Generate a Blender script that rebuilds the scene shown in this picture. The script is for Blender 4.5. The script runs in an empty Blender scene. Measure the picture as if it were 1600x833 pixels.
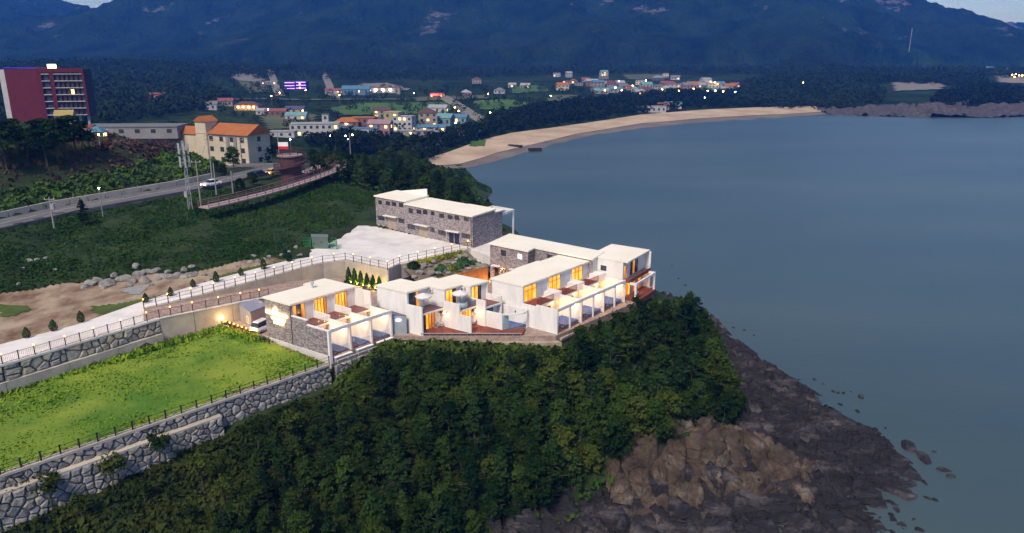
import bpy, bmesh, math, random
import numpy as np
from mathutils import Vector, Matrix

scene = bpy.context.scene
COL = scene.collection
R = random.Random(7)

# ---------------------------------------------------------------- camera, sky, sun, exposure
CAM_H, FPX, HORIZON = 53.0, 1180.0, 75.0
PITCH = math.atan((416.5 - HORIZON) / FPX)
cam = bpy.data.cameras.new('camera')
cam.sensor_width = 36.0
cam.lens = 36.0 * FPX / 1600.0
cam.clip_start = 1.0
cam.clip_end = 12000.0
cam_ob = bpy.data.objects.new('camera', cam)
cam_ob.location = (0, 0, CAM_H)
cam_ob.rotation_euler = (math.pi / 2 - PITCH, 0, 0)
COL.objects.link(cam_ob)
scene.camera = cam_ob

SUN_EL, SUN_AZ = math.radians(50), math.radians(205)     # azimuth clockwise from +Y: the glow comes from behind left
world = bpy.data.worlds.new('World')
scene.world = world
world.use_nodes = True
wn = world.node_tree
sky = wn.nodes.new('ShaderNodeTexSky')
sky.sky_type = 'NISHITA'
sky.sun_disc = False
sky.sun_elevation = SUN_EL
sky.sun_rotation = SUN_AZ
sky.altitude = 0
sky.air_density = 1.0
sky.dust_density = 0.8
sky.ozone_density = 3.0
bg = wn.nodes['Background']
bg.inputs['Strength'].default_value = 0.05
wn.links.new(sky.outputs[0], bg.inputs[0])

sun = bpy.data.lights.new('sun', 'SUN')
sun.energy = 1.5
sun.angle = math.radians(14)
sun.color = (1.0, 0.84, 0.64)
sun_ob = bpy.data.objects.new('sun', sun)
sd = Vector((math.sin(SUN_AZ) * math.cos(SUN_EL), math.cos(SUN_AZ) * math.cos(SUN_EL), math.sin(SUN_EL)))
sun_ob.rotation_euler = sd.to_track_quat('Z', 'Y').to_euler()
COL.objects.link(sun_ob)

scene.view_settings.view_transform = 'Standard'
scene.view_settings.look = 'None'
scene.view_settings.exposure = 1.55
scene.view_settings.gamma = 1.0
scene.view_settings.use_curve_mapping = False
scene.render.engine = 'CYCLES'
scene.cycles.use_denoising = True
scene.cycles.use_adaptive_sampling = True
scene.cycles.adaptive_threshold = 0.025
scene.cycles.max_bounces = 5
scene.cycles.diffuse_bounces = 2
scene.cycles.glossy_bounces = 2
scene.cycles.transmission_bounces = 3
scene.cycles.volume_bounces = 0
scene.cycles.transparent_max_bounces = 6
scene.cycles.sample_clamp_indirect = 4.0

# ---------------------------------------------------------------- measuring: a pixel of the survey picture to a point at height z
_C, _S = math.cos(PITCH), math.sin(PITCH)
def P(px, py, z=0.0):
    a = (px - 800) / FPX; b = (py - 416.5) / FPX
    t = (z - CAM_H) / (-_S - b * _C)
    return Vector((a * t, (_C - b * _S) * t, z))

# ---------------------------------------------------------------- numpy noise
def _hash(ix, iy, seed):
    n = (ix.astype(np.int64) * 374761393 + iy.astype(np.int64) * 668265263 + seed * 1274126177) & 0xffffffff
    n = ((n ^ (n >> 13)) * 1274126177) & 0xffffffff
    n = (n ^ (n >> 16)) & 0xffffffff
    return n / 4294967295.0
def vnoise(x, y, seed=0):
    xi = np.floor(x); yi = np.floor(y); fx = x - xi; fy = y - yi
    fx = fx * fx * (3 - 2 * fx); fy = fy * fy * (3 - 2 * fy)
    a = _hash(xi, yi, seed); b = _hash(xi + 1, yi, seed); c = _hash(xi, yi + 1, seed); d = _hash(xi + 1, yi + 1, seed)
    return (a * (1 - fx) + b * fx) * (1 - fy) + (c * (1 - fx) + d * fx) * fy
def fbm(x, y, seed=0, octv=4, gain=0.5, ridged=False):
    x = np.asarray(x, float); y = np.asarray(y, float)
    s = np.zeros_like(x); amp = 1.0; tot = 0
    for o in range(octv):
        n = vnoise(x * 2 ** o, y * 2 ** o, seed + o * 17)
        if ridged: n = 1 - np.abs(2 * n - 1)
        s += amp * n; tot += amp; amp *= gain
    return s / tot
def worley(x, y, seed=0):
    """distance to nearest and second nearest cell point, and the id of the nearest"""
    xi = np.floor(x); yi = np.floor(y)
    d1 = np.full(x.shape, 9.0); d2 = np.full(x.shape, 9.0); cid = np.zeros(x.shape)
    for dx in (-1, 0, 1):
        for dy in (-1, 0, 1):
            cx = xi + dx; cy = yi + dy
            px = cx + _hash(cx, cy, seed); py = cy + _hash(cx, cy, seed + 5)
            d = np.hypot(px - x, py - y); h = _hash(cx, cy, seed + 9)
            near = d < d1
            d2 = np.where(near, d1, np.minimum(d2, d)); cid = np.where(near, h, cid); d1 = np.where(near, d, d1)
    return d1, d2, cid

# ---------------------------------------------------------------- materials
MATS = {}
def N(nt, typ, **kw):
    n = nt.nodes.new(typ)
    for k, v in kw.items(): setattr(n, k, v)
    return n
def mat(name, col, rough=0.7, col2=None, scale=1.0, bump=0.0, bscale=None, detail=6, stretch=None, metal=0.0, spec=0.3, kind='noise', lo=0.35, hi=0.65, coords='pos'):
    """principled material: two colours mixed by noise / voronoi in world metres, plus bump"""
    if name in MATS: return MATS[name]
    m = bpy.data.materials.new(name); m.use_nodes = True
    nt = m.node_tree; bs = nt.nodes['Principled BSDF']
    bs.inputs['Roughness'].default_value = rough
    bs.inputs['Metallic'].default_value = metal
    bs.inputs['Specular IOR Level'].default_value = spec
    bs.inputs['Base Color'].default_value = (*col, 1)
    if col2 is not None or bump:
        if coords == 'pos':
            src = N(nt, 'ShaderNodeNewGeometry').outputs['Position']
        else:
            src = N(nt, 'ShaderNodeTexCoord').outputs['Object']
        mp = N(nt, 'ShaderNodeMapping')
        if stretch: mp.inputs['Scale'].default_value = stretch
        nt.links.new(src, mp.inputs[0])
    if col2 is not None:
        if kind == 'noise':
            tx = N(nt, 'ShaderNodeTexNoise'); tx.inputs['Scale'].default_value = scale; tx.inputs['Detail'].default_value = detail
            tx.inputs['Roughness'].default_value = 0.62
            fac = tx.outputs['Fac']
        else:
            tx = N(nt, 'ShaderNodeTexVoronoi'); tx.inputs['Scale'].default_value = scale
            sep = N(nt, 'ShaderNodeSeparateColor'); nt.links.new(tx.outputs['Color'], sep.inputs[0]); fac = sep.outputs[0]
        nt.links.new(mp.outputs[0], tx.inputs['Vector'])
        rp = N(nt, 'ShaderNodeValToRGB')
        rp.color_ramp.elements[0].position = lo; rp.color_ramp.elements[1].position = hi
        rp.color_ramp.elements[0].color = (*col, 1); rp.color_ramp.elements[1].color = (*col2, 1)
        nt.links.new(fac, rp.inputs[0]); nt.links.new(rp.outputs[0], bs.inputs['Base Color'])
    if bump:
        if kind == 'noise':
            bt = N(nt, 'ShaderNodeTexNoise'); bt.inputs['Scale'].default_value = bscale or scale * 4; bt.inputs['Detail'].default_value = 5
            h = bt.outputs['Fac']
        else:
            bt = N(nt, 'ShaderNodeTexVoronoi'); bt.feature = 'DISTANCE_TO_EDGE'; bt.inputs['Scale'].default_value = bscale or scale
            mm = N(nt, 'ShaderNodeMath', operation='MINIMUM'); mm.inputs[1].default_value = 0.05
            nt.links.new(bt.outputs['Distance'], mm.inputs[0]); h = mm.outputs[0]
        nt.links.new(mp.outputs[0], bt.inputs['Vector'])
        bn = N(nt, 'ShaderNodeBump'); bn.inputs['Strength'].default_value = min(1, bump); bn.inputs['Distance'].default_value = 0.15 if bump <= 1 else bump * 0.15
        nt.links.new(h, bn.inputs['Height']); nt.links.new(bn.outputs[0], bs.inputs['Normal'])
    MATS[name] = m
    return m
def glow(name, col, strength, col2=None, scale=1.0):
    if name in MATS: return MATS[name]
    m = bpy.data.materials.new(name); m.use_nodes = True
    nt = m.node_tree; bs = nt.nodes['Principled BSDF']
    bs.inputs['Base Color'].default_value = (*[c * 0.5 for c in col], 1)
    bs.inputs['Emission Color'].default_value = (*col, 1)
    bs.inputs['Emission Strength'].default_value = strength
    bs.inputs['Roughness'].default_value = 0.3
    if col2 is not None:
        g = N(nt, 'ShaderNodeNewGeometry'); tx = N(nt, 'ShaderNodeTexNoise'); tx.inputs['Scale'].default_value = scale
        mp = N(nt, 'ShaderNodeMapping'); mp.inputs['Scale'].default_value = (1, 1, 0.35)
        nt.links.new(g.outputs['Position'], mp.inputs[0]); nt.links.new(mp.outputs[0], tx.inputs['Vector'])
        rp = N(nt, 'ShaderNodeValToRGB'); rp.color_ramp.elements[0].position = .42; rp.color_ramp.elements[1].position = .6
        rp.color_ramp.elements[0].color = (*col, 1); rp.color_ramp.elements[1].color = (*col2, 1)
        nt.links.new(tx.outputs['Fac'], rp.inputs[0]); nt.links.new(rp.outputs[0], bs.inputs['Emission Color'])
    MATS[name] = m
    return m
def leafmat(name, c1, c2, scale=0.35, trans=0.25):
    """foliage: colour varies per tree and through the crown"""
    if name in MATS: return MATS[name]
    m = bpy.data.materials.new(name); m.use_nodes = True
    nt = m.node_tree; bs = nt.nodes['Principled BSDF']
    oi = N(nt, 'ShaderNodeObjectInfo'); g = N(nt, 'ShaderNodeNewGeometry')
    tx = N(nt, 'ShaderNodeTexNoise'); tx.inputs['Scale'].default_value = scale; tx.inputs['Detail'].default_value = 4
    nt.links.new(g.outputs['Position'], tx.inputs['Vector'])
    ad = N(nt, 'ShaderNodeMath', operation='ADD'); mu = N(nt, 'ShaderNodeMath', operation='MULTIPLY_ADD')
    mu.inputs[1].default_value = 0.5; mu.inputs[2].default_value = -0.25
    nt.links.new(oi.outputs['Random'], mu.inputs[0]); nt.links.new(mu.outputs[0], ad.inputs[0]); nt.links.new(tx.outputs['Fac'], ad.inputs[1])
    rp = N(nt, 'ShaderNodeValToRGB'); rp.color_ramp.elements[0].position = .3; rp.color_ramp.elements[1].position = .75
    rp.color_ramp.elements[0].color = (*c1, 1); rp.color_ramp.elements[1].color = (*c2, 1)
    nt.links.new(ad.outputs[0], rp.inputs[0]); nt.links.new(rp.outputs[0], bs.inputs['Base Color'])
    bs.inputs['Roughness'].default_value = 0.75; bs.inputs['Specular IOR Level'].default_value = 0.05
    MATS[name] = m
    return m
def glass(name, col, alpha=0.25, rough=0.05):
    if name in MATS: return MATS[name]
    m = bpy.data.materials.new(name); m.use_nodes = True
    bs = m.node_tree.nodes['Principled BSDF']
    bs.inputs['Base Color'].default_value = (*col, 1); bs.inputs['Roughness'].default_value = rough; bs.inputs['Alpha'].default_value = alpha
    MATS[name] = m
    return m

# ---------------------------------------------------------------- mesh building
class MB:
    def __init__(s): s.v = []; s.f = []
    def add(s, vs, fs):
        n = len(s.v); s.v += [tuple(v) for v in vs]; s.f += [tuple(i + n for i in f) for f in fs]; return s
    def hexa(s, p):      # 8 corners: bottom ring 0-3, top ring 4-7
        return s.add(p, [(0, 3, 2, 1), (4, 5, 6, 7), (0, 1, 5, 4), (1, 2, 6, 5), (2, 3, 7, 6), (3, 0, 4, 7)])
    def box(s, x0, x1, y0, y1, z0, z1):
        return s.hexa([(x0, y0, z0), (x1, y0, z0), (x1, y1, z0), (x0, y1, z0), (x0, y0, z1), (x1, y0, z1), (x1, y1, z1), (x0, y1, z1)])
    def prism(s, poly, z0, z1):     # poly: (x,y) counter-clockwise; z1 may be a list
        n = len(poly); area = sum(poly[i][0] * poly[(i + 1) % n][1] - poly[(i + 1) % n][0] * poly[i][1] for i in range(n))
        zt = z1 if isinstance(z1, (list, tuple)) else [z1] * n
        zb = z0 if isinstance(z0, (list, tuple)) else [z0] * n
        idx = list(range(n)) if area > 0 else list(range(n))[::-1]
        vs = [(poly[i][0], poly[i][1], zb[i]) for i in idx] + [(poly[i][0], poly[i][1], zt[i]) for i in idx]
        return s.add(vs, [tuple(range(n))[::-1], tuple(range(n, 2 * n))] + [(i, (i + 1) % n, n + (i + 1) % n, n + i) for i in range(n)])
    def tube(s, a, b, r0, r1=None, n=6, cap=True):
        a = Vector(a); b = Vector(b); r1 = r0 if r1 is None else r1
        d = (b - a).normalized(); t = Vector((0, 0, 1)) if abs(d.z) < 0.9 else Vector((1, 0, 0))
        x = d.cross(t).normalized(); y = d.cross(x)
        vs = []
        for c, r in ((a, r0), (b, r1)):
            for k in range(n):
                an = 2 * math.pi * k / n; vs.append(c + x * (r * math.cos(an)) + y * (r * math.sin(an)))
        fs = [(k, k + n, (k + 1) % n + n, (k + 1) % n) for k in range(n)]
        if cap: fs += [tuple(range(n)), tuple(range(n, 2 * n))[::-1]]
        return s.add(vs, fs)
    def path(s, pts, r, n=5):
        for a, b in zip(pts, pts[1:]): s.tube(a, b, r, r, n)
        return s
    def ball(s, c, r, n=8, m=5, sq=1.0):
        vs = [(c[0], c[1], c[2] + r * sq)]
        for j in range(1, m):
            t = math.pi * j / m
            for k in range(n):
                p = 2 * math.pi * k / n; vs.append((c[0] + r * math.sin(t) * math.cos(p), c[1] + r * math.sin(t) * math.sin(p), c[2] + r * sq * math.cos(t)))
        vs.append((c[0], c[1], c[2] - r * sq)); fs = []
        for k in range(n): fs.append((0, 1 + k, 1 + (k + 1) % n))
        for j in range(m - 2):
            for k in range(n):
                a = 1 + j * n + k; b = 1 + j * n + (k + 1) % n; fs.append((a, a + n, b + n, b))
        last = len(vs) - 1; o = 1 + (m - 2) * n
        for k in range(n): fs.append((o + k, last, o + (k + 1) % n))
        return s.add(vs, fs)
    def lathe(s, c, prof, n=10):     # prof: (r, z) from bottom up
        vs = []
        for r, z in prof:
            for k in range(n):
                a = 2 * math.pi * k / n; vs.append((c[0] + r * math.cos(a), c[1] + r * math.sin(a), c[2] + z))
        fs = []
        for j in range(len(prof) - 1):
            for k in range(n):
                a = j * n + k; b = j * n + (k + 1) % n; fs.append((a, b, b + n, a + n))
        fs += [tuple(range(n))[::-1], tuple(range((len(prof) - 1) * n, len(prof) * n))]
        return s.add(vs, fs)
    def build(s, name, m=None, parent=None, smooth=False):
        o = Vector((0, 0, 0))
        if parent is not None:
            q = parent
            while q is not None: o += q.location; q = q.parent
        me = bpy.data.meshes.new(name)
        me.from_pydata([(v[0] - o.x, v[1] - o.y, v[2] - o.z) for v in s.v], [], s.f)
        if m: me.materials.append(m)
        if smooth: me.polygons.foreach_set('use_smooth', [True] * len(me.polygons))
        ob = bpy.data.objects.new(name, me); COL.objects.link(ob)
        if parent is not None: ob.parent = parent
        return ob
def tag(o, label, cat, group=None, kind=None):
    if label: o['label'] = label
    if cat: o['category'] = cat
    if group: o['group'] = group
    if kind: o['kind'] = kind
    return o
def thing(name, label, cat, loc=(0, 0, 0), group=None):
    o = bpy.data.objects.new(name, None); o.location = loc; o.empty_display_size = 0.3; COL.objects.link(o)
    return tag(o, label, cat, group)
def arrmesh(name, verts, faces, m=None, parent=None, smooth=False):
    me = bpy.data.meshes.new(name)
    verts = np.asarray(verts, np.float32); faces = np.asarray(faces, np.int32); k = faces.shape[1]
    me.vertices.add(len(verts)); me.vertices.foreach_set('co', verts.ravel())
    me.loops.add(faces.size); me.loops.foreach_set('vertex_index', faces.ravel())
    me.polygons.add(len(faces)); me.polygons.foreach_set('loop_start', np.arange(0, faces.size, k, dtype=np.int32))
    me.polygons.foreach_set('loop_total', np.full(len(faces), k, np.int32))
    if smooth: me.polygons.foreach_set('use_smooth', np.ones(len(faces), bool))
    if m: me.materials.append(m)
    me.update(calc_edges=True); me.validate()
    ob = bpy.data.objects.new(name, me); COL.objects.link(ob)
    if parent is not None: ob.parent = parent
    return ob
def structure(o, kind='structure'):
    o['kind'] = kind; return o
def point_light(parent, loc, watts, col=(1, 0.62, 0.25), r=0.08):
    l = bpy.data.lights.new('bulb_light', 'POINT'); l.energy = watts; l.color = col; l.shadow_soft_size = r
    ob = bpy.data.objects.new('bulb_light', l); COL.objects.link(ob)
    o = Vector((0, 0, 0)); q = parent
    while q is not None: o += q.location; q = q.parent
    ob.parent = parent; ob.location = Vector(loc) - o
    return ob
def copy_tree(o, parent=None):
    c = o.copy(); COL.objects.link(c); c.parent = parent
    for ch in o.children: copy_tree(ch, c)
    return c
class Frame:
    """plan axes of a building: a along the row, b towards its front"""
    def __init__(s, O, u, v):
        s.O = Vector((*O, 0)); s.u = Vector((*u, 0)).normalized(); s.v = Vector((*v, 0)).normalized()
    def p(s, a, b, z): q = s.O + s.u * a + s.v * b; return (q.x, q.y, z)
    def box(s, mb, a0, a1, b0, b1, z0, z1):
        return mb.hexa([s.p(a0, b1, z0), s.p(a1, b1, z0), s.p(a1, b0, z0), s.p(a0, b0, z0), s.p(a0, b1, z1), s.p(a1, b1, z1), s.p(a1, b0, z1), s.p(a0, b0, z1)])
    def profile(s, mb, a0, a1, prof):       # (b, z) polygon extruded along a
        n = len(prof)
        vs = [s.p(a0, b, z) for b, z in prof] + [s.p(a1, b, z) for b, z in prof]
        return mb.add(vs, [tuple(range(n)), tuple(range(n, 2 * n))[::-1]] + [(i, i + n, (i + 1) % n + n, (i + 1) % n) for i in range(n)])
def inside(px, py, poly):
    px = np.asarray(px, float); py = np.asarray(py, float); r = np.zeros(px.shape, bool); n = len(poly)
    for i in range(n):
        x0, y0 = poly[i][:2]; x1, y1 = poly[(i + 1) % n][:2]
        if y0 == y1: continue
        c = ((y0 > py) != (y1 > py)) & (px < (x1 - x0) * (py - y0) / (y1 - y0) + x0)
        r ^= c
    return r
def polydist(px, py, line):
    px = np.asarray(px, float); py = np.asarray(py, float); d = np.full(px.shape, 1e9)
    for (x0, y0), (x1, y1) in zip(line, line[1:]):
        dx, dy = x1 - x0, y1 - y0; t = np.clip(((px - x0) * dx + (py - y0) * dy) / (dx * dx + dy * dy + 1e-9), 0, 1)
        d = np.minimum(d, np.hypot(px - x0 - t * dx, py - y0 - t * dy))
    return d
# ---------------------------------------------------------------- land heights
CTRL = np.array([
 # plateau of the villas
 (-28,104,12.6),(-15,108,12.6),(-5,112,12.6),(5,115,12.5),(15,122,12.5),(5,130,13),(0,125,13),(12,132,12.5),(-15,118,13),(-25,118,13),(-33,113,13),(-40,106,12.7),
 (-20,97,11.5),(-13,99,11.9),(-5,98.8,11.6),(3,99,11.2),(8,99.5,10.8),(15,108,10.7),(20,114,10.8),(26,121,10.6),(29,128,9.5),(27,136,9),(20,140,10),(10,145,11.5),(0,152,13),
 # foot of the lower wall and the wooded slope
 (-22,91,9.6),(-30,83,9.6),(-36,77,8.7),(-42.5,70.5,8.0),(-49,63.5,7.5),(-60,52,7.2),(-70,42,7.2),
 (-40,64,5.9),(-30,73,6.4),(-22,80,6.6),(-15,88,7.5),(-48,55,5.6),(-30,60,4.0),(-20,66,4.0),(-40,50,4.6),(-8,70,3.6),(2,74,2.8),(-8,88,7.5),(0,92,8.6),(-8,78,3.8),(2,80,4.2),(10,84,4.6),(8,92,7.5),
 (18,92,5.8),(16,100,8.6),(24,98,5.6),(24,108,8),(30,106,5.4),(30,116,7),(34,112,4.4),(35,124,5),(36,135,3.5),(34,145,3.5),
 # shore
 (39.4,130,.6),(43,122,.3),(47.5,114,0),(49.7,101,0),(52.7,95,0),(51.9,86.6,0),(46.7,82,0),(43.4,76,0),(41,66,0),(20,66,0),(4,64,0),(-14,56,0),(-34,42,0),
 (40,110,2.2),(40,98,2.6),(42,88,1.7),(32,84,2.3),(22,75,1.0),(36,76,1.0),(10,73,1.0),(16,78.4,1.3),(22,78.8,1.4),(28,79.6,1.5),(34,82,1.7),(12.5,81.5,4.6),(18,84,5.6),(24,84.6,5.4),(29,86.6,4.9),(33,100,3.8),(30,92,3.6),
 (60,110,-4),(62,90,-4),(54,72,-3),(30,55,-4),(0,52,-4),(-25,45,-3),(52,130,-4),(46,150,-4),(80,100,-8),
 (36,150,0),(28,172,0),(12,192,0),(2,208,0),(-5,235,0),(-10,270,0),(-15,310,0),(-22,345,0),(52,170,-4),(30,195,-4),(16,220,-4),(10,250,-4),(8,300,-4),(20,360,-4),
 (20,150,8),(15,165,7),(2,170,11),(-4,160,14.5),(-5,190,8),(-12,215,8),(-18,250,6),(-20,290,4),
 # parking terrace and dirt strip
 (-30,142,16.2),(-20,135,16.0),(-12,145,16.2),(-36,155,16.5),(-30,165,17.5),(-20,168,16),(-20,121,13),(-10,131,13.2),
 (-45,128,16.3),(-55,115,16.2),(-62,105,16.1),(-70,95,16.1),(-68,117,16.4),(-54,122,16.4),(-44,131,16.4),(-80,85,16.1),(-75,105,16.4),(-95,85,16.3),
 # bank up to the public road
 (-75,112,17),(-60,128,17.5),(-45,140,17.5),(-38,150,17.8),(-88,126,22.6),(-84,139,22.7),(-69,162,22.6),(-62,172,22.2),(-55,178,21.5),(-45,185,20.5),(-100,105,22.5),
 (-75,130,20.3),(-60,148,20.3),(-45,165,19.5),(-35,175,18.5),(-28,185,16),
 (-91,131,23),(-87,143,23),(-72,166,23),(-65,189,23),(-60,200,22.8),(-105,108,23),
 # hill above the road
 (-99,141,27),(-95,154,27),(-84,174,26.4),(-77,191,24),(-106,150,31),(-100,165,33),(-90,178,30),(-115,160,35),(-115,185,35.5),(-105,195,33),(-130,140,34),(-150,170,36),(-120,215,30),(-140,220,32),
 (-160,260,24),(-120,260,20),(-95,235,19),(-85,215,18),(-75,216,17.5),(-200,330,15),(-160,330,14),(-110,330,9),(-220,250,28),(-260,340,16),
 (-40,215,14),(-50,240,14),(-30,235,11),(-35,280,8),(-60,290,9),(-45,340,4),(-80,380,6),(-60,420,4),
 # beach and valley
 (-45.5,358,2),(-15,451,2),(0,479,2),(44,529,2),(101,606,2),(164,658,2),(286,702,2),(0,388,0),(39,469,0),(89,531,0),(144,574,0),(202,606,0),
 (-60,470,4),(-110,433,4.5),(0,560,4),(80,650,4),(150,720,4),(250,780,4),
 (72,872,8),(134,820,7),(252,872,8),(-245,872,8),(-144,754,7),(0,750,6),(-300,600,10),(-400,700,16),(-200,500,8),(0,1000,10),(300,1000,12),(-300,1000,14),(500,1000,14),(800,900,12),(-500,1000,30),(-400,400,18),
 (262,643,0),(300,628,0),(345,615,0),(420,628,0),(500,623,0),(600,636,0),(750,640,0),(310,690,5),(345,655,7),(420,680,9),(420,760,7),(560,680,9),(650,800,6),(380,700,4),(470,720,3),
 (100,450,-5),(200,520,-5),(300,560,-5),(450,560,-6),(650,540,-6),(50,400,-4),(100,300,-8),(300,300,-10),(600,300,-10),(900,500,-10),(100,200,-8),(300,100,-12),
 (0,1600,15),(-900,1600,30),(900,1600,15),(0,3500,20),(-2500,3500,30),(2500,3500,20),(2000,900,0),(2000,0,-12),(-1500,300,20),(-600,0,16),(0,-100,-10),
], float)
RD = [(-106,103),(-96,119),(-90.5,130),(-86.3,142.8),(-79,155),(-72.2,166.6),(-68,177),(-65,188),(-61.5,200),(-62,212),(-70,224),(-86,232)]
for _i in range(1, 8):
    _d = Vector(RD[_i + 1]) - Vector(RD[_i - 1]); _n = Vector((-_d.y, _d.x)).normalized(); _p = Vector(RD[_i])
    CTRL = np.vstack([CTRL, [(_p.x + _n.x * 3.4, _p.y + _n.y * 3.4, 22.8), (_p.x + _n.x * 4.6, _p.y + _n.y * 4.6, 23.9), (_p.x - _n.x * 3.4, _p.y - _n.y * 3.4, 22.7)]])
def _rbf():
    n = len(CTRL); p = CTRL[:, :2]
    d = np.hypot(p[:, None, 0] - p[None, :, 0], p[:, None, 1] - p[None, :, 1])
    A = np.zeros((n + 1, n + 1)); A[:n, :n] = -d + np.eye(n) * 0.02; A[:n, n] = 1; A[n, :n] = 1
    return np.linalg.solve(A, np.append(CTRL[:, 2], 0))
RBF_W = _rbf()
def _pt(px, d, py): return ((px - 800) / FPX * d, d, CAM_H + (HORIZON - py) / FPX * d)
RIDGES = [
 [_pt(-350,2600,-30), _pt(-60,2700,-18), _pt(60,2700,-8), _pt(125,2700,26), _pt(170,2700,27), _pt(210,2750,18), _pt(270,2750,27), _pt(330,2650,-12), _pt(430,2500,-45), _pt(700,2400,-60), _pt(1000,2400,-60), _pt(1200,2500,-45), _pt(1290,2700,-14), _pt(1345,2750,28), _pt(1395,2800,50), _pt(1440,2800,47), _pt(1560,2800,35), _pt(1610,2800,42), _pt(1750,2800,10), _pt(2100,2800,0)],
 [_pt(430,2500,-40), _pt(370,2050,20), _pt(300,1700,60), _pt(230,1400,92)],
 [_pt(700,2400,-50), _pt(680,1900,18), _pt(640,1500,78), _pt(620,1250,112)],
 [_pt(950,2400,-50), _pt(900,1900,25), _pt(900,1500,85)],
 [_pt(1150,2450,-45), _pt(1190,1950,30), _pt(1230,1550,75), _pt(1260,1200,108)],
 [_pt(1150,2450,-45), _pt(1080,1950,35), _pt(1060,1600,82)],
 [_pt(1500,2800,48), _pt(1540,2200,75), _pt(1480,1700,92)],
 [_pt(60,2700,-5), _pt(30,2100,45), _pt(80,1600,88)],
 [_pt(-200,2300,-20), _pt(-120,1700,60), _pt(-100,1200,110)],
]
def land_z(x, y):
    x = np.asarray(x, float); y = np.asarray(y, float); sh = x.shape
    x = x.ravel(); y = y.ravel(); out = np.full(x.shape, RBF_W[-1])
    for i in range(0, len(x), 20000):
        xs = x[i:i + 20000]; ys = y[i:i + 20000]
        d = np.hypot(xs[:, None] - CTRL[None, :, 0], ys[:, None] - CTRL[None, :, 1])
        out[i:i + 20000] += (-d) @ RBF_W[:-1]
    far = y > 900
    if far.any():
        xs = x[far]; ys = y[far]; base = out[far]; m = np.full(xs.shape, -1e3)
        wx = xs + (fbm(xs / 160, ys / 160, 3) - .5) * 150; wy = ys + (fbm(xs / 160, ys / 160, 8) - .5) * 150
        for rd in RIDGES:
            for (x0, y0, z0), (x1, y1, z1) in zip(rd, rd[1:]):
                dx, dy = x1 - x0, y1 - y0; t = np.clip(((wx - x0) * dx + (wy - y0) * dy) / (dx * dx + dy * dy), 0, 1)
                dd = np.hypot(wx - x0 - t * dx, wy - y0 - t * dy)
                m = np.maximum(m, z0 + t * (z1 - z0) - 0.42 * dd + 0.00012 * dd * dd * (dd < 900))
        up = np.clip((m - base) / 60, 0, 1)
        m = m + up * ((fbm(xs / 220, ys / 220, 11, 5, .5, True) - .55) * 105 + (fbm(xs / 45, ys / 45, 31, 3) - .5) * 22)
        k = 25.0
        h = np.clip(.5 + .5 * (m - base) / k, 0, 1)
        out[far] = base * (1 - h) + m * h + k * h * (1 - h)
    return out.reshape(sh)
def lz(x, y): return float(land_z(np.array([x]), np.array([y]))[0])

LAWN = [(-62.5,84.4),(-46.6,102.9),(-43.8,106.6),(-34.8,101.0),(-24.4,92.6),(-50.1,65.3),(-76,38.3),(-96,47)]
ROAD = [(-95,45),(-78.5,62),(-61.7,84.2),(-57.4,90.1),(-51.2,98.6),(-53.7,104.1),(-48.9,109.4),(-41.9,118.0),(-36.5,125.4),(-33.5,128.6),(-29.9,130.5),(-21.4,124.6),(-19.8,128.2),(-8.2,139.0),(-7.2,139.7),(-29.1,157.6),(-33,159),(-33.6,154),(-35,146),(-38.2,138),(-37,133),(-40.2,131.0),(-49.5,118.7),(-55.6,108.2),(-60.1,98.0),(-66,90.7),(-84,68),(-101,50)]
YARD = [(-43.8,106.6),(-40.0,110.6),(-36.4,115.0),(-33.2,121.0),(-29.9,127.8),(-21.6,123.0),(-18,125.6),(-4.0,131.2),(1.8,138.8),(18,129.5),(20.4,131.6),(25.0,126.6),(19.6,116.6),(6.4,102.3),(2.5,102.1),(-13.6,102.1),(-17.5,102.6),(-24.4,94.2),(-35.2,101.6)]
DIRT = [(-98,52),(-83,69),(-66.5,91),(-60.6,98.2),(-56,108.4),(-49.8,119),(-41,131),(-44,132.2),(-54,122.6),(-69,116.6),(-83,103),(-100,84)]
def shrink_mask(x, y, poly, d):
    ins = inside(x, y, poly); dd = polydist(x, y, [p for p in poly] + [poly[0]])
    return ins & (dd > d)

def grid_faces(nx, ny, keep=None):
    i = np.arange(nx * ny).reshape(ny, nx)
    f = np.stack([i[:-1, :-1], i[:-1, 1:], i[1:, 1:], i[1:, :-1]], -1).reshape(-1, 4)
    if keep is not None: f = f[keep.ravel()[f].all(1)]
    return f
def trim(v, f):
    used = np.unique(f); mp = np.full(len(v), -1); mp[used] = np.arange(len(used)); return v[used], mp[f]

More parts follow.
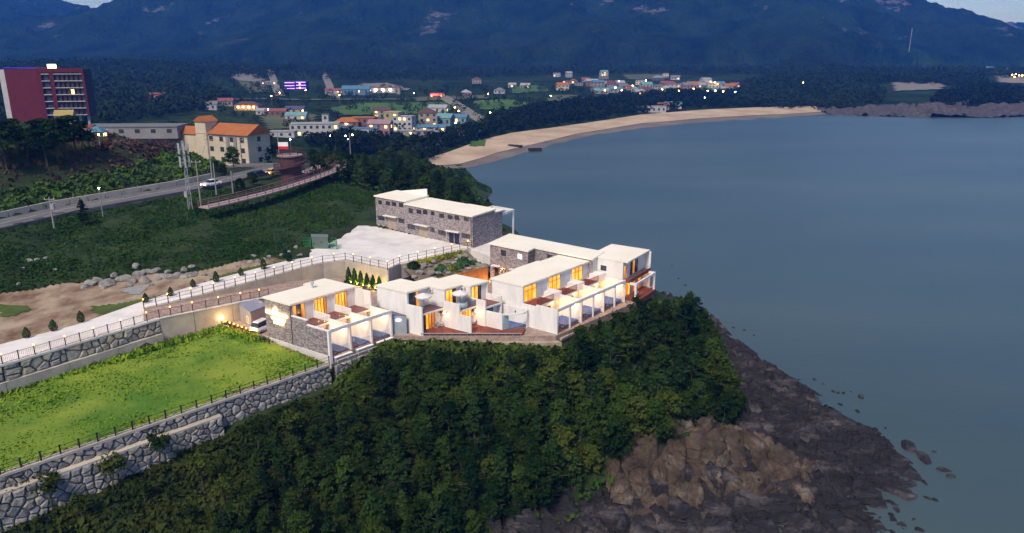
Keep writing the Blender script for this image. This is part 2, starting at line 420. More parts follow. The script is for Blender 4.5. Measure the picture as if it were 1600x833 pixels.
M_soil = mat('slope_soil', (0.009, 0.021, 0.005), 0.95, (0.030, 0.050, 0.012), 0.22, 0.6, 1.4)
M_far = None
def near_ground():
    xs = np.arange(-215, 66, 1.0); ys = np.arange(36, 284, 1.0)
    X, Y = np.meshgrid(xs, ys); Z = land_z(X, Y)
    rough = np.clip(polydist(X, Y, [(-75, 40), (-24, 92), (-15, 100), (8, 101), (27, 122)]) / 6, 0.15, 1)
    Z += (fbm(X / 5, Y / 5, 4) - .5) * 0.8 * rough * (Z > 1)
    for poly, z in ((LAWN, 12.55), (ROAD, 16.0), (YARD, 12.7)):
        k = shrink_mask(X, Y, poly, 0.9); Z = np.where(k, z, Z)
    dn = polydist(X, Y, RD[:9]); Z = np.where(dn < 3.5, np.minimum(Z, 22.75), Z)
    Z = np.where(inside(X, Y, DIRT), land_z(X, Y) - .18, Z)
    RAMPA = [(-53.7,104.1),(-51.2,98.8),(-46.4,103.9),(-41.2,110.2),(-37.2,115.6),(-29.8,127.0),(-21.6,124.5),(-19.6,128.2),(-8,139.2),(-3.6,130.8),(-16,121),(-21,123.5),(-22,130),(-29.9,131),(-36.5,125.6),(-48.9,109.6)]
    near = polydist(X, Y, RAMPA + [RAMPA[0]]) < .8
    Z = np.where((inside(X, Y, RAMPA) | near) & ~shrink_mask(X, Y, ROAD, .9), np.minimum(Z, 12.6), Z)
    for poly, z in ((LAWN, 12.5), (YARD, 12.6), (ROAD, 15.9)):
        k = inside(X, Y, poly); Z = np.where(k, np.minimum(Z, z), Z)
    shore_zone = ~inside(X, Y, [(-80, 30), (-40, 48), (-26, 58), (-14, 64.5), (-3, 70), (5, 75), (14, 82), (22, 85), (31, 91.5), (34, 101), (36, 111), (36.5, 122), (33.5, 140), (30, 152), (20, 175), (5, 200), (-5, 235), (-15, 300), (-215, 300), (-215, 30)]) & (Y < 150)
    Z = np.where(shore_zone, Z - 1.6, Z)
    v = np.stack([X.ravel(), Y.ravel(), Z.ravel()], 1); keep = (Z > -2.5)
    f = grid_faces(len(xs), len(ys), keep); v, f = trim(v, f)
    o = arrmesh('headland_ground', v, f, M_soil, smooth=True); structure(o)
near_ground()

def far_material():
    m = bpy.data.materials.new('valley_and_mountain_cover'); m.use_nodes = True; nt = m.node_tree; bs = nt.nodes['Principled BSDF']
    bs.inputs['Roughness'].default_value = .95; bs.inputs['Specular IOR Level'].default_value = 0.05
    g = N(nt, 'ShaderNodeNewGeometry'); sx = N(nt, 'ShaderNodeSeparateXYZ'); nt.links.new(g.outputs['Position'], sx.inputs[0])
    n1 = N(nt, 'ShaderNodeTexNoise'); n1.inputs['Scale'].default_value = .012; n1.inputs['Detail'].default_value = 8; n1.inputs['Roughness'].default_value = .7
    nt.links.new(g.outputs['Position'], n1.inputs['Vector'])
    r1 = N(nt, 'ShaderNodeValToRGB'); e = r1.color_ramp.elements
    e[0].position = .36; e[0].color = (.003, .009, .004, 1); e[1].position = .66; e[1].color = (.018, .037, .013, 1)
    nt.links.new(n1.outputs['Fac'], r1.inputs[0])
    r3 = N(nt, 'ShaderNodeValToRGB'); e = r3.color_ramp.elements
    e[0].position = .36; e[0].color = (.008, .020, .006, 1); e[1].position = .64; e[1].color = (.034, .060, .016, 1); nt.links.new(n1.outputs['Fac'], r3.inputs[0])
    vm = N(nt, 'ShaderNodeMapRange'); vm.inputs[1].default_value = 14; vm.inputs[2].default_value = 30; nt.links.new(sx.outputs['Z'], vm.inputs[0])
    mv = N(nt, 'ShaderNodeMix', data_type='RGBA'); nt.links.new(vm.outputs[0], mv.inputs[0]); nt.links.new(r3.outputs[0], mv.inputs[6]); nt.links.new(r1.outputs[0], mv.inputs[7])
    # bare granite on the upper slopes
    n2 = N(nt, 'ShaderNodeTexNoise'); n2.inputs['Scale'].default_value = .0075; n2.inputs['Detail'].default_value = 7; n2.inputs['Roughness'].default_value = .72
    mp = N(nt, 'ShaderNodeMapping'); mp.inputs['Scale'].default_value = (1, .6, 2.2); nt.links.new(g.outputs['Position'], mp.inputs[0]); nt.links.new(mp.outputs[0], n2.inputs['Vector'])
    r2 = N(nt, 'ShaderNodeValToRGB'); e = r2.color_ramp.elements; e[0].position = .60; e[0].color = (0, 0, 0, 1); e[1].position = .635; e[1].color = (1, 1, 1, 1)
    nt.links.new(n2.outputs['Fac'], r2.inputs[0])
    hm = N(nt, 'ShaderNodeMapRange'); hm.inputs[1].default_value = 45; hm.inputs[2].default_value = 110; nt.links.new(sx.outputs['Z'], hm.inputs[0])
    mu = N(nt, 'ShaderNodeMath', operation='MULTIPLY'); nt.links.new(r2.outputs[0], mu.inputs[0]); nt.links.new(hm.outputs[0], mu.inputs[1])
    mx = N(nt, 'ShaderNodeMix', data_type='RGBA'); nt.links.new(mu.outputs[0], mx.inputs[0]); nt.links.new(mv.outputs[2], mx.inputs[6]); mx.inputs[7].default_value = (.12, .108, .105, 1)
    nt.links.new(mx.outputs[2], bs.inputs['Base Color'])
    b = N(nt, 'ShaderNodeTexNoise'); b.inputs['Scale'].default_value = .09; b.inputs['Detail'].default_value = 6; nt.links.new(g.outputs['Position'], b.inputs['Vector'])
    bn = N(nt, 'ShaderNodeBump'); bn.inputs['Strength'].default_value = 1; bn.inputs['Distance'].default_value = 16; nt.links.new(b.outputs['Fac'], bn.inputs['Height']); nt.links.new(bn.outputs[0], bs.inputs['Normal'])
    return m
def far_ground():
    M = far_material()
    for name, xs, ys in (('valley_ground', np.arange(-900, 1400.1, 8.0), np.arange(276, 1300.1, 8.0)), ('mountain_terrain', np.arange(-2600, 3000.1, 13.0), np.arange(1296, 3100, 13.0))):
        X, Y = np.meshgrid(xs, ys); Z = land_z(X, Y)
        if name == 'valley_ground':
            Z = np.where(Y < 284, Z - 0.4, Z)
            Z += (fbm(X / 40, Y / 40, 2) - .5) * 1.5 * (Z > 3)
        v = np.stack([X.ravel(), Y.ravel(), Z.ravel()], 1); f = grid_faces(len(xs), len(ys), Z > -3.5); v, f = trim(v, f)
        structure(arrmesh(name, v, f, M, smooth=True))
    # the coarse land left and behind, outside the picture
    v = [(-2600, -300, 12), (-213, -300, 12), (-213, 276, 27), (-2600, 276, 27), (-2600, 276, 24), (-895, 276, 24), (-895, 1300, 26), (-2600, 1300, 26)]
    structure(MB().add(v, [(0, 1, 2, 3), (4, 5, 6, 7)]).build('outer_ground', M_soil))
far_ground()

# ---------------------------------------------------------------- sea
def sea():
    m = bpy.data.materials.new('sea_water'); m.use_nodes = True; nt = m.node_tree; bs = nt.nodes['Principled BSDF']
    bs.inputs['Roughness'].default_value = .32; bs.inputs['Specular IOR Level'].default_value = .3
    g = N(nt, 'ShaderNodeNewGeometry')
    n0 = N(nt, 'ShaderNodeTexNoise'); n0.inputs['Scale'].default_value = .012; n0.inputs['Detail'].default_value = 6; mp0 = N(nt, 'ShaderNodeMapping'); mp0.inputs['Scale'].default_value = (.45, 1.6, 1); nt.links.new(g.outputs['Position'], mp0.inputs[0]); nt.links.new(mp0.outputs[0], n0.inputs['Vector'])
    r = N(nt, 'ShaderNodeValToRGB'); e = r.color_ramp.elements; e[0].position = .35; e[0].color = (.038, .068, .078, 1); e[1].position = .7; e[1].color = (.064, .094, .094, 1)
    nt.links.new(n0.outputs['Fac'], r.inputs[0]); nt.links.new(r.outputs[0], bs.inputs['Base Color'])
    mp = N(nt, 'ShaderNodeMapping'); mp.inputs['Scale'].default_value = (.5, 1.2, 1); nt.links.new(g.outputs['Position'], mp.inputs[0])
    n1 = N(nt, 'ShaderNodeTexNoise'); n1.inputs['Scale'].default_value = .55; n1.inputs['Detail'].default_value = 6; nt.links.new(mp.outputs[0], n1.inputs['Vector'])
    bn = N(nt, 'ShaderNodeBump'); bn.inputs['Strength'].default_value = .22; bn.inputs['Distance'].default_value = .15; nt.links.new(n1.outputs['Fac'], bn.inputs['Height']); nt.links.new(bn.outputs[0], bs.inputs['Normal'])
    xs = np.arange(-500, 4001, 50.0); ys = np.arange(-700, 1001, 50.0); X, Y = np.meshgrid(xs, ys)
    v = np.stack([X.ravel(), Y.ravel(), X.ravel() * 0], 1)
    structure(arrmesh('sea', v, grid_faces(len(xs), len(ys)), m))
sea()

# ---------------------------------------------------------------- draped sheets: beach, fields, tracks
def drape(name, poly, m, res=2.0, off=0.06, noise=0.0, clipz=None):
    xs = [p[0] for p in poly]; ys = [p[1] for p in poly]
    gx = np.arange(min(xs), max(xs) + res, res); gy = np.arange(min(ys), max(ys) + res, res); X, Y = np.meshgrid(gx, gy)
    W = 0 if not noise else noise
    k = inside(X + (fbm(X / 6, Y / 6, 21) - .5) * W, Y + (fbm(X / 6, Y / 6, 22) - .5) * W, poly)
    Z = land_z(X, Y) + off
    if clipz is not None: Z = np.maximum(Z, clipz)
    v = np.stack([X.ravel(), Y.ravel(), Z.ravel()], 1); f = grid_faces(len(gx), len(gy), k)
    if len(f) == 0: return None
    v, f = trim(v, f); return structure(arrmesh(name, v, f, m, smooth=True))
def ribbon(name, pts, width, m, off=0.1, zs=None, thick=0.0, step=4.0):
    """a road along a polyline; zs fixes heights, else it lies on the land"""
    P2 = []
    for i in range(len(pts) - 1):
        a, b = Vector(pts[i]), Vector(pts[i + 1]); n = max(1, int((b - a).length / step))
        for k in range(n):
            t = k / n; P2.append((a.lerp(b, t), None if zs is None else zs[i] * (1 - t) + zs[i + 1] * t))
    P2.append((Vector(pts[-1]), None if zs is None else zs[-1]))
    mb = MB(); L = []; 
    for i, (p, z) in enumerate(P2):
        d = (P2[min(i + 1, len(P2) - 1)][0] - P2[max(i - 1, 0)][0]); n = Vector((-d.y, d.x)).normalized()
        w = width[0] * (1 - i / (len(P2) - 1)) + width[1] * i / (len(P2) - 1) if isinstance(width, tuple) else width
        zz = (lz(p.x, p.y) if z is None else z) + off
        L.append((p + n * w / 2, p - n * w / 2, zz))
    vs = []
    for a, b, z in L: vs += [(a.x, a.y, z), (b.x, b.y, z), (a.x, a.y, z - thick), (b.x, b.y, z - thick)]
    fs = []
    for i in range(len(L) - 1):
        o = 4 * i; fs.append((o, o + 1, o + 5, o + 4))
        if thick: fs += [(o + 2, o, o + 4, o + 6), (o + 1, o + 3, o + 7, o + 5)]
    return structure(mb.add(vs, fs).build(name, m)), L
M_sand = mat('dry_sand', (.36, .26, .17), .95, (.52, .40, .28), .05, .3, .5, stretch=(1, 1, 1))
M_wet = mat('wet_sand', (.13, .105, .085), .6, (.21, .165, .125), .04, 0)
def beach():
    water = [P(a, b, 0) for a, b in ((690,270),(725,263),(800,243),(900,215),(1000,199),(1100,190),(1200,184),(1290,178))]
    top = [P(a, b, 2) for a, b in ((1292,166),(1200,167),(1100,172),(1000,180),(900,195),(800,208),(760,217),(700,238),(650,252))]
    mid = []
    for a, b in zip(water, [top[-1], top[-2], top[-4], top[4], top[3], top[2], top[1], top[0]]): mid.append(a.lerp(b, .24))
    def strip(name, A, B, m, off, zmin, nv=8, wob=0.0):
        def res(L, n):
            L = [Vector((p.x, p.y)) for p in L]; cum = [0.0]
            for a, b in zip(L, L[1:]): cum.append(cum[-1] + (b - a).length)
            t = np.linspace(0, cum[-1], n); return np.interp(t, cum, [p.x for p in L]), np.interp(t, cum, [p.y for p in L])
        n = 140; ax, ay = res(A, n); bx, by = res(B, n); f_ = np.linspace(0, 1, nv)[:, None]
        X = ax[None] * (1 - f_) + bx[None] * f_; Y = ay[None] * (1 - f_) + by[None] * f_
        Y = Y + (fbm(X / 14, Y / 14, 91) - .5) * wob * (1 - f_); Z = np.maximum(land_z(X, Y) + off, zmin + f_ * .35) + (fbm(X / 8, Y / 8, 92) - .5) * .25 * f_
        v = np.stack([X.ravel(), Y.ravel(), Z.ravel()], 1); structure(arrmesh(name, v, grid_faces(n, nv), m, smooth=True))
    strip('beach', mid, top[::-1], M_sand, .35, .55)
    out = [p.lerp(m_, -.25) for p, m_ in zip(water, mid)]
    strip('wet_beach', out, [m_.lerp(w, -.15) for m_, w in zip(mid, water)], M_wet, .1, .04, 6, 16)
beach()
M_field = mat('rice_field', (.035, .09, .010), .9, (.07, .14, .022), .03, .3, .4)
M_field2 = mat('dry_field', (.06, .075, .03), .95, (.11, .11, .05), .03, .3, .4)
def px_poly(pts, z): return [(q.x, q.y) for q in (P(a, b, z) for a, b in pts)]
for pts, z, m in (
  (((505,172),(560,163),(700,160),(715,168),(690,176),(600,180),(530,181)), 6, M_field), (((735,158),(790,155),(835,160),(800,172),(745,170)), 6, M_field),
  (((640,152),(760,148),(765,153),(650,158)), 7, M_field2), (((795,138),(850,136),(860,144),(800,147)), 7, M_field), (((360,130),(415,129),(425,146),(390,150)), 8, M_field2),
  (((560,184),(640,182),(650,196),(570,198)), 5, M_field2), (((400,178),(500,180),(490,200),(410,205)), 6, M_field2), (((1085,138),(1130,137),(1135,142),(1090,143)), 8, M_field),
  (((730,216),(770,211),(760,222),(720,226)), 4, M_field), (((860,150),(905,150),(905,158),(850,158)), 6, M_field2), (((970,121),(1040,120),(1050,126),(980,127)), 10, M_field2),
  (((905,152),(940,150),(945,155),(905,157)), 6, M_field2)):
    drape('field', px_poly(pts, z), m, 4.0, .7, 3)
M_track = mat('pale_track', (.15, .14, .11), .95, (.24, .215, .18), .2)
def track(name, px, z, w, off=.9): ribbon(name, [(q.x, q.y) for q in (P(a, b, z) for a, b in px)], w, M_track, off, step=12)
track('valley_road', [(690,152),(715,165),(735,177),(762,188)], 6, 12)
track('hill_road', [(422,122),(428,132),(432,140),(438,150)], 9, 9)
track('hill_road', [(505,122),(515,135),(524,152)], 9, 9)
track('bridge_road', [(355,160),(420,158),(470,158),(560,156),(640,155)], 7, 8)
drape('quarry_ground', px_poly(((545,135),(560,129),(610,128),(645,134),(620,140),(560,140)), 12), M_track, 5, 1.2, 8)
drape('quarry_ground', px_poly(((360,128),(375,125),(420,124),(420,128),(400,131),(365,131)), 12), M_track, 5, 1.2, 8)
drape('tidal_flat', px_poly(((1385,139),(1480,138),(1480,147),(1395,149)), 5), M_track, 6, 1.2, 8)
drape('tidal_flat', px_poly(((1548,129),(1620,128),(1620,140),(1552,138)), 6), M_track, 6, 1.2, 8)
drape('seafront_square', px_poly(((676,213),(735,216),(700,224),(640,226)), 4), M_track, 3, .5, 2)
# ---------------------------------------------------------------- paved levels of the site
M_conc = mat('pale_concrete', (.52, .49, .47), .85, (.72, .69, .67), .22, .15, 3, detail=9, lo=.3, hi=.58)
M_concwall = mat('wall_concrete', (.38, .34, .29), .9, (.50, .45, .38), .5, .2, 4)
M_paver = mat('pink_pavers', (.26, .19, .16), .9, (.38, .29, .25), 2.6, .4, 2.6, kind='vor', lo=.1, hi=.9)
M_dirt = mat('bare_dirt', (.15, .085, .05), .95, (.38, .30, .21), .3, .4, 1.2, lo=.36, hi=.64, stretch=(1, .6, 1))
M_grass = mat('lawn_grass', (.065, .155, .010), .95, (.19, .26, .026), .11, .5, 3, detail=9, lo=.38, hi=.62)
M_weed = mat('weed_patch', (.035, .075, .012), .95, (.085, .12, .02), .4, .5, 3)
M_asph = mat('asphalt', (.105, .10, .105), .85, (.155, .15, .15), .3, .15, 6)
M_black = mat('black_metal', (.018, .016, .018), .45, metal=.3)
M_white = mat('white_render', (.66, .64, .62), .75, (.81, .79, .77), .9, .06, 5, stretch=(1, 1, .22), lo=.28, hi=.56)
M_roof = mat('roof_membrane', (.80, .74, .60), .8, (.87, .82, .70), .16, .08, 2)
YZ = 12.95
structure(MB().prism(LAWN, 9.5, 12.75).build('lawn_soil', M_dirt))
def lawn():
    g = np.arange(-97, -22, .8), np.arange(37, 109, .8); X, Y = np.meshgrid(*g)
    k = inside(X, Y, LAWN); Z = 12.86 + (fbm(X / 7, Y / 7, 5) - .5) * .25 + (fbm(X / 1.3, Y / 1.3, 6) - .5) * .1
    v = np.stack([X.ravel(), Y.ravel(), Z.ravel()], 1); f = grid_faces(len(g[0]), len(g[1]), k); v, f = trim(v, f)
    structure(arrmesh('lawn', v, f, M_grass, smooth=True))
    r = np.random.default_rng(3); n = 110000
    px = r.uniform(-97, -22, n); py = r.uniform(37, 109, n)
    edge = polydist(px, py, [(-80, 62), (-62.5, 84.4), (-46.6, 102.9), (-43.8, 106.6), (-36, 102)])
    k = inside(px, py, LAWN) & ((r.random(n) < np.clip((fbm(px / 5, py / 5, 14) - .3) * 2.4, .12, .9)) | (edge < 3)); px, py, edge = px[k], py[k], edge[k]; n = len(px)
    h = r.uniform(.07, .22, n) * np.where(edge < 2.2, 2.6, 1) * (.6 + fbm(px / 4, py / 4, 9)); a = r.uniform(0, 6.28, n); w = .12 + h * .35
    z = np.full(n, 12.82); tx = px + np.cos(a + 1.2) * h * .6; ty = py + np.sin(a + 1.2) * h * .6
    v = np.stack([np.stack([px - np.cos(a) * w, py - np.sin(a) * w, z], 1), np.stack([px + np.cos(a) * w, py + np.sin(a) * w, z], 1), np.stack([tx, ty, z + h], 1)], 1).reshape(-1, 3)
    o = arrmesh('grass', v, np.arange(3 * n).reshape(-1, 3), leafmat('grass_blades', (.050, .14, .008), (.20, .30, .024), .3)); o['kind'] = 'stuff'
    tag(o, 'uneven bright green grass growing all over the walled lawn', 'grass')
lawn()
structure(MB().prism(ROAD, 13.2, 16.3).build('access_road_and_parking', M_conc))
RAMP_B = [(-53.75, 104.1, 16.28), (-48.95, 109.35, 16.0), (-42.0, 117.8, 15.2), (-36.7, 125.2, 14.3), (-33.4, 128.2, 13.7), (-30, 130.0, 13.3)]
RAMP_F = [(-51.2, 98.8, 16.28), (-46.4, 103.9, 16.1), (-41.2, 110.2, 15.6), (-37.2, 115.6, 14.8), (-34.0, 120.0, 13.9), (-29.8, 127.0, 13.1)]
mb = MB(); vs = [p for pr in zip(RAMP_B, RAMP_F) for p in pr]; mb.add(vs, [(2 * i, 2 * i + 1, 2 * i + 3, 2 * i + 2) for i in range(5)])
structure(mb.build('paved_ramp', M_paver))
structure(MB().prism(YARD, 10.0, YZ).build('villa_yard', M_paver))
structure(MB().prism([(-22,99.0),(-17.2,102.5),(-13.6,102.15),(2.6,102.15),(6.6,102.4),(7.2,101.6),(2.4,101.2),(-13.8,101.0),(-18.2,101.0)], 9.0, 12.2).build('garden_terrace', mat('terrace_soil', (.26, .22, .16), .95, (.42, .37, .29), .8, .4, 3)))
# bare ground beside the road with grass islands and gravel
def patch(name, px, z, m, off, res=.8, w=2.0):
    poly = [(q.x, q.y) for q in (P(a, b, z) for a, b in px)]
    drape(name, poly, m, res, off, w)
drape('bare_ground', DIRT, M_dirt, .6, .12, 3)
patch('weed_patch', [(135,478),(200,466),(265,453),(290,451),(300,456),(250,470),(190,482),(145,485)], 16.4, M_weed, .2, .6)
patch('weed_patch', [(-5,478),(45,478),(48,484),(10,496),(-5,498)], 16.4, M_weed, .2, .6)
patch('weed_patch', [(330,432),(420,410),(450,402),(452,408),(390,425),(335,438)], 16.4, M_weed, .2, .6)
M_gravel = mat('grey_gravel', (.22, .22, .23), .95, (.32, .32, .33), 3, .4, 8)
patch('gravel_patch', [(185,452),(215,444),(235,446),(228,455),(200,462)], 16.4, M_gravel, .2, .6)
patch('gravel_patch', [(130,500),(180,487),(215,474),(222,478),(185,492),(140,506)], 16.4, M_gravel, .22, .6)

# ---------------------------------------------------------------- stone retaining walls, every stone its own piece
def stone_mat(name, c):
    m = bpy.data.materials.new(name); m.use_nodes = True; nt = m.node_tree; bs = nt.nodes['Principled BSDF']; bs.inputs['Roughness'].default_value = .9
    oi = N(nt, 'ShaderNodeObjectInfo'); rp = N(nt, 'ShaderNodeValToRGB'); rp.color_ramp.interpolation = 'LINEAR'
    while len(rp.color_ramp.elements) < len(c): rp.color_ramp.elements.new(.5)
    for i, cc in enumerate(c): rp.color_ramp.elements[i].position = i / (len(c) - 1); rp.color_ramp.elements[i].color = (*cc, 1)
    nt.links.new(oi.outputs['Random'], rp.inputs[0])
    g = N(nt, 'ShaderNodeNewGeometry'); tx = N(nt, 'ShaderNodeTexNoise'); tx.inputs['Scale'].default_value = 2.2; tx.inputs['Detail'].default_value = 6; nt.links.new(g.outputs['Position'], tx.inputs['Vector'])
    mr = N(nt, 'ShaderNodeMapRange'); mr.inputs[1].default_value = .3; mr.inputs[2].default_value = .7; mr.inputs[3].default_value = .55; mr.inputs[4].default_value = 1.25; nt.links.new(tx.outputs['Fac'], mr.inputs[0])
    mx = N(nt, 'ShaderNodeMix', data_type='RGBA', blend_type='MULTIPLY'); mx.inputs[0].default_value = 1; nt.links.new(rp.outputs[0], mx.inputs[6]); nt.links.new(mr.outputs[0], mx.inputs[7])
    nt.links.new(mx.outputs[2], bs.inputs['Base Color'])
    b = N(nt, 'ShaderNodeTexNoise'); b.inputs['Scale'].default_value = 7; b.inputs['Detail'].default_value = 5; nt.links.new(g.outputs['Position'], b.inputs['Vector'])
    bn = N(nt, 'ShaderNodeBump'); bn.inputs['Strength'].default_value = .8; bn.inputs['Distance'].default_value = .08; nt.links.new(b.outputs['Fac'], bn.inputs['Height']); nt.links.new(bn.outputs[0], bs.inputs['Normal'])
    return m
M_stoneU = stone_mat('wall_stone_pale', [(.32, .28, .23), (.23, .235, .25), (.38, .35, .30), (.17, .18, .20), (.42, .35, .27), (.27, .27, .28)])
M_stoneL = stone_mat('wall_stone_grey', [(.16, .165, .18), (.27, .275, .28), (.21, .205, .20), (.35, .33, .30), (.14, .15, .17), (.30, .30, .305)])
M_mortar = mat('dark_mortar', (.05, .048, .045), .95, (.10, .096, .09), 1.5)
def clip_poly(poly, nx, ny, c):
    out = []
    for i in range(len(poly)):
        a, b = poly[i], poly[(i + 1) % len(poly)]; da = a[0] * nx + a[1] * ny - c; db = b[0] * nx + b[1] * ny - c
        if da <= 0: out.append(a)
        if da * db < 0: t = da / (da - db); out.append((a[0] + t * (b[0] - a[0]), a[1] + t * (b[1] - a[1])))
    return out
def stones(parent, A, B, zt, zb, cell, m, batter=.25, seed=1, gap=.05, out=None):
    """A,B: (x,y) ends of the wall top; zt/zb: (height at A, height at B)"""
    r = random.Random(seed); A = Vector(A); B = Vector(B); L = (B - A).length; d = (B - A) / L; nrm = Vector((d.y, -d.x)) if out is None else Vector(out)
    H = max(zt[0] - zb[0], zt[1] - zb[1]); sites = []; ny = max(1, round(H / (cell * .72))); nx = max(1, round(L / cell))
    for j in range(ny):
        for i in range(nx):
            sites.append(((i + .5 + (j % 2) * .5 + r.uniform(-.5, .5)) * L / nx, (j + .5 + r.uniform(-.42, .42)) * H / ny))
    def pos(s, t, dep):
        u = s / L; ztop = zt[0] * (1 - u) + zt[1] * u; zbot = zb[0] * (1 - u) + zb[1] * u; f = t / H
        z = zbot + (ztop - zbot) * f; q = A + d * s + nrm * (batter * (1 - f) + dep); return (q.x, q.y, z)
    bk = MB(); bk.hexa([pos(0, 0, -.6), pos(0, 0, -.02), pos(L, 0, -.02), pos(L, 0, -.6), pos(0, H, -.6), pos(0, H, -.02), pos(L, H, -.02), pos(L, H, -.6)])
    bk.build('mortar_core', M_mortar, parent)
    for k, (sx, sy) in enumerate(sites):
        poly = [(0, 0), (L, 0), (L, H), (0, H)]
        for q, (ox, oy) in enumerate(sites):
            if q == k or abs(ox - sx) > cell * 3 or abs(oy - sy) > cell * 3: continue
            nx_, ny_ = ox - sx, oy - sy; poly = clip_poly(poly, nx_, ny_, nx_ * (sx + ox) / 2 + ny_ * (sy + oy) / 2)
            if len(poly) < 3: break
        if len(poly) < 3: continue
        cx = sum(p[0] for p in poly) / len(poly); cy = sum(p[1] for p in poly) / len(poly)
        w = max(p[0] for p in poly) - min(p[0] for p in poly); h = max(p[1] for p in poly) - min(p[1] for p in poly)
        if w < .18 or h < .15: continue
        sc = max(.5, 1 - 2 * gap / min(w, h)); bl = r.uniform(.12, .34)
        mb = MB(); n = len(poly); vs = []
        for s_, dep in ((sc, -.05), (sc * .96, bl * .55), (sc * .62, bl)):
            vs += [pos(cx + (p[0] - cx) * s_, cy + (p[1] - cy) * s_, dep + (r.uniform(-.03, .03) if dep > 0 else 0)) for p in poly]
        fs = [(i, (i + 1) % n, n + (i + 1) % n, n + i) for i in range(n)] + [(n + i, n + (i + 1) % n, 2 * n + (i + 1) % n, 2 * n + i) for i in range(n)] + [tuple(range(2 * n, 3 * n))]
        mb.add(vs, fs).build('stone', m, parent)
# lower wall below the lawn: two tiers with a ledge on the left, one tier near the villas
lw = thing('stone_retaining_wall', 'long grey rubble stone retaining wall with a ledge below the lawn', 'retaining wall', (-37, 79, 9.3))
d = Vector((-50.1 + 24.2, 65.3 - 92.3)).normalized(); nL = Vector((-d.y, d.x)); nL = nL if nL.x > 0 else -nL
T0 = Vector((-24.2, 92.4)); T1 = T0 + d * 15.5; T2 = T0 + d * 41; T3 = T0 + d * 60
stones(lw, T0, T1, (12.7, 12.7), (9.7, 8.4), .95, M_stoneL, .35, 11, out=nL)
stones(lw, T1, T2, (12.7, 12.7), (11.45, 11.3), .95, M_stoneL, .2, 12, out=nL)
stones(lw, T1 + nL * 1.05, T2 + nL * 1.05, (11.4, 11.25), (7.9, 6.6), 1.0, M_stoneL, .4, 13, out=nL)
stones(lw, T2, T3, (12.7, 12.7), (6.8, 6.6), 1.4, M_stoneL, .4, 14, out=nL)
mb = MB()
for a, b, off, z0, z1, w in ((T0, T3, .28, 12.62, 12.9, .75), (T1, T2, 1.15, 11.22, 11.42, 1.2)):
    p = [a + nL * off, b + nL * off, b + nL * (off - w), a + nL * (off - w)]; mb.prism([(q.x, q.y) for q in p], z0 - (.0 if z0 > 12 else 0), z1)
mb.build('coping', M_concwall, lw)
# the low rubble wall turning under the first villa's deck
lw2 = thing('rubble_wall', 'short dark rubble wall under the deck of the stone clad villa', 'retaining wall', (-21, 96, 9.8))
stones(lw2, (-23.7, 93.0), (-17.8, 100.4), (12.4, 12.2), (9.9, 10.6), .8, M_stoneL, .25, 15, out=(.74, -.67))
# upper wall carrying the access road
uw = thing('stone_retaining_wall', 'pale boulder wall on a concrete footing carrying the lamp lit access road', 'retaining wall', (-57, 92, 13))
UA = [(-95, 45), (-78.5, 62), (-61.7, 84.2), (-57.4, 90.1), (-49.9, 100.4)]
for i in range(1, 4):
    dd = (Vector(UA[i + 1]) - Vector(UA[i])).normalized(); nU = Vector((dd.y, -dd.x))
    stones(uw, UA[i], UA[i + 1], (16.15, 16.15), (14.1, 14.3 if i < 3 else 14.4), 1.15, M_stoneU, .25, 20 + i, out=nU)
mb = MB(); ft = []
for i in range(1, 4):
    a, b = Vector(UA[i]), Vector(UA[i + 1]); dd = (b - a).normalized(); nU = Vector((dd.y, -dd.x)); L = (b - a).length; n = max(1, round(L / 8))
    for k in range(n):
        p = a + dd * (L * k / n + .03); q = a + dd * (L * (k + 1) / n - .03)
        pb = MB(); pb.prism([(w.x, w.y) for w in (p + nU * .62, q + nU * .62, q - nU * .3, p - nU * .3)], 11.8, [14.15, 14.15, 14.38, 14.38]); pb.build('footing_panel', M_concwall, uw)
    mb.prism([(w.x, w.y) for w in (a + nU * .3, b + nU * .3, b - nU * .5, a - nU * .5)], 16.08, 16.34)
mb.build('coping', M_conc, uw)
cw = thing('concrete_retaining_wall', 'plain beige concrete panel wall between the boulder wall and the shed', 'retaining wall', (-45, 105, 12.5))
CA = [(-49.9, 100.4, 16.3), (-46.5, 103.8, 16.12), (-42.6, 108.4, 15.75), (-38.6, 113.6, 15.1), (-37.0, 116.0, 14.8)]
for (x0, y0, z0), (x1, y1, z1) in zip(CA, CA[1:]):
    a, b = Vector((x0, y0)), Vector((x1, y1)); dd = (b - a).normalized(); nU = Vector((dd.y, -dd.x)); g = dd * .03
    pb = MB(); pts = [a + g + nU * .3, b - g + nU * .3, b - g - nU * .1, a + g - nU * .1]
    pb.prism([(w.x, w.y) for w in pts], 11.8, [z0, z1, z1, z0]); pb.build('wall_panel', M_concwall, cw)
    pb = MB(); pts = [a + nU * .36, b + nU * .36, b - nU * .16, a - nU * .16]
    pb.prism([(w.x, w.y) for w in pts], [z0 + .004, z1 + .004, z1 + .004, z0 + .004], [z0 + .12, z1 + .12, z1 + .12, z0 + .12]); pb.build('coping', M_conc, cw)
pw = thing('concrete_retaining_wall', 'beige concrete wall behind the row of uplit cypresses', 'retaining wall', (-28, 128, 13))
PA = [(-53.7, 104.2), (-48.9, 109.45), (-41.9, 118.1), (-36.5, 125.5), (-33.5, 128.7), (-29.9, 130.6), (-21.4, 124.7), (-19.8, 128.2)]
for i in range(len(PA) - 1):
    a, b = Vector(PA[i]), Vector(PA[i + 1]); dd = (b - a).normalized(); nU = Vector((dd.y, -dd.x)); g = dd * .015
    pb = MB(); pb.prism([(w.x, w.y) for w in (a + g + nU * .12, b - g + nU * .12, b - g - nU * .2, a + g - nU * .2)], 12.4, 16.42); pb.build('wall_panel', M_concwall, pw)

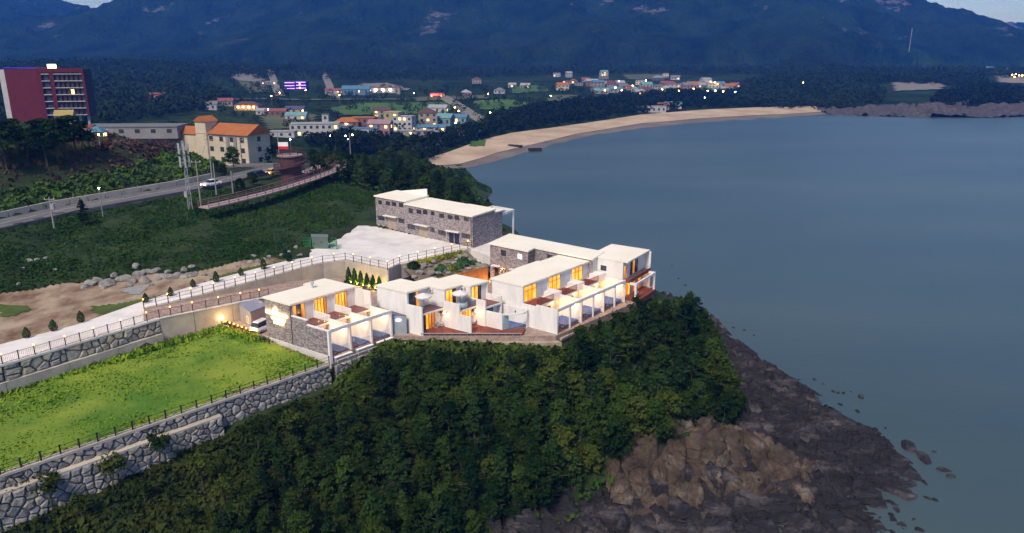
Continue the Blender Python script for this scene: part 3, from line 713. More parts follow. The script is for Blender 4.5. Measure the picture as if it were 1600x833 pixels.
# ---------------------------------------------------------------- railings
M_lampglow = glow('lamp_globe_glow', (1.0, .27, .035), 7.0)
M_flame = glow('lamp_core_glow', (1.0, .55, .18), 30.0)
def fence(name, label, pts, spacing, h, lamps=None, balusters=True, post=.055, watts=9.0, m=None, phase=0, rails=2):
    m = m or M_black
    t = thing(name, label, 'fence', pts[0]); segs = []
    allp = []
    for i in range(len(pts) - 1):
        a, b = Vector(pts[i]), Vector(pts[i + 1]); n = max(1, round((b - a).length / spacing))
        allp += [a.lerp(b, k / n) for k in range(n)]
    allp.append(Vector(pts[-1]))
    for k, p in enumerate(allp):
        mb = MB(); r = post; mb.box(p.x - r, p.x + r, p.y - r, p.y + r, p.z - .05, p.z + h); mb.box(p.x - r * 1.4, p.x + r * 1.4, p.y - r * 1.4, p.y + r * 1.4, p.z + h, p.z + h + .05)
        po = mb.build('post', m, t)
        if lamps and (k + phase) % lamps == 0:
            lo = MB().ball((p.x, p.y, p.z + h + .14), .095, 8, 5).build('lamp_globe', M_lampglow, po)
            point_light(lo, (p.x, p.y, p.z + h + .42), watts)
    for p, q in zip(allp, allp[1:]):
        mb = MB(); dd = (q - p); L = dd.length
        for rr in range(rails): mb.tube(p + Vector((0, 0, h - .06 - rr * (h - .2) / max(1, rails - 1))), q + Vector((0, 0, h - .06 - rr * (h - .2) / max(1, rails - 1))), .026, n=4)
        if balusters:
            nb = max(2, int(L / .19))
            for k in range(1, nb): c = p + dd * (k / nb); mb.tube(c + Vector((0, 0, .14)), c + Vector((0, 0, h - .06)), .013, n=3, cap=False)
        mb.build('railing_panel', m, t)
    return t
def z3(pts, z): return [(*p, z) for p in pts]
M_bronze = mat('bronze_metal', (.055, .035, .035), .5, metal=.3)
fence('road_fence', 'dark railing with glowing post lamps along the front of the access road', [(-78.2, 62.3, 16.34), (-61.5, 84.3, 16.34), (-57.2, 90.2, 16.34), (-49.8, 100.5, 16.42), (-46.45, 103.85, 16.24), (-42.55, 108.5, 15.87), (-38.6, 113.8, 15.22)], 1.75, 1.15, 2, True, .05, 12, M_bronze)
fence('parking_fence', 'dark railing with lamps between the upper parking and the paved ramp', [(-53.7, 104.2, 16.42), (-48.9, 109.45, 16.42), (-41.9, 118.1, 16.42), (-36.5, 125.5, 16.42), (-33.5, 128.7, 16.42), (-29.9, 130.6, 16.42), (-21.4, 124.7, 16.42), (-19.8, 128.2, 16.42), (-8.4, 138.9, 16.42)], 1.9, 1.3, 2, False, .05, 12, M_black, 0, 3)
Lf = [T0 + nL * .05, T2 + nL * .05, T3 + nL * .05]
fence('lawn_fence', 'low black post and rail fence on top of the lawn wall', [(q.x, q.y, 12.9) for q in Lf], 1.75, 1.0, None, False, .06, 0, M_black, 0, 3)
# ---------------------------------------------------------------- building kit
M_clad = mat('stone_cladding', (.13, .115, .125), .9, (.40, .35, .35), 3.3, .9, 3.3, kind='vor', stretch=(1, 1, 2.1), lo=0.0, hi=1.0)
M_deck = mat('red_deck_wood', (.15, .040, .027), .7, (.21, .060, .038), 1.2, .1, 6, stretch=(1, 1, 1))
M_frame = mat('window_frame_dark', (.035, .022, .018), .5)
M_navy = mat('navy_door', (.022, .022, .06), .5)
M_pane = mat('window_glass', (.03, .035, .05), .12, (.07, .075, .10), .6, spec=.6)
M_lit = glow('lit_window', (1.0, .26, .012), .62, (1.0, .46, .07), 1.6)
M_litdim = glow('dim_lit_window', (.55, .16, .02), .35, (.9, .42, .08), 1.2)
M_pool = mat('pool_water', (.016, .06, .24), .25, (.024, .085, .30), .7, .05, 2, spec=.4)
M_tile = mat('slate_tiles', (.045, .048, .14), .8, (.065, .07, .18), 2, .1, 3)
M_glass = glass('clear_glass', (.35, .42, .46), .12)
M_ltblue = mat('light_blue_panel', (.30, .47, .53), .5, (.36, .53, .58), 1)
M_gate = mat('grey_gate', (.27, .31, .36), .5, (.32, .36, .41), 1)
M_steel = mat('grey_steel', (.33, .34, .37), .45, (.40, .41, .44), 2, metal=.2)
M_canopy = mat('canopy_white', (.72, .68, .66), .6)
M_beigedoor = mat('beige_door', (.34, .27, .20), .6, (.40, .33, .26), 2)
M_redwood = mat('red_railing', (.12, .035, .03), .5)
M_bulb = glow('wall_lamp_glow', (1.0, .66, .30), 25)
def hit(F, px, py, a=None, b=None):
    """where the sight line of a survey pixel meets a wall plane of the building: (a, b, z)"""
    q = P(px, py, 0.0) if py > HORIZON + 3 else P(px, HORIZON + 3, 0); o = Vector((0, 0, CAM_H)); d = (q - o); O = F.O; u, v = F.u, F.v
    den = u.x * v.y - u.y * v.x
    def ab(w): return ((w.x * v.y - w.y * v.x) / den, (u.x * w.y - u.y * w.x) / den)
    a0, b0 = ab(o - O); da, db = ab(d)
    t = (a - a0) / da if a is not None else (b - b0) / db
    return a0 + da * t, b0 + db * t, CAM_H + d.z * t
def wall(F, axis, c0, c1, s0, s1, z0, z1, op=()):
    mb = MB(); S = sorted({s0, s1, *[o[0] for o in op], *[o[1] for o in op]}); Z = sorted({z0, z1, *[o[2] for o in op], *[o[3] for o in op]})
    S = [s for s in S if s0 <= s <= s1]; Z = [z for z in Z if z0 <= z <= z1]
    for i in range(len(S) - 1):
        run = None
        for j in range(len(Z) - 1):
            cs, cz = (S[i] + S[i + 1]) / 2, (Z[j] + Z[j + 1]) / 2
            solid = not any(o[0] < cs < o[1] and o[2] < cz < o[3] for o in op)
            if solid: run = (run[0], Z[j + 1]) if run else (Z[j], Z[j + 1])
            if run and (not solid or j == len(Z) - 2):
                if axis == 'a': F.box(mb, S[i], S[i + 1], c0, c1, *run)
                else: F.box(mb, c0, c1, S[i], S[i + 1], *run)
                run = None
    return mb
def window(F, axis, face, sgn, s0, s1, z0, z1, parent, nm=2, pane=None, fm=None, name='window', inset=.08, lits=None, transom=False):
    """dark frame in a wall opening, each pane a piece; face = outer wall plane, sgn = outward direction"""
    fm = fm or M_frame; pane = pane or M_pane; mb = MB(); w = min(.07, (s1 - s0) * .09); f0, f1 = sorted((face - sgn * (inset + .06), face - sgn * (inset - .035)))
    def bx(m_, a0, a1, zz0, zz1, g0, g1):
        if axis == 'a': F.box(m_, a0, a1, g0, g1, zz0, zz1)
        else: F.box(m_, g0, g1, a0, a1, zz0, zz1)
    e = .004
    bx(mb, s0 + e, s1 - e, z0 + e, z0 + w, f0, f1); bx(mb, s0 + e, s1 - e, z1 - w, z1 - e, f0, f1)
    cols = [s0 + (s1 - s0) * k / nm for k in range(nm + 1)]
    for k, c in enumerate(cols): bx(mb, max(s0 + e, c - w / 2), min(s1 - e, c + w / 2), z0 + w, z1 - w, f0, f1)
    if transom: bx(mb, s0 + w, s1 - w, z0 + (z1 - z0) * .68, z0 + (z1 - z0) * .68 + w * .8, f0 + .002, f1 - .002)
    wo = mb.build(name, fm, parent)
    g0, g1 = sorted((face - sgn * (inset + .045), face - sgn * (inset + .02)))
    for k in range(nm):
        pb = MB(); bx(pb, cols[k] + w / 2, cols[k + 1] - w / 2, z0 + w, z1 - w, g0, g1)
        pm = lits[k % len(lits)] if lits else pane
        pb.build('pane', pm, wo)
    return wo
def wall_lamp(F, a, b, z, parent, watts=14, along='a', sgn=-1, col=(1, .44, .11)):
    mb = MB()
    if along == 'a': a2 = a + sgn * .14; b2 = b
    else: a2 = a; b2 = b + sgn * .14
    q = F.p(a2, b2, z); mb.tube((q[0], q[1], z - .02), (q[0], q[1], z + .22), .07, .07, 6); mb.tube(F.p(a, b, z + .1), F.p(a2, b2, z + .1), .02, .02, 4)
    lo = mb.build('wall_lamp', M_black, parent)
    MB().ball((q[0], q[1], z - .06), .06, 6, 4).build('bulb', M_bulb, lo)
    a3 = a2 + (sgn * .1 if along == 'a' else 0); b3 = b2 + (sgn * .1 if along == 'b' else 0); q3 = F.p(a3, b3, z - .2)
    point_light(lo, q3, watts, col, .07)
    return lo

# ---------------------------------------------------------------- first villa: three units, stone clad end wall with the sign
FA = Frame((-35.0, 101.5), (.664, .747), (.825, -.566))
def villa_a():
    t = thing('villa', 'white three unit villa with stone clad end wall and glowing sign', 'villa', FA.p(5, 6, 12.9)); F = FA; W = 3.6; n = 3; bo = [0, 0, -.9]
    ZR, ZB, ZP, ZL, ZF = 19.2, 16.2, 17.25, 16.7, 13.05; br, bb, bf = 5.6, 8.7, 12.7
    # end wall in stone, with white copings
    prof = [(0, 12), (bf, 12), (bf, ZL), (bb, ZL), (bb, ZP + .15), (br, ZP + .15), (br, ZR - .22), (0, ZR - .22)]
    mb = MB(); F.profile(mb, -.15, .1, prof); mb.build('end_wall', M_clad, t)
    mb = MB(); F.box(mb, -.2, .14, br + .03, bb + .05, ZP + .152, ZP + .3); F.box(mb, -.2, .14, bb + .01, bf + .05, ZL + .002, ZL + .16); mb.build('coping', M_white, t)
    mb = MB(); F.box(mb, -.3, -.152, -.05, bf + .02, 12, 13.2); mb.build('plinth', mat('plinth_white', (.55, .53, .50), .85, (.68, .66, .62), .8, .1, 4), t)
    mb = MB(); F.box(mb, -.2, .2, bf + .002, bf + .3, 11.4, ZL + .158); mb.build('corner_pier', M_white, t)
    mb = MB(); mb.tube(F.p(-.2, br - .05, 12.9), F.p(-.2, br - .05, ZR - .3), .05, n=5); mb.build('downpipe', M_black, t)
    for i in range(n):
        a0, a1 = i * W, (i + 1) * W; b0 = bo[i]; last = i == n - 1
        # party wall on the right
        top = ZR - .24 if last else ZP
        brr = 8.9 if last else br
        prof = [(b0, 12), (bf - .25, 12), (bf - .25, ZL - .002), (bb, ZL - .002), (bb, top), (br, top), (br, ZR - .24), (b0, ZR - .24)]
        mb = MB(); F.profile(mb, a1 - .1, a1 + .1, prof); mb.build('party_wall', M_white, t)
        mb = MB(); F.box(mb, a0 + .1, a1 - .1, b0, b0 + .18, 12, ZR - .24); mb.build('rear_wall', M_white, t)
        mb = MB(); F.box(mb, a0 - (.28 if i == 0 else 0) + .002, a1 + (.2 if last else 0), b0 - .25, br + .12, ZR - .24, ZR)
        mb.build('roof', M_roof, t)
        # upper room front with sliding doors
        fb = br - .12; w0, w1 = a0 + .25, a0 + 2.25
        wall(F, 'a', fb - .18, fb, a0 + .1, a1 - .1, ZB, ZR - .242, [(w0, w1, ZB + .02, ZB + 2.6)]).build('upper_wall', M_white, t)
        window(F, 'a', fb, 1, w0, w1, ZB + .02, ZB + 2.6, t, 4 if i else 3, lits=[M_litdim, M_pane, M_litdim] if i == 0 else [M_lit, M_lit, M_lit, M_litdim])
        mb = MB(); F.box(mb, a0 + .1, a1 - .1, fb, bb, ZB - .22, ZB); mb.build('balcony_slab', M_white, t)
        mb = MB(); F.box(mb, a0 + .12, a1 - .12, fb + .02, bb - .14, ZB + .004, ZB + .05); mb.build('balcony_deck', M_deck, t)
        mb = MB(); F.box(mb, a0 + .12, a1 - .12, bb - .08, bb - .06, ZB + .05, ZB + .95); mb.build('glass_railing', M_glass, t)
        # lower room front and terrace
        lb = bb - .9
        wall(F, 'a', lb - .18, lb, a0 + .1, a1 - .1, ZF, ZB - .222, [(a0 + .3, a0 + 2.2, ZF + .02, ZF + 2.3)]).build('lower_wall', M_white, t)
        window(F, 'a', lb, 1, a0 + .3, a0 + 2.2, ZF + .02, ZF + 2.3, t, 3, lits=[M_lit, M_litdim])
        mb = MB(); F.box(mb, a0 + .1, a1 - .1, lb, bf - .26, ZF - .4, ZF); mb.build('terrace_floor', M_tile, t)
        mb = MB(); F.box(mb, a0 + .12, a0 + 1.5, bf - 1.9, bf - .5, ZF + .004, ZF + .04); mb.build('terrace_deck', M_deck, t)
        mb = MB(); F.box(mb, a0 + 1.7, a1 - .12, lb + 1.2, bf - .5, ZF + .004, ZF + .08); mb.build('plunge_pool', M_pool, t)
        mb = MB(); F.box(mb, a0 + (.1 if i else .2), a1 + .1, bf - .24, bf, ZL - .34, ZL + .1); mb.build('front_beam', M_white, t)
        mb = MB(); F.box(mb, a0 + .2, a1 - .15, bf - .2, bf - .18, ZF + .1, ZF + 1.0); mb.build('glass_railing', M_glass, t)
        mb = MB(); F.box(mb, a1 - .14, a1 + .12, bf - .23, bf - .002, 12.0, ZL - .342); mb.build('front_pier', M_white, t)
        wall_lamp(F, a1 - .1, bf - 1.3, ZL - .95, t, 42); wall_lamp(F, a1 - .1, bb + .9, ZL - .6, t, 32)
        # outer bench deck
        mb = MB(); F.box(mb, a0 + .5, a1 - .4, bf + .25, bf + .6, ZF - .9, ZF - .25); mb.build('terrace_planter', M_steel, t)
        mb = MB(); F.box(mb, a0 + .45, a1 - .35, bf + .2, bf + .65, ZF - .248, ZF - .12); mb.build('bench_top', M_white, t)
    mb = MB(); F.box(mb, .1, n * W + .1, bf, bf + .95, ZF - 1.1, ZF - .95); mb.build('bench_platform', M_steel, t)
    mb = MB(); F.box(mb, .3, n * W, bf + .98, bf + 1.04, ZF - 1.0, ZF - .88); F.box(mb, .3, n * W, bf + .98, bf + 1.04, ZF - .45, ZF - .37)
    for k in range(7): F.box(mb, .3 + k * 1.75, .36 + k * 1.75, bf + .981, bf + 1.039, ZF - 1.5, ZF - .46)
    mb.build('deck_rail', M_white, t)
    # rooftop ventilator
    q = F.p(6.6, 1.6, ZR); mb = MB(); mb.lathe(q, [(.16, 0), (.16, .55), (.3, .6), (.3, .95), (.05, 1.05)], 8); mb.build('roof_ventilator', mat('galvanised', (.55, .57, .6), .4, metal=.4), t)
    # the glowing sign on the stone wall
    s = thing('lit_sign', 'glowing warm white sign with ring emblem on the stone clad wall', 'sign', F.p(-.2, 2.4, 16)); gm = glow('sign_glow', (1.0, .62, .20), 6)
    mb = MB(); c = F.p(-.3, 2.45, 17.75); ring = []
    for k in range(20):
        an = k / 20 * 2 * math.pi; ring.append(F.p(-.3, 2.45 + .32 * math.cos(an), 17.75 + .32 * math.sin(an)))
    for k in range(20): mb.tube(ring[k], ring[(k + 1) % 20], .10, n=5)
    mb.build('ring_emblem', gm, s)
    mb = MB()
    for z, b0, b1, h in ((16.98, .35, 4.9, .42), (16.32, 1.5, 4.3, .26), (15.72, 2.0, 3.9, .40)):
        k = b0
        while k < b1 - .1:
            F.box(mb, -.34, -.24, k, min(k + h * .95, b1), z, z + h); k += h * 1.08
        F.box(mb, -.23, -.2, b0, b1, z + h * .4, z + h * .5)
    mb.build('letter_rows', gm, s)
villa_a()

# ---------------------------------------------------------------- grey gate between the first and second villa
g = thing('gate', 'blue grey metal gate wall between the stone clad and middle villas', 'gate', (-16.8, 103.2, 12.9))
G0, G1 = Vector((-17.4, 103.0)), Vector((-15.3, 102.9)); dd = (G1 - G0).normalized(); nn = Vector((dd.y, -dd.x))
MB().prism([(q.x, q.y) for q in (G0, G1, G1 - nn * .12, G0 - nn * .12)], 12.6, 15.75).build('gate_panel', M_gate, g)
mb = MB(); p = G0.lerp(G1, .3); q = G0.lerp(G1, .62); mb.prism([(w.x, w.y) for w in (p + nn * .12, q + nn * .12, q + nn * .003, p + nn * .003)], 15.0, 15.25); mb.build('gate_lamp', glow('gate_lamp_white', (.9, .95, 1), 2.5), g)
MB().prism([(-17.45, 103.02), (-15.28, 102.92), (-20.2, 107.0), (-21.6, 106.0)], 15.76, 15.86).build('gate_roof', mat('slate_blue_roof', (.10, .10, .17), .6, (.13, .13, .2), 1), g)

# ---------------------------------------------------------------- middle villa: three stepped units
UB, VB = (.72, .694), (.83, -.557)
B_UNITS = [((-20.0, 107.0), 4.3), ((-14.7, 108.4), 3.4), ((-11.0, 110.0), 3.3)]
def villa_b():
    t = thing('villa', 'white middle villa of three stepped units with balconies and parasols', 'villa', (-9, 106, 12.9))
    ZR, ZB, ZP, ZF = 19.2, 16.25, 17.3, 13.3; br, bb = 5.9, 8.5
    for i, (O, W) in enumerate(B_UNITS):
        F = Frame(O, UB, VB); last = i == 2; z = i * .004
        prof = [(0, 12.2), (bb + .1, 12.2), (bb + .1, ZP), (br, ZP), (br, ZR - .24), (0, ZR - .24)]
        mb = MB(); F.profile(mb, -.12, .1, prof); mb.build('side_wall', M_white, t)
        prof2 = [(0, 12.2), (bb, 12.2), (bb, ZP - .05 if last else ZB - .26), (br, ZP - .05 if last else ZB - .26), (br, ZR - .24), (0, ZR - .24)]
        mb = MB(); F.profile(mb, W - .1, W + .1, prof2); mb.build('side_wall', M_white, t)
        mb = MB(); F.box(mb, .1, W - .1, 0, .18, 12.2, ZR - .24); mb.build('rear_wall', M_white, t)
        mb = MB(); F.box(mb, -.2, W + .15, -.2, br + .15, ZR - .24 + z, ZR + z); mb.build('roof', M_roof, t)
        fb = br - .15
        wall(F, 'a', fb - .18, fb, .1, W - .1, ZB, ZR - .242, [(.35, 2.25, ZB + .02, ZB + 2.55)]).build('upper_wall', M_white, t)
        window(F, 'a', fb, 1, .35, 2.25, ZB + .02, ZB + 2.55, t, 3, lits=[M_pane, M_pane, M_litdim] if i == 0 else [M_lit, M_lit, M_pane])
        mb = MB(); F.box(mb, .1, W - .1, fb, bb, ZB - .25, ZB); mb.build('balcony_slab', M_white, t)
        mb = MB(); F.box(mb, .12, W - .12, fb + .02, bb - .14, ZB + .004, ZB + .05); mb.build('balcony_deck', M_deck, t)
        mb = MB(); F.box(mb, .12, W - .12, bb - .08, bb - .06, ZB + .05, ZB + .95)
        if not last: F.box(mb, W - .08, W - .06, fb + .6, bb - .1, ZB + .05, ZB + .95)
        mb.build('glass_railing', M_glass, t)
        gb = bb - .75
        if not last:
            wall(F, 'a', gb - .18, gb, .1, W - .1, ZF - .3, ZB - .252, [(.3, 3.1, ZF + .02, ZF + 2.55)]).build('lower_wall', M_white, t)
            window(F, 'a', gb, 1, .3, 3.1, ZF + .02, ZF + 2.55, t, 5, lits=[M_litdim, M_pane, M_lit, M_litdim] if i == 0 else [M_lit, M_lit, M_litdim, M_lit])
            # terrace wing wall beyond the balcony
            if i == 1: mb = MB(); F.box(mb, -.11, .09, bb + .102, 10.65, 12.4, 15.75); mb.build('wing_wall', M_white, t)
            wall_lamp(F, W - .1, bb + .5, ZB - .75, t, 16)
        else:
            wall(F, 'a', gb - .18, gb, .1, W - .1, ZF - .3, ZB - .252, [(.6, 2.4, ZF + .02, ZF + 2.3)]).build('lower_wall', M_white, t)
            window(F, 'a', gb, 1, .6, 2.4, ZF + .02, ZF + 2.3, t, 2)
            # pool court: curved front beam, right wall with lamp
            zc = 15.75
            mb = MB(); F.box(mb, W + .6, W + .8, bb - 2.6, bb + 4.1, 12.2, zc); mb.build('court_wall', M_white, t)
            mb = MB(); F.box(mb, .1, .3, bb + .1, bb + 2.9, 12.2, zc); mb.build('court_wall', M_white, t)
            arc = []
            for k in range(9):
                s_ = k / 8; a = .2 + s_ * (W + .5); b = bb + 2.9 + s_ * 1.2 + 1.1 * math.sin(s_ * math.pi); arc.append(F.p(a, b, zc))
            mb = MB()
            for p, q in zip(arc, arc[1:]):
                mb.hexa([(p[0], p[1], zc - .22), (q[0], q[1], zc - .22), (q[0] - .12, q[1] + .16, zc - .22), (p[0] - .12, p[1] + .16, zc - .22), (p[0], p[1], zc), (q[0], q[1], zc), (q[0] - .12, q[1] + .16, zc), (p[0] - .12, p[1] + .16, zc)])
            mb.build('court_beam', M_white, t)
            pool = [F.p(1.2, bb + .8, 0), F.p(W + .55, bb - .2, 0), F.p(W + .55, bb + 3.9, 0), F.p(1.4, bb + 3.6, 0)]
            MB().prism([q[:2] for q in pool], 12.9, ZF + .12).build('court_pool', M_pool, t)
            mb = MB(); F.box(mb, .36, 1.35, bb + 2.92, bb + 3.0, 12.9, zc - .3); mb.build('blue_panel', M_ltblue, t)
            mb = MB()
            for p, q in zip(arc, arc[1:]): mb.hexa([(p[0], p[1], ZF), (q[0], q[1], ZF), (q[0] - .02, q[1] + .03, ZF), (p[0] - .02, p[1] + .03, ZF), (p[0], p[1], ZF + 1), (q[0], q[1], ZF + 1), (q[0] - .02, q[1] + .03, ZF + 1), (p[0] - .02, p[1] + .03, ZF + 1)])
            mb.build('glass_railing', M_glass, t)
            q = F.p(W + .55, bb + 2, zc - .8); mb = MB(); mb.tube((q[0], q[1], q[2]), (q[0], q[1], q[2] + .25), .08, n=6); mb.build('wall_lamp', M_black, t)
        if i == 1:
            mb = MB(); F.box(mb, W + .3, W + .38, bb - .2, bb + .9, 12.9, 15.6); mb.build('blue_panel', M_ltblue, t)
        # air conditioner high on the balcony wall
        if not last:
            for bz, zz in ((br + .25, ZB + 2.0), (bb - .4, ZB - .95)):
                mb = MB(); F.box(mb, W - .45, W - .12, bz - .4, bz + .4, zz, zz + .55); ac = mb.build('air_conditioner', mat('ac_casing', (.6, .58, .55), .5), t)
                c = F.p(W - .46, bz, zz + .28); mb = MB(); mb.tube(c, F.p(W - .475, bz, zz + .28), .2, n=8); mb.build('fan_grille', M_black, ac)
    deck = [(-13.2, 102.4), (1.6, 102.4), (2.0, 104.5), (-2, 107.5), (-7, 108), (-13, 106.2), (-14.0, 103.2)]
    MB().prism(deck, 12.9, 13.3).build('terrace_deck', M_deck, t)
    mb = MB()
    for k in range(14): x = -13.1 + k * 1.1; mb.box(x, x + .07, 102.15, 102.22, 12.2, 13.28)
    mb.box(-13.2, 1.4, 102.13, 102.25, 13.282, 13.4); mb.box(-13.2, 1.4, 102.14, 102.24, 12.75, 12.82)
    mb.build('deck_frame', M_steel, t)
villa_b()
def parasol(p, label, r=1.25, h=2.3):
    t = thing('parasol', label, 'parasol', p, 'white parasols on the middle villa balconies'); x, y, z = p
    MB().tube((x, y, z), (x, y, z + h), .035, n=6).build('pole', M_steel, t)
    mb = MB(); n = 8; vs = [(x, y, z + h + .35)] + [(x + r * math.cos(k * 2 * math.pi / n), y + r * math.sin(k * 2 * math.pi / n), z + h - .15) for k in range(n)] + [(x + r * .98 * math.cos(k * 2 * math.pi / n), y + r * .98 * math.sin(k * 2 * math.pi / n), z + h - .3) for k in range(n)] + [(x, y, z + h + .3)]
    mb.add(vs, [(0, 1 + k, 1 + (k + 1) % n) for k in range(n)] + [(1 + k, 1 + n + k, 1 + n + (k + 1) % n, 1 + (k + 1) % n) for k in range(n)] + [(2 * n + 1, 1 + n + (k + 1) % n, 1 + n + k) for k in range(n)]); mb.build('canopy', M_canopy, t)
    MB().lathe((x, y, z), [(.3, 0), (.3, .08), (.06, .12)], 8).build('base', M_black, t)
FB1, FB2 = Frame(B_UNITS[0][0], UB, VB), Frame(B_UNITS[1][0], UB, VB)
parasol(FB1.p(1.5, 7.3, 16.31), 'white parasol on the left balcony of the middle villa')
parasol(FB2.p(1.4, 7.3, 16.31), 'white parasol on the right balcony beside the round tub')
mb = MB(); c = FB2.p(1.5, 7.7, 16.31); mb.lathe(c, [(.55, 0), (.68, .1), (.7, .75), (.6, .78), (.55, .6)], 14)
tag(mb.build('hot_tub', M_ltblue, None, True), 'round pale blue tub under the right balcony parasol', 'tub')
def cafe_set(F, a, b, z, label, m):
    t = thing('garden_table_set', label, 'table set', F.p(a, b, z)); x, y, _ = F.p(a, b, z)
    mb = MB(); mb.lathe((x, y, z), [(.28, 0), (.04, .05), (.04, .66), (.42, .68), (.42, .72)], 10); mb.build('table', m, t)
    for s in (-1, 1):
        cx, cy = x + s * .75, y + s * .15; mb = MB(); mb.box(cx - .22, cx + .22, cy - .22, cy + .22, z + .4, z + .46)
        bx0 = cx + s * .2; mb.box(bx0 - .02, bx0 + .02, cy - .22, cy + .22, z + .46, z + .95)
        for lx in (-.2, .2):
            for ly in (-.2, .2): mb.tube((cx + lx, cy + ly, z), (cx + lx, cy + ly, z + .4), .02, n=4)
        mb.build('chair', m, t)
M_furn = mat('grey_furniture', (.22, .20, .22), .5)
cafe_set(FB1, 3.0, 8.0, 13.31, 'grey table and chairs on the left red deck of the middle villa', M_furn)
cafe_set(FB2, 2.4, 8.0, 13.31, 'grey table and chairs on the right red deck of the middle villa', M_furn)

# ---------------------------------------------------------------- long villa on the right: three wide units
FC = Frame((-3.0, 110.2), (.636, .771), (.798, -.603))
def villa_c():
    t = thing('villa', 'long white villa with three orange lit rooms and open roofed terraces', 'villa', FC.p(9, 6, 12.8)); F = FC; W = 6.17; n = 3
    ZR, ZB, ZP, ZL, ZF = 19.25, 16.3, 17.3, 16.7, 13.0; br, bb, bf = 5.9, 8.3, 12.1
    for i in range(n + 1):
        a = i * W; end = i in (0, n)
        prof = [(0, 11.6), (bf - .22, 11.6), (bf - .22, ZL - .002), (bb, ZL - .002), (bb, ZP - (.9 if i == 0 else 0)), (br, ZP - (.9 if i == 0 else 0)), (br, ZR - .26), (0, ZR - .26)]
        mb = MB(); F.profile(mb, a - .12, a + .12, prof); mb.build('end_wall' if end else 'party_wall', M_white, t)
    for i in range(n):
        a0, a1 = i * W, (i + 1) * W
        mb = MB(); F.box(mb, a0 + .12, a1 - .12, 0, .18, 12, ZR - .26); mb.build('rear_wall', M_white, t)
        mb = MB(); F.box(mb, a0 + .002 - (.2 if i == 0 else 0), a1, -.25 - (.5 if i == 1 else 0), br + .15, ZR - .26, ZR); mb.build('roof', M_roof, t)
        fb = br - .1; w0, w1 = a0 + .3, a0 + 3.3
        wall(F, 'a', fb - .18, fb, a0 + .12, a1 - .12, ZB, ZR - .262, [(w0, w1, ZB + .1, ZB + 2.5)]).build('upper_wall', M_white, t)
        window(F, 'a', fb, 1, w0, w1, ZB + .1, ZB + 2.5, t, 3, lits=[M_lit], transom=True)
        mb = MB(); F.box(mb, a0 + .12, a1 - .12, fb, bb, ZB - .25, ZB); mb.build('balcony_slab', M_white, t)
        mb = MB(); F.box(mb, a0 + .14, a0 + 4.3, fb + .02, bb - .1, ZB + .004, ZB + .05); mb.build('balcony_deck', M_deck, t)
        mb = MB(); F.box(mb, a0 + 4.3, a1 - .12, fb + .6, bb, ZB + .006, ZB + 1.0); mb.build('planter_wall', M_white, t)
        mb = MB(); F.box(mb, a0 + .14, a0 + 4.28, bb - .07, bb - .02, ZB + .95, ZB + 1.02)
        for k in range(28): F.box(mb, a0 + .16 + k * .15, a0 + .2 + k * .15, bb - .06, bb - .03, ZB + .05, ZB + .95)
        mb.build('balcony_railing', M_redwood, t)
        lb = bb - .8
        wall(F, 'a', lb - .18, lb, a0 + .12, a1 - .12, ZF, ZB - .252, [(a0 + .5, a0 + 4.6, ZF + .02, ZF + 2.3)]).build('lower_wall', M_white, t)
        window(F, 'a', lb, 1, a0 + .5, a0 + 4.6, ZF + .02, ZF + 2.3, t, 4, lits=[M_litdim, M_pane])
        mb = MB(); F.box(mb, a0 + .12, a1 - .12, lb, bf - .24, ZF - .4, ZF); mb.build('terrace_floor', M_deck, t)
        mb = MB(); F.box(mb, a0 + 2.6, a1 - .14, lb + 1.0, bf - .5, ZF + .004, ZF + .45); mb.build('plunge_pool', M_pool, t)
        mb = MB(); F.box(mb, a0 + .12 if i else a0 - .12, a1 + .12, bf - .22, bf, ZL - .36, ZL + .08); mb.build('front_beam', M_white, t)
        for ap in (a0 + .0, a0 + W * .52):
            mb = MB(); F.box(mb, ap - .12, ap + .12, bf - .21, bf - .004, 11.6, ZL - .362); mb.build('front_pier', M_white, t)
        mb = MB(); F.box(mb, a0 + .2, a1 - .2, bf - .14, bf - .12, ZF + .1, ZF + 1.05); mb.build('glass_railing', M_glass, t)
        wall_lamp(F, a1 - .12, bf - 1.2, ZL - .95, t, 55); wall_lamp(F, a0 + 1.2, lb, ZL - .8, t, 38, 'b', 1); wall_lamp(F, a0 + 4.8, lb, ZL - .8, t, 38, 'b', 1)
    mb = MB(); F.box(mb, n * W - .02, n * W + .12, bf - .21, bf - .004, 11.6, ZL - .362); mb.build('front_pier', M_white, t)
    mb = MB(); F.box(mb, .2, n * W, bf + .1, bf + .55, 12.0, 12.35); mb.build('front_ledge', M_concwall, t)
villa_c()
for i in range(3): cafe_set(FC, i * 6.17 + 1.4, 11.0, 13.0, ['dark table and chairs under the first pier of the long villa', 'dark table and chairs on the middle terrace of the long villa', 'dark table and chairs on the far terrace of the long villa'][i], M_furn)

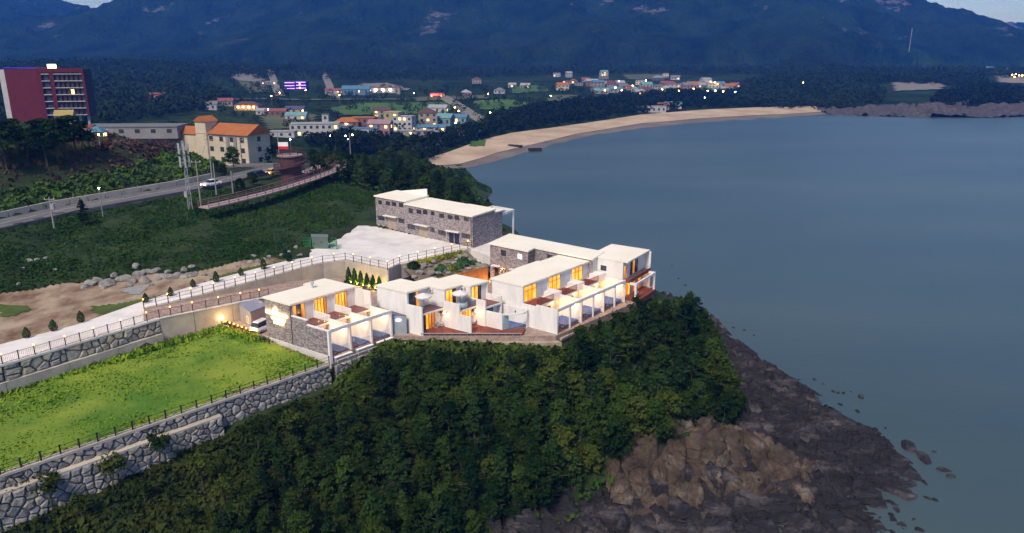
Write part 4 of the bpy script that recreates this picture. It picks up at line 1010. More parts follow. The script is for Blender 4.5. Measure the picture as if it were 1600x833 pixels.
# ---------------------------------------------------------------- end house with the sea balcony
FE = Frame((13.0, 122.3), (.54, .84), (.83, -.56))
def house_e():
    t = thing('end_house', 'white cube house with red balcony and pergola at the sea end', 'house', FE.p(4, 4, 12.8)); F = FE; W, bl = 8.8, 6.3; ZR, ZB = 19.6, 16.2
    _, s0, zt = hit(F, 939, 411, a=0); _, s1, zb = hit(F, 949, 419, a=0)
    s0, s1 = sorted((max(.5, min(s0, s1)), min(5.8, max(s0, s1)))); wz0, wz1 = 17.35, 18.25
    wall(F, 'b', -.1, .1, 0, bl, 12, ZR - .26, [(s0, s0 + 1.1, wz0, wz1)]).build('side_wall', M_white, t)
    window(F, 'b', -.1, -1, s0, s0 + 1.1, wz0, wz1, t, 2)
    mb = MB(); F.box(mb, W - .1, W + .1, 0, bl + 1.2, 12, ZR - .26); mb.build('side_wall', M_white, t)
    mb = MB(); F.box(mb, .1, W - .1, 0, .2, 12, ZR - .26); mb.build('rear_wall', M_white, t)
    mb = MB(); F.box(mb, -.15, W + .15, -.15, bl + .9, ZR - .26, ZR); mb.build('roof', M_roof, t)
    wall(F, 'a', bl - .2, bl, .1, W - .1, ZB, ZR - .262, [(.3, 1.5, ZB + .1, ZB + 2.4), (2.8, 6.0, ZB + .1, ZB + 2.5)]).build('upper_wall', M_white, t)
    window(F, 'a', bl, 1, .3, 1.5, ZB + .1, ZB + 2.4, t, 1, pane=M_litdim, fm=M_redwood); window(F, 'a', bl, 1, 2.8, 6.0, ZB + .1, ZB + 2.5, t, 3, lits=[M_pane, M_litdim], fm=M_redwood)
    mb = MB(); F.box(mb, .02, W - .1, bl, bl + 1.3, ZB - .25, ZB); mb.build('balcony_slab', M_deck, t)
    mb = MB(); F.box(mb, .02, W - .15, bl + 1.24, bl + 1.3, ZB + .004, ZB + .35); mb.build('balcony_kerb', M_deck, t)
    mb = MB(); F.box(mb, .04, W - .15, bl + 1.25, bl + 1.27, ZB + .36, ZB + 1.05); mb.build('glass_railing', M_glass, t)
    wall(F, 'a', bl - .2, bl, .1, W - .1, 12, ZB - .252, [(1.2, 3.2, 13, 15.3), (4.5, 7.5, 13, 15.4)]).build('lower_wall', mat('warm_render', (.62, .50, .42), .8), t)
    window(F, 'a', bl, 1, 1.2, 3.2, 13, 15.3, t, 2, lits=[M_litdim, M_lit], fm=M_redwood); window(F, 'a', bl, 1, 4.5, 7.5, 13, 15.4, t, 3, lits=[M_litdim, M_pane], fm=M_redwood)
    mb = MB(); F.box(mb, 0, W - .6, bl, bl + 2.6, 12.2, 12.98); mb.build('terrace_deck', M_deck, t)
    mb = MB()
    F.box(mb, .0, W - .7, bl + 2.2, bl + 2.5, ZB - .5, ZB - .1); F.box(mb, W - 1.0, W - .7, bl + 1.32, bl + 2.198, ZB - .5, ZB - .102); F.box(mb, 0, .3, bl + 1.32, bl + 2.198, ZB - .5, ZB - .102)
    for a in (0, W - 1.0): F.box(mb, a, a + .3, bl + 2.2, bl + 2.5, 12.3, ZB - .502)
    mb.build('pergola_frame', M_white, t)
    for a in (2, 6): wall_lamp(F, a + .4, bl, 15.4, t, 22, 'b', 1)
house_e()
cafe_set(FE, 3.0, 7.6, 12.99, 'patio table and chairs under the sea end pergola', M_furn)

# ---------------------------------------------------------------- stone houses behind
def stone_front(t, F, b0, b1, aF, z0, z1, wins, doors, raw=False):
    """front wall at a=aF facing -a; wins/doors given as survey pixel boxes"""
    ops = []; items = []
    for kind, lst in (('w', wins), ('d', doors)):
        for k, (x0, y0, x1, y1, *ex) in enumerate(lst):
            if raw: s0, zt, s1, zb = x0, y0, x1, y1
            else:
                _, s0, zt = hit(F, x0, (y0 + y1) / 2, a=aF); _, s1, _ = hit(F, x1, (y0 + y1) / 2, a=aF); xm = (x0 + x1) / 2
                _, _, zt = hit(F, xm, y0, a=aF); _, _, zb = hit(F, xm, y1, a=aF); s0, s1 = sorted((s0, s1))
            if kind == 'd': zb = z0 + .02
            s0 = max(s0, b0 + .1); s1 = min(s1, b1 - .1); zt = min(zt, z1 - .3); zb = max(zb, z0 + .02)
            if s1 - s0 < .3 or zt - zb < .3: continue
            ops.append((s0, s1, zb, zt)); items.append((kind, s0, s1, zb, zt, ex))
    wall(F, 'b', aF, aF + .25, b0, b1, z0 - .6, z1, ops).build('front_wall', M_clad, t)
    for kind, s0, s1, zb, zt, ex in items:
        if kind == 'w': window(F, 'b', aF, -1, s0, s1, zb, zt, t, 2, pane=ex[0] if ex else M_pane)
        else:
            d_ = window(F, 'b', aF, -1, s0, s1, zb, zt, t, ex[1] if len(ex) > 1 else 1, pane=ex[0], fm=ex[0], name='door')
            if len(ex) > 2:
                w = ex[2]; mb = MB(); F.box(mb, aF - .8, aF - .004, s0 - w, s1 + w, zt + .12, zt + .26); mb.build('door_canopy', M_canopy, t)
def zr4(l): return [tuple([x0 / 5.207 + 560, y0 / 5.207 + 270, x1 / 5.207 + 560, y1 / 5.207 + 270, *ex]) for x0, y0, x1, y1, *ex in l]
def zr3(l): return [tuple([x0 / 4.167 + 740, y0 / 4.167 + 350, x1 / 4.167 + 740, y1 / 4.167 + 350, *ex]) for x0, y0, x1, y1, *ex in l]
FD = Frame((-29.2, 157.7), (.537, .844), (.77, -.638))
def house_d():
    t = thing('stone_house', 'long two storey stone clad house with cream roof beside the parking', 'house', FD.p(3, 14, 16.3)); F = FD; Z0 = 16.3
    W1 = zr4([(162,225,192,258),(222,233,258,265),(272,240,308,272),(330,247,366,280),(157,352,213,387),(325,373,374,410)])
    D1 = zr4([(235,360,305,447, M_beigedoor, 2, .6)])
    W2 = zr4([(408,290,444,328),(472,300,512,335),(525,303,562,340),(588,315,618,347),(657,333,697,368),(727,345,767,378),(782,350,822,385),(856,360,898,393),(402,420,463,460),(585,447,620,483),(650,470,712,507),(838,495,910,533)])
    D2 = zr4([(487,433,562,525, M_beigedoor, 2, .6),(738,480,775,570, M_navy, 1, .5),(783,487,820,577, M_navy, 1, .3)])
    bs = 9.4
    stone_front(t, F, 0, bs, .35, Z0, 22.75, W1, D1); stone_front(t, F, bs, 28.2, 0, Z0, 22.3, W2, D2)
    for nm, b0, b1, a0, a1, zr in (('roof', -.25, bs + .3, .1, 7.6, 22.98), ('roof', bs - .1, 28.35, -.2, 7.9, 22.52)):
        mb = MB(); F.box(mb, a0, a1, b0, b1, zr - .24, zr); mb.build(nm, M_roof, t)
    mb = MB(); F.box(mb, .02, 7.6, 27.95, 28.2, Z0 - .6, 22.28); mb.build('end_wall', M_clad, t)
    mb = MB(); F.box(mb, .6, 7.4, 0, .25, Z0 - .6, 22.7); mb.build('end_wall', M_clad, t)
    mb = MB(); F.box(mb, 7.2, 7.4, .25, 27.95, Z0 - .6, 22.26); mb.build('rear_wall', M_clad, t)
    mb = MB(); F.box(mb, .37, 7.2, bs + .002, bs + .3, 22.0, 22.738); mb.build('step_wall', M_white, t)
    # sloped parapet behind the left roof
    mb = MB(); mb.add([F.p(7.35, 1.5, 22.99), F.p(7.35, 9.4, 22.99), F.p(7.55, 9.4, 22.99), F.p(7.55, 1.5, 22.99), F.p(7.35, 1.5, 23.05), F.p(7.35, 9.4, 24.4), F.p(7.55, 9.4, 24.4), F.p(7.55, 1.5, 23.05)], [(0, 3, 2, 1), (4, 5, 6, 7), (0, 1, 5, 4), (1, 2, 6, 5), (2, 3, 7, 6), (3, 0, 4, 7)]); mb.build('sloped_parapet', M_white, t)
    # lower wing and pergola at the sea side
    mb = MB(); F.box(mb, 7.62, 10.6, 19, 28.0, Z0 - .8, 21.6); mb.build('sea_wing', M_clad, t)
    mb = MB(); F.box(mb, 7.64, 10.8, 18.8, 28.2, 21.61, 21.83); mb.build('roof', M_roof, t)
    mb = MB(); F.box(mb, 10.82, 15.2, 27.6, 27.95, 20.6, 21.1); F.box(mb, 10.82, 15.2, 22.0, 22.35, 20.6, 21.1); F.box(mb, 14.9, 15.2, 22.352, 27.598, 20.6, 21.1)
    F.box(mb, 14.9, 15.2, 27.602, 27.948, 15.5, 20.598); F.box(mb, 14.9, 15.2, 22.002, 22.348, 15.5, 20.598); mb.build('pergola_frame', M_white, t)
    mb = MB(); F.box(mb, 10.62, 15.6, 21.5, 28.2, 14.6, 15.7); mb.build('sea_deck', M_deck, t)
    for b in (27.85,): mb = MB(); mb.tube(F.p(-.08, b, 16.5), F.p(-.08, b, 22.2), .05, n=5); mb.build('downpipe', M_black, t)
house_d()
structure(MB().prism([FD.p(-.6, 27.6, 0)[:2], FD.p(-.2, 34.5, 0)[:2], FD.p(12, 34.0, 0)[:2], FD.p(12, 27.6, 0)[:2]], 12.5, [16.25, 15.2, 15.4, 16.2]).build('house_apron', M_conc))
FF = Frame((-3.9, 130.0), (.46, .888), (.78, -.626))
def house_f():
    t = thing('stone_house', 'stone clad house with cream roof behind the long villa', 'house', FF.p(3, 8, 13)); F = FF; Z0, Z1 = 13.0, 19.5
    blank = glow('bright_screen_window', (.9, .85, .9), .9)
    W1 = [(2.5, 18.9, 3.7, 17.85), (6.2, 18.9, 7.2, 17.85, blank), (2.6, 15.6, 3.7, 14.6)]; D1 = [(1.0, 15.7, 1.95, 13, M_frame, 1, .35), (5.1, 15.7, 6.1, 13, M_frame, 1, .35)]
    W2 = [(11.2, 18.95, 12.4, 17.9), (12.9, 18.95, 14.1, 17.9, M_litdim), (17.4, 18.95, 18.8, 17.9)]
    stone_front(t, F, 0, 8.5, 0, Z0, Z1, W1, D1, True); stone_front(t, F, 8.5, 20.4, 2.6, Z0, Z1, W2, [], True)
    mb = MB(); F.box(mb, .252, 2.6, 8.25, 8.5, Z0 - .5, Z1 - .01); mb.build('return_wall', M_clad, t)
    mb = MB(); F.box(mb, .252, 7.6, 0, .25, Z0 - .5, Z1 - .01); mb.build('end_wall', M_clad, t)
    mb = MB(); F.box(mb, 2.852, 7.6, 20.15, 20.4, Z0 - .8, Z1 - .01); mb.build('end_wall', M_white, t)
    mb = MB(); F.box(mb, 7.4, 7.6, .25, 20.15, Z0 - .8, Z1 - .02); mb.build('rear_wall', M_clad, t)
    mb = MB(); F.box(mb, -.2, 7.8, -.2, 8.7, Z1, Z1 + .26); F.box(mb, 2.4, 7.8, 8.702, 20.6, Z1, Z1 + .26); mb.build('roof', M_roof, t)
    wall_lamp(F, 0, 2.9, 15.6, t, 22, 'a', -1, (1, .5, .2)); wall_lamp(F, 0, 6.8, 15.6, t, 18, 'a', -1, (1, .5, .2))
house_f()
# wooden screen fence lit from its foot
def screen_fence():
    A, B = Vector((-14.6, 121.2)), Vector((-4.3, 130.0)); L = (B - A).length; d = (B - A) / L; nn = Vector((d.y, -d.x)); n = 11
    t = thing('wooden_screen_fence', 'orange lit wooden screen fence in front of the rock garden', 'fence', (*A, 13)); M_wood = mat('cedar_boards', (.34, .15, .05), .7, (.42, .20, .07), 1.5, .1, 5, stretch=(3, 3, .3))
    for k in range(n):
        p = A + d * (L * k / n + .02); q = A + d * (L * (k + 1) / n - .02); mb = MB(); mb.prism([(w.x, w.y) for w in (p + nn * .05, q + nn * .05, q - nn * .05, p - nn * .05)], 12.9, 15.3); mb.build('board_panel', M_wood, t)
    mb = MB(); mb.prism([(w.x, w.y) for w in (A + nn * .1, B + nn * .1, B - nn * .1, A - nn * .1)], 15.304, 15.42); mb.build('top_rail', M_wood, t)
    for k in range(5):
        p = A + d * (L * (k + .7) / 5) + nn * .8; mb = MB(); mb.tube((p.x, p.y, 12.9), (p.x, p.y, 13.1), .08, .1, 6); lo = mb.build('foot_light', M_black, t)
        point_light(lo, (p.x, p.y, 13.3), 30, (1, .42, .06), .1)
screen_fence()
# grey shed under the road wall
FS = Frame((-41.8, 110.9), (.80, .60), (.66, -.75))
def shed():
    t = thing('shed', 'small grey metal shed with blue grey roof beside the stone clad villa', 'shed', FS.p(2, 2, 12.9)); F = FS
    _q = P(373, 475, 15.6), P(391, 487, 15.6), P(418, 476, 15.6), P(400, 467, 15.6)
    c = [Vector((q.x, q.y)) for q in _q]
    M_ribs = mat('ribbed_metal', (.16, .18, .21), .5, (.26, .28, .31), 6, .3, 6, stretch=(1, 1, .02)); M_pink = mat('pink_panel', (.50, .33, .27), .7, (.56, .38, .31), 1)
    def side(a, b, m, nm):
        mb = MB(); cc = (c[0] + c[1] + c[2] + c[3]) / 4; k = .1; a2 = a.lerp(cc, .04); b2 = b.lerp(cc, .04)
        mb.prism([(w.x, w.y) for w in (a, b, b2, a2)], 12.7, 15.42); return mb.build(nm, m, t)
    side(c[0], c[1], M_ribs, 'front_wall'); side(c[1], c[2], M_pink, 'side_wall'); side(c[2], c[3], M_ribs, 'rear_wall'); side(c[3], c[0], M_ribs, 'side_wall')
    cc = (c[0] + c[1] + c[2] + c[3]) / 4; MB().prism([(w.x, w.y) for w in (x.lerp(cc, -.06) for x in c)], 15.424, 15.6).build('roof', mat('shed_roof', (.20, .22, .29), .5, (.25, .27, .34), 1), t)
    dd = (c[1] - c[0]); nn = Vector((dd.y, -dd.x)).normalized(); nn = nn if nn.y < 0 else -nn
    p, q = c[0] + dd * .62 + nn * .004, c[0] + dd * .82 + nn * .004; mb = MB(); mb.prism([(w.x, w.y) for w in (p, q, q + nn * .05, p + nn * .05)], 13.4, 14.5); w = mb.build('window', M_canopy, t)
    p, q = c[0] + dd * .645 + nn * .056, c[0] + dd * .795 + nn * .056; mb = MB(); mb.prism([(w_.x, w_.y) for w_ in (p, q, q + nn * .01, p + nn * .01)], 13.5, 14.4); mb.build('pane', M_litdim, w)
    return c, nn
SHED_C, SHED_N = shed()
# ---------------------------------------------------------------- where sight lines of the survey meet the land
def ground_hit(px, py, zoff=0.0):
    q = P(px, py, 0.0) if py > HORIZON + 2 else P(px, HORIZON + 2, 0.0); o = Vector((0, 0, CAM_H)); d = (q - o)
    t = np.linspace(.05, 1.0, 700) ** 1.0; X = o.x + d.x * t; Y = o.y + d.y * t; Zr = CAM_H + d.z * t; Zl = np.maximum(land_z(X, Y), 0)
    k = np.argmax(Zr <= Zl + zoff)
    if Zr[k] > Zl[k] + zoff: k = len(t) - 1
    return Vector((X[k], Y[k], Zl[k]))
def project(x, y, z):
    dz = z - CAM_H; dep = y * _C - dz * _S; return 800 + FPX * x / dep, 416.5 - FPX * (y * _S + dz * _C) / dep
# ---------------------------------------------------------------- foliage
def leaf_quads(cen, nrm, size, rng, tilt=.8):
    n = len(cen); nn = nrm + rng.normal(0, tilt, (n, 3)); nn /= np.linalg.norm(nn, axis=1, keepdims=True) + 1e-9
    up = np.tile(np.array([[.3, .2, .93]]), (n, 1)); t = np.cross(nn, up); t /= np.linalg.norm(t, axis=1, keepdims=True) + 1e-9; b = np.cross(nn, t)
    a = rng.uniform(0, 6.28, (n, 1)); t2 = t * np.cos(a) + b * np.sin(a); b2 = -t * np.sin(a) + b * np.cos(a); s = np.asarray(size).reshape(-1, 1)
    v = np.stack([cen + t2 * s, cen + b2 * s * .55, cen - t2 * s, cen - b2 * s * .55], 1).reshape(-1, 3)
    return v, np.arange(4 * n).reshape(-1, 4)
def crown(seed, H, base, rad, nclump, per, leaf, flat=.7, conic=0.0, squash=1.0, cl=.34):
    r = np.random.default_rng(seed); cs = []; ns = []; ss = []
    for k in range(nclump):
        th = r.uniform(0, 6.28); zf = r.uniform(0, 1) ** .8; rr = rad * math.sqrt(max(.02, 1 - (2 * zf - .85) ** 2 * .8)) * (1 - conic * zf) * r.uniform(.45, 1.08)
        c = np.array([math.cos(th) * rr * .72, math.sin(th) * rr * .72, base + (H - base) * (zf * .93 + .02)])
        cr = rad * cl * r.uniform(.7, 1.25) * (1 - conic * .5 * zf)
        d = r.normal(0, 1, (per, 3)); d /= np.linalg.norm(d, axis=1, keepdims=True); d[:, 2] = np.where(d[:, 2] < -.35, -d[:, 2], d[:, 2])
        q = c + d * np.array([1, 1, flat]) * cr * r.uniform(.72, 1.05, (per, 1)); cs.append(q); ns.append(d + np.array([0, 0, .25])); ss.append(r.uniform(.6, 1.25, per) * leaf)
    q = r.normal(0, 1, (per * 3, 3)); q /= np.linalg.norm(q, axis=1, keepdims=True); zf = r.uniform(.1, 1.06, per * 3)
    cs.append(np.stack([q[:, 0] * rad * (1.12 - conic * zf) * np.sqrt(np.clip(1.1 - (2 * zf - .9) ** 2 * .75, .05, 1)) , q[:, 1] * rad * (1.12 - conic * zf) * np.sqrt(np.clip(1.1 - (2 * zf - .9) ** 2 * .75, .05, 1)), base + (H - base) * zf], 1)); ns.append(q + np.array([0, 0, .6])); ss.append(r.uniform(.5, 1.0, per * 3) * leaf)
    return leaf_quads(np.concatenate(cs), np.concatenate(ns), np.concatenate(ss), r)
M_bark = mat('bark', (.045, .034, .026), .95, (.09, .07, .055), 3, .3, 8)
M_leafA = leafmat('wood_foliage', (.007, .020, .004), (.035, .066, .011), .30)
M_leafB = leafmat('olive_foliage', (.010, .024, .004), (.053, .074, .011), .30)
M_leafC = leafmat('pine_foliage', (.004, .016, .005), (.024, .050, .012), .30)
M_bush = leafmat('bank_foliage', (.020, .054, .008), (.066, .122, .020), .10)
def make_tree(name, label, cat, seed, H, rad, base, nclump, per, leaf, m, flat=.7, conic=0.0, group=None, lean=.0, limbs=5, cl=.34):
    t = thing(name, label, cat, (0, 0, 0), group); r = random.Random(seed)
    mb = MB(); pts = [Vector((0, 0, -.6))]; 
    for k in range(1, 5): pts.append(Vector((lean * k / 4 + r.uniform(-.06, .06) * H * .3, r.uniform(-.06, .06) * H * .3, H * .88 * k / 4)))
    for k in range(4): mb.tube(pts[k], pts[k + 1], H * .022 * (1 - k * .21), H * .022 * (1 - (k + 1) * .21), 6, False)
    for k in range(limbs):
        f = r.uniform(base / H, .8); i = min(3, int(f * 4)); a = pts[i].lerp(pts[i + 1], f * 4 - i) if i < 4 else pts[4]; th = r.uniform(0, 6.28); L = rad * r.uniform(.5, .85)
        mb.tube(a, a + Vector((math.cos(th) * L, math.sin(th) * L, L * r.uniform(.15, .6))), H * .010, H * .004, 4, False)
    mb.build('trunk', M_bark, t)
    v, f = crown(seed, H, base, rad, nclump, per, leaf, flat, conic, cl=cl); v[:, 0] += lean * .6; arrmesh('crown', v, f, m, t)
    return t
WOOD = 'trees of the wood on the headland slope'
proto = [
 make_tree('broadleaf_tree', 'dark green tree in the dense wood below the villas', 'tree', 1, 6.0, 2.25, .9, 50, 52, .23, M_leafA, .62, .3, WOOD, cl=.27),
 make_tree('broadleaf_tree', 'dark green tree in the dense wood below the villas', 'tree', 2, 6.0, 2.0, .8, 46, 54, .22, M_leafA, .7, .5, WOOD, cl=.26),
 make_tree('broadleaf_tree', 'dark green tree in the dense wood below the villas', 'tree', 3, 6.0, 2.5, 1.3, 56, 46, .23, M_leafB, .55, .2, WOOD, cl=.25),
 make_tree('pine_tree', 'dark green pine in the dense wood below the villas', 'tree', 4, 6.6, 2.2, 1.2, 44, 56, .21, M_leafC, .36, .45, WOOD, cl=.28),
 make_tree('pine_tree', 'dark green pine in the dense wood below the villas', 'tree', 5, 7.0, 1.9, .8, 52, 46, .20, M_leafC, .4, .8, WOOD, cl=.26),
]
used = set()
def plant(k, x, y, z, s, rz, label=None, group=None, sxy=None):
    o = proto[k] if k not in used else copy_tree(proto[k]); used.add(k)
    o.location = (x, y, z); o.rotation_euler = (0, 0, rz); o.scale = ((sxy or s), (sxy or s), s)
    if label: o['label'] = label
    if group: o['group'] = group
    return o
FOREST = [(-24,84.5),(-19.5,94),(-14,99.4),(-4,100.2),(5,100.2),(12,104),(18,110),(23,116),(29,121.5),(33,128),(37,121),(36.3,111),(34,100.5),(31,91.8),(22,86),(14,81.8),(8,77.5),(3,73.5),(-4,68.5),(-14,63.5),(-26,58),(-31,66),(-28,78)]
LIM = [(0,900),(300,760),(400,690),(450,655),(520,615),(560,562),(650,541),(780,543),(870,537),(895,520),(915,488),(945,458),(975,452),(1000,466),(1045,462),(1078,446),(1095,470),(1118,505),(1135,560),(1168,636),(1185,690),(1210,740),(1300,900)]
def forest():
    r = random.Random(5); pts = []; tries = 0
    poly = FOREST; 
    while tries < 9000 and len(pts) < 285:
        tries += 1; x = r.uniform(-31, 37); y = r.uniform(57, 129)
        if not bool(inside(np.array([x]), np.array([y]), poly)[0]): continue
        dmin = 1.75 if y < 100 else 1.9
        if any((x - a) ** 2 + (y - b) ** 2 < dmin ** 2 for a, b, *_ in pts): continue
        pts.append((x, y))
    Z = land_z(np.array([p[0] for p in pts]), np.array([p[1] for p in pts]))
    for (x, y), z in zip(pts, Z):
        k = r.choice([0, 0, 1, 2, 2, 3, 4, 4]); s = r.uniform(.5, 1.2)
        if x < -14: s *= .72
        h = 6.2
        for _ in range(14):
            px, py = project(x, y, z + h * s); lim = np.interp(px, [a for a, b in LIM], [b for a, b in LIM])
            if py >= lim + r.uniform(-2, 9): break
            s *= .9
        if s < .27: continue
        plant(k, x, y, z - .1, s, r.uniform(0, 6.28), sxy=max(s, .5) * r.uniform(.9, 1.15))
forest()
# low scrub as one mass
def scrub(name, label, poly, n, m, size, h, seed, per=9, exclude=(), leafs=.32):
    r = np.random.default_rng(seed); xs = [p[0] for p in poly]; ys = [p[1] for p in poly]
    x = r.uniform(min(xs), max(xs), n * 3); y = r.uniform(min(ys), max(ys), n * 3); k = inside(x, y, poly)
    for e in exclude: k &= ~inside(x, y, e)
    dens = fbm(x / 6, y / 6, seed); k &= r.random(len(x)) < np.clip((dens - .2) * 2.6, .35, 1)
    x, y = x[k][:n], y[k][:n]; n = len(x); z = land_z(x, y); sz = size * r.uniform(.5, 1.3, n) * (.6 + .8 * fbm(x / 4, y / 4, seed + 3))
    d = r.normal(0, 1, (n, per, 3)); d /= np.linalg.norm(d, axis=2, keepdims=True); d[:, :, 2] = np.abs(d[:, :, 2])
    c = np.stack([x, y, z], 1)[:, None, :] + d * sz[:, None, None] * np.array([1, 1, h]); v, f = leaf_quads(c.reshape(-1, 3), d.reshape(-1, 3), np.repeat(sz, per) * leafs / .5 * r.uniform(.5, 1.1, n * per), r)
    o = arrmesh(name, v, f, m); o['kind'] = 'stuff'; tag(o, label, 'scrub'); return o
scrub('scrub', 'dark low scrub covering the slope below the stone wall', [(-76,36),(-23.5,90.5),(-15,97),(-4,96.5),(2,88),(-4,74),(-14,63),(-38,42),(-66,25)], 15000, leafmat('slope_scrub', (.009, .019, .004), (.040, .054, .010), .16), .62, .75, 41, 10)
scrub('scrub', 'scrub at the forest foot along the shore rocks', [(-30,54),(-14,61),(-3,66),(5,72),(10,77.5),(14,81.5),(21,85.5),(29.5,92),(33,101),(36,111),(37,122),(34,130),(30,124),(30,106),(22,92),(8,82),(-6,72),(-24,62)], 1100, M_bush, .7, .8, 43, 10)
scrub('scrub', 'short bushes and weeds along the garden edge under the villas', [(-23,92.6),(-18.6,100.3),(-13,100.5),(2,100.7),(5,100.6),(8,101.0),(18,113.4),(25,121.5),(27,119.5),(18,109),(9,98),(4,94.2),(-4,93.0),(-13,93.0),(-18,92),(-22,89.5)], 3600, leafmat('garden_weeds', (.016, .038, .006), (.055, .085, .015), .4), .75, 1.0, 47, 10)
BANK = [(-106,98),(-90,121),(-86,136),(-72,158),(-65,169),(-58,176),(-48,186),(-34,193),(-26,185),(-32,172),(-34,161),(-37,152),(-39.5,139),(-43.5,133),(-54,123),(-69,117),(-83,103.5),(-100,85)]
scrub('scrub', 'dense green creepers and scrub covering the bank under the public road', BANK, 17000, M_bush, .38, .5, 51, 7)
HILLP = [(-118,104),(-101,128),(-96,143),(-91,157),(-81,174),(-77,190),(-80,205),(-100,214),(-135,212),(-170,190),(-170,130)]
def gpoly(px): return [(q.x, q.y) for q in (ground_hit(a, b) for a, b in px)]
scrub('scrub', 'dark green bushes on the cut hillside above the public road', gpoly([(-30,338),(0,334),(100,316),(200,300),(285,283),(330,268),(352,252),(325,228),(300,232),(250,250),(200,262),(100,285),(0,300),(-30,305)]), 5000, M_bush, .95, .8, 53, 9)
scrub('scrub', 'purple brown brushwood on the cleared upper hillside', gpoly([(-30,312),(0,306),(100,290),(200,266),(250,254),(300,236),(290,222),(240,212),(180,212),(100,222),(0,232),(-30,240)]), 3800, leafmat('brushwood', (.030, .016, .014), (.15, .092, .076), .12), .9, .55, 57, 8)
scrub('scrub', 'undergrowth beneath the trees between the stone house and the beach', [(-34,193),(-48,186),(-56,196),(-60,240),(-50,330),(-24,335),(-14,290),(-9,240),(0,200),(-4,186),(-14,176),(-26,170)], 3000, M_bush, 1.0, .8, 59, 8)
scrub('scrub', 'weeds along the foot of the rubble road wall', [(-80,62),(-62,83.5),(-46.8,102),(-44,105.6),(-45,104),(-48,99),(-61,81.5),(-79,60)], 1, M_bush, .4, 1, 61) if False else None
# ---------------------------------------------------------------- other trees
MID = 'trees between the stone house and the beach'
def mid_trees():
    r = random.Random(9); poly = [(-33,195),(-47,188),(-54,200),(-58,240),(-48,320),(-27,325),(-17,288),(-12,240),(-4,205),(-6,190),(-14,178),(-24,172)]; pts = []
    for _ in range(3000):
        x = r.uniform(-60, 0); y = r.uniform(170, 330)
        if len(pts) >= 95: break
        if not bool(inside(np.array([x]), np.array([y]), poly)[0]) or any((x - a) ** 2 + (y - b) ** 2 < 4.2 ** 2 for a, b in pts): continue
        pts.append((x, y))
    for x, y in pts:
        s = r.uniform(.9, 1.45); z = lz(x, y)
        lim_px, lim_py = [540, 600, 640, 690, 720, 745], [222, 222, 232, 262, 276, 310]
        for _ in range(10):
            px, py = project(x, y, z + 6.2 * s)
            if py >= np.interp(px, lim_px, lim_py) or s < .5: break
            s *= .9
        plant(r.choice([0, 1, 2, 3, 4]), x, y, z - .2, s, r.uniform(0, 6.28), 'dark tree in the wood between the stone house and the beach', MID)
mid_trees()
def tree_at(k, px, pyb, pyt, label, group, zo=0, wide=1.0):
    g = ground_hit(px, pyb); z0 = g.z; hs = np.linspace(1, 14, 60); pp = [project(g.x, g.y, z0 + h)[1] for h in hs]; h = hs[int(np.argmin(np.abs(np.array(pp) - pyt)))]
    plant(k, g.x, g.y, z0 - .1, h / 6.1, px * .37, label, group, sxy=h / 6.1 * wide)
# sparse slim trees in front of the stone wall
SL = make_tree('young_tree', 'slim young tree against the stone wall', 'tree', 21, 4.2, 1.1, 2.4, 9, 42, .19, M_leafB, .55, .2, 'young trees in front of the stone wall', .3, 5, .42); proto.append(SL)
for i, (px, yb, yt) in enumerate(((250,733,672),(178,768,712),(84,800,738),(36,798,742),(318,770,702),(404,722,652),(459,702,640),(228,790,745),(130,815,770),(352,800,742),(380,830,775),(300,825,790))):
    g = ground_hit(px, yb); hs = np.linspace(1, 9, 50); h = hs[int(np.argmin([abs(project(g.x, g.y, g.z + q)[1] - yt) for q in hs]))]
    lab = ['slim young tree halfway along the stone wall ledge', 'small bushy tree left of the slim tree by the ledge', 'broad young tree low at the left end of the wall', 'leftmost young tree against the stone wall'][i] if i < 4 else 'slim young tree on the scrub slope below the stone wall'
    plant(5, g.x, g.y, g.z - .1, h / 4.2, i * 1.3, lab, 'young trees in front of the stone wall', sxy=h / 4.2 * (1.3 if i in (1, 2, 3) else 1.0))
# pines on the left hill
PN = make_tree('pine_tree', 'tall pine on the hill in front of the red hotel', 'tree', 31, 9.0, 2.6, 4.6, 15, 80, .34, M_leafC, .38, .1, 'pines on the hill before the red hotel', .6, 8, .46); proto.append(PN)
for i, (px, yb, yt) in enumerate(((5,250,188),(28,245,195),(12,268,205),(45,252,205),(60,238,188),(75,262,200),(92,255,185),(105,250,192),(120,242,180),(130,246,190),(70,230,185),(142,236,205),(-15,255,190),(24,232,186))):
    g = ground_hit(px, yb); hs = np.linspace(2, 16, 60); h = hs[int(np.argmin([abs(project(g.x, g.y, g.z + q)[1] - yt) for q in hs]))]
    plant(6, g.x, g.y, g.z - .2, h / 9.0, i * 2.1, sxy=h / 9.0 * 1.25)
for px, yb, yt, k, lab in ((132,352,316,4,'dark conifer on the near edge of the public road'),(376,300,278,0,'round bush beside the public road walkway'),(395,291,268,2,'small tree beside the dark car on the public road'),(365,262,228,0,'dark tree in front of the cream apartment block gable'),(400,262,215,3,'tall dark tree right of the cream apartment block'),(415,262,218,0,'dense tree behind the spiral tower on its left'),(490,262,232,0,'dense tree behind the spiral tower on its right'),(510,258,226,1,'dark tree above the curved walkway'),(338,268,250,2,'bushy tree below the cream apartment block'),(349,275,255,0,'rounded tree on the corner of the public road')):
    tree_at(k, px, yb, yt, lab, None, wide=1.25)
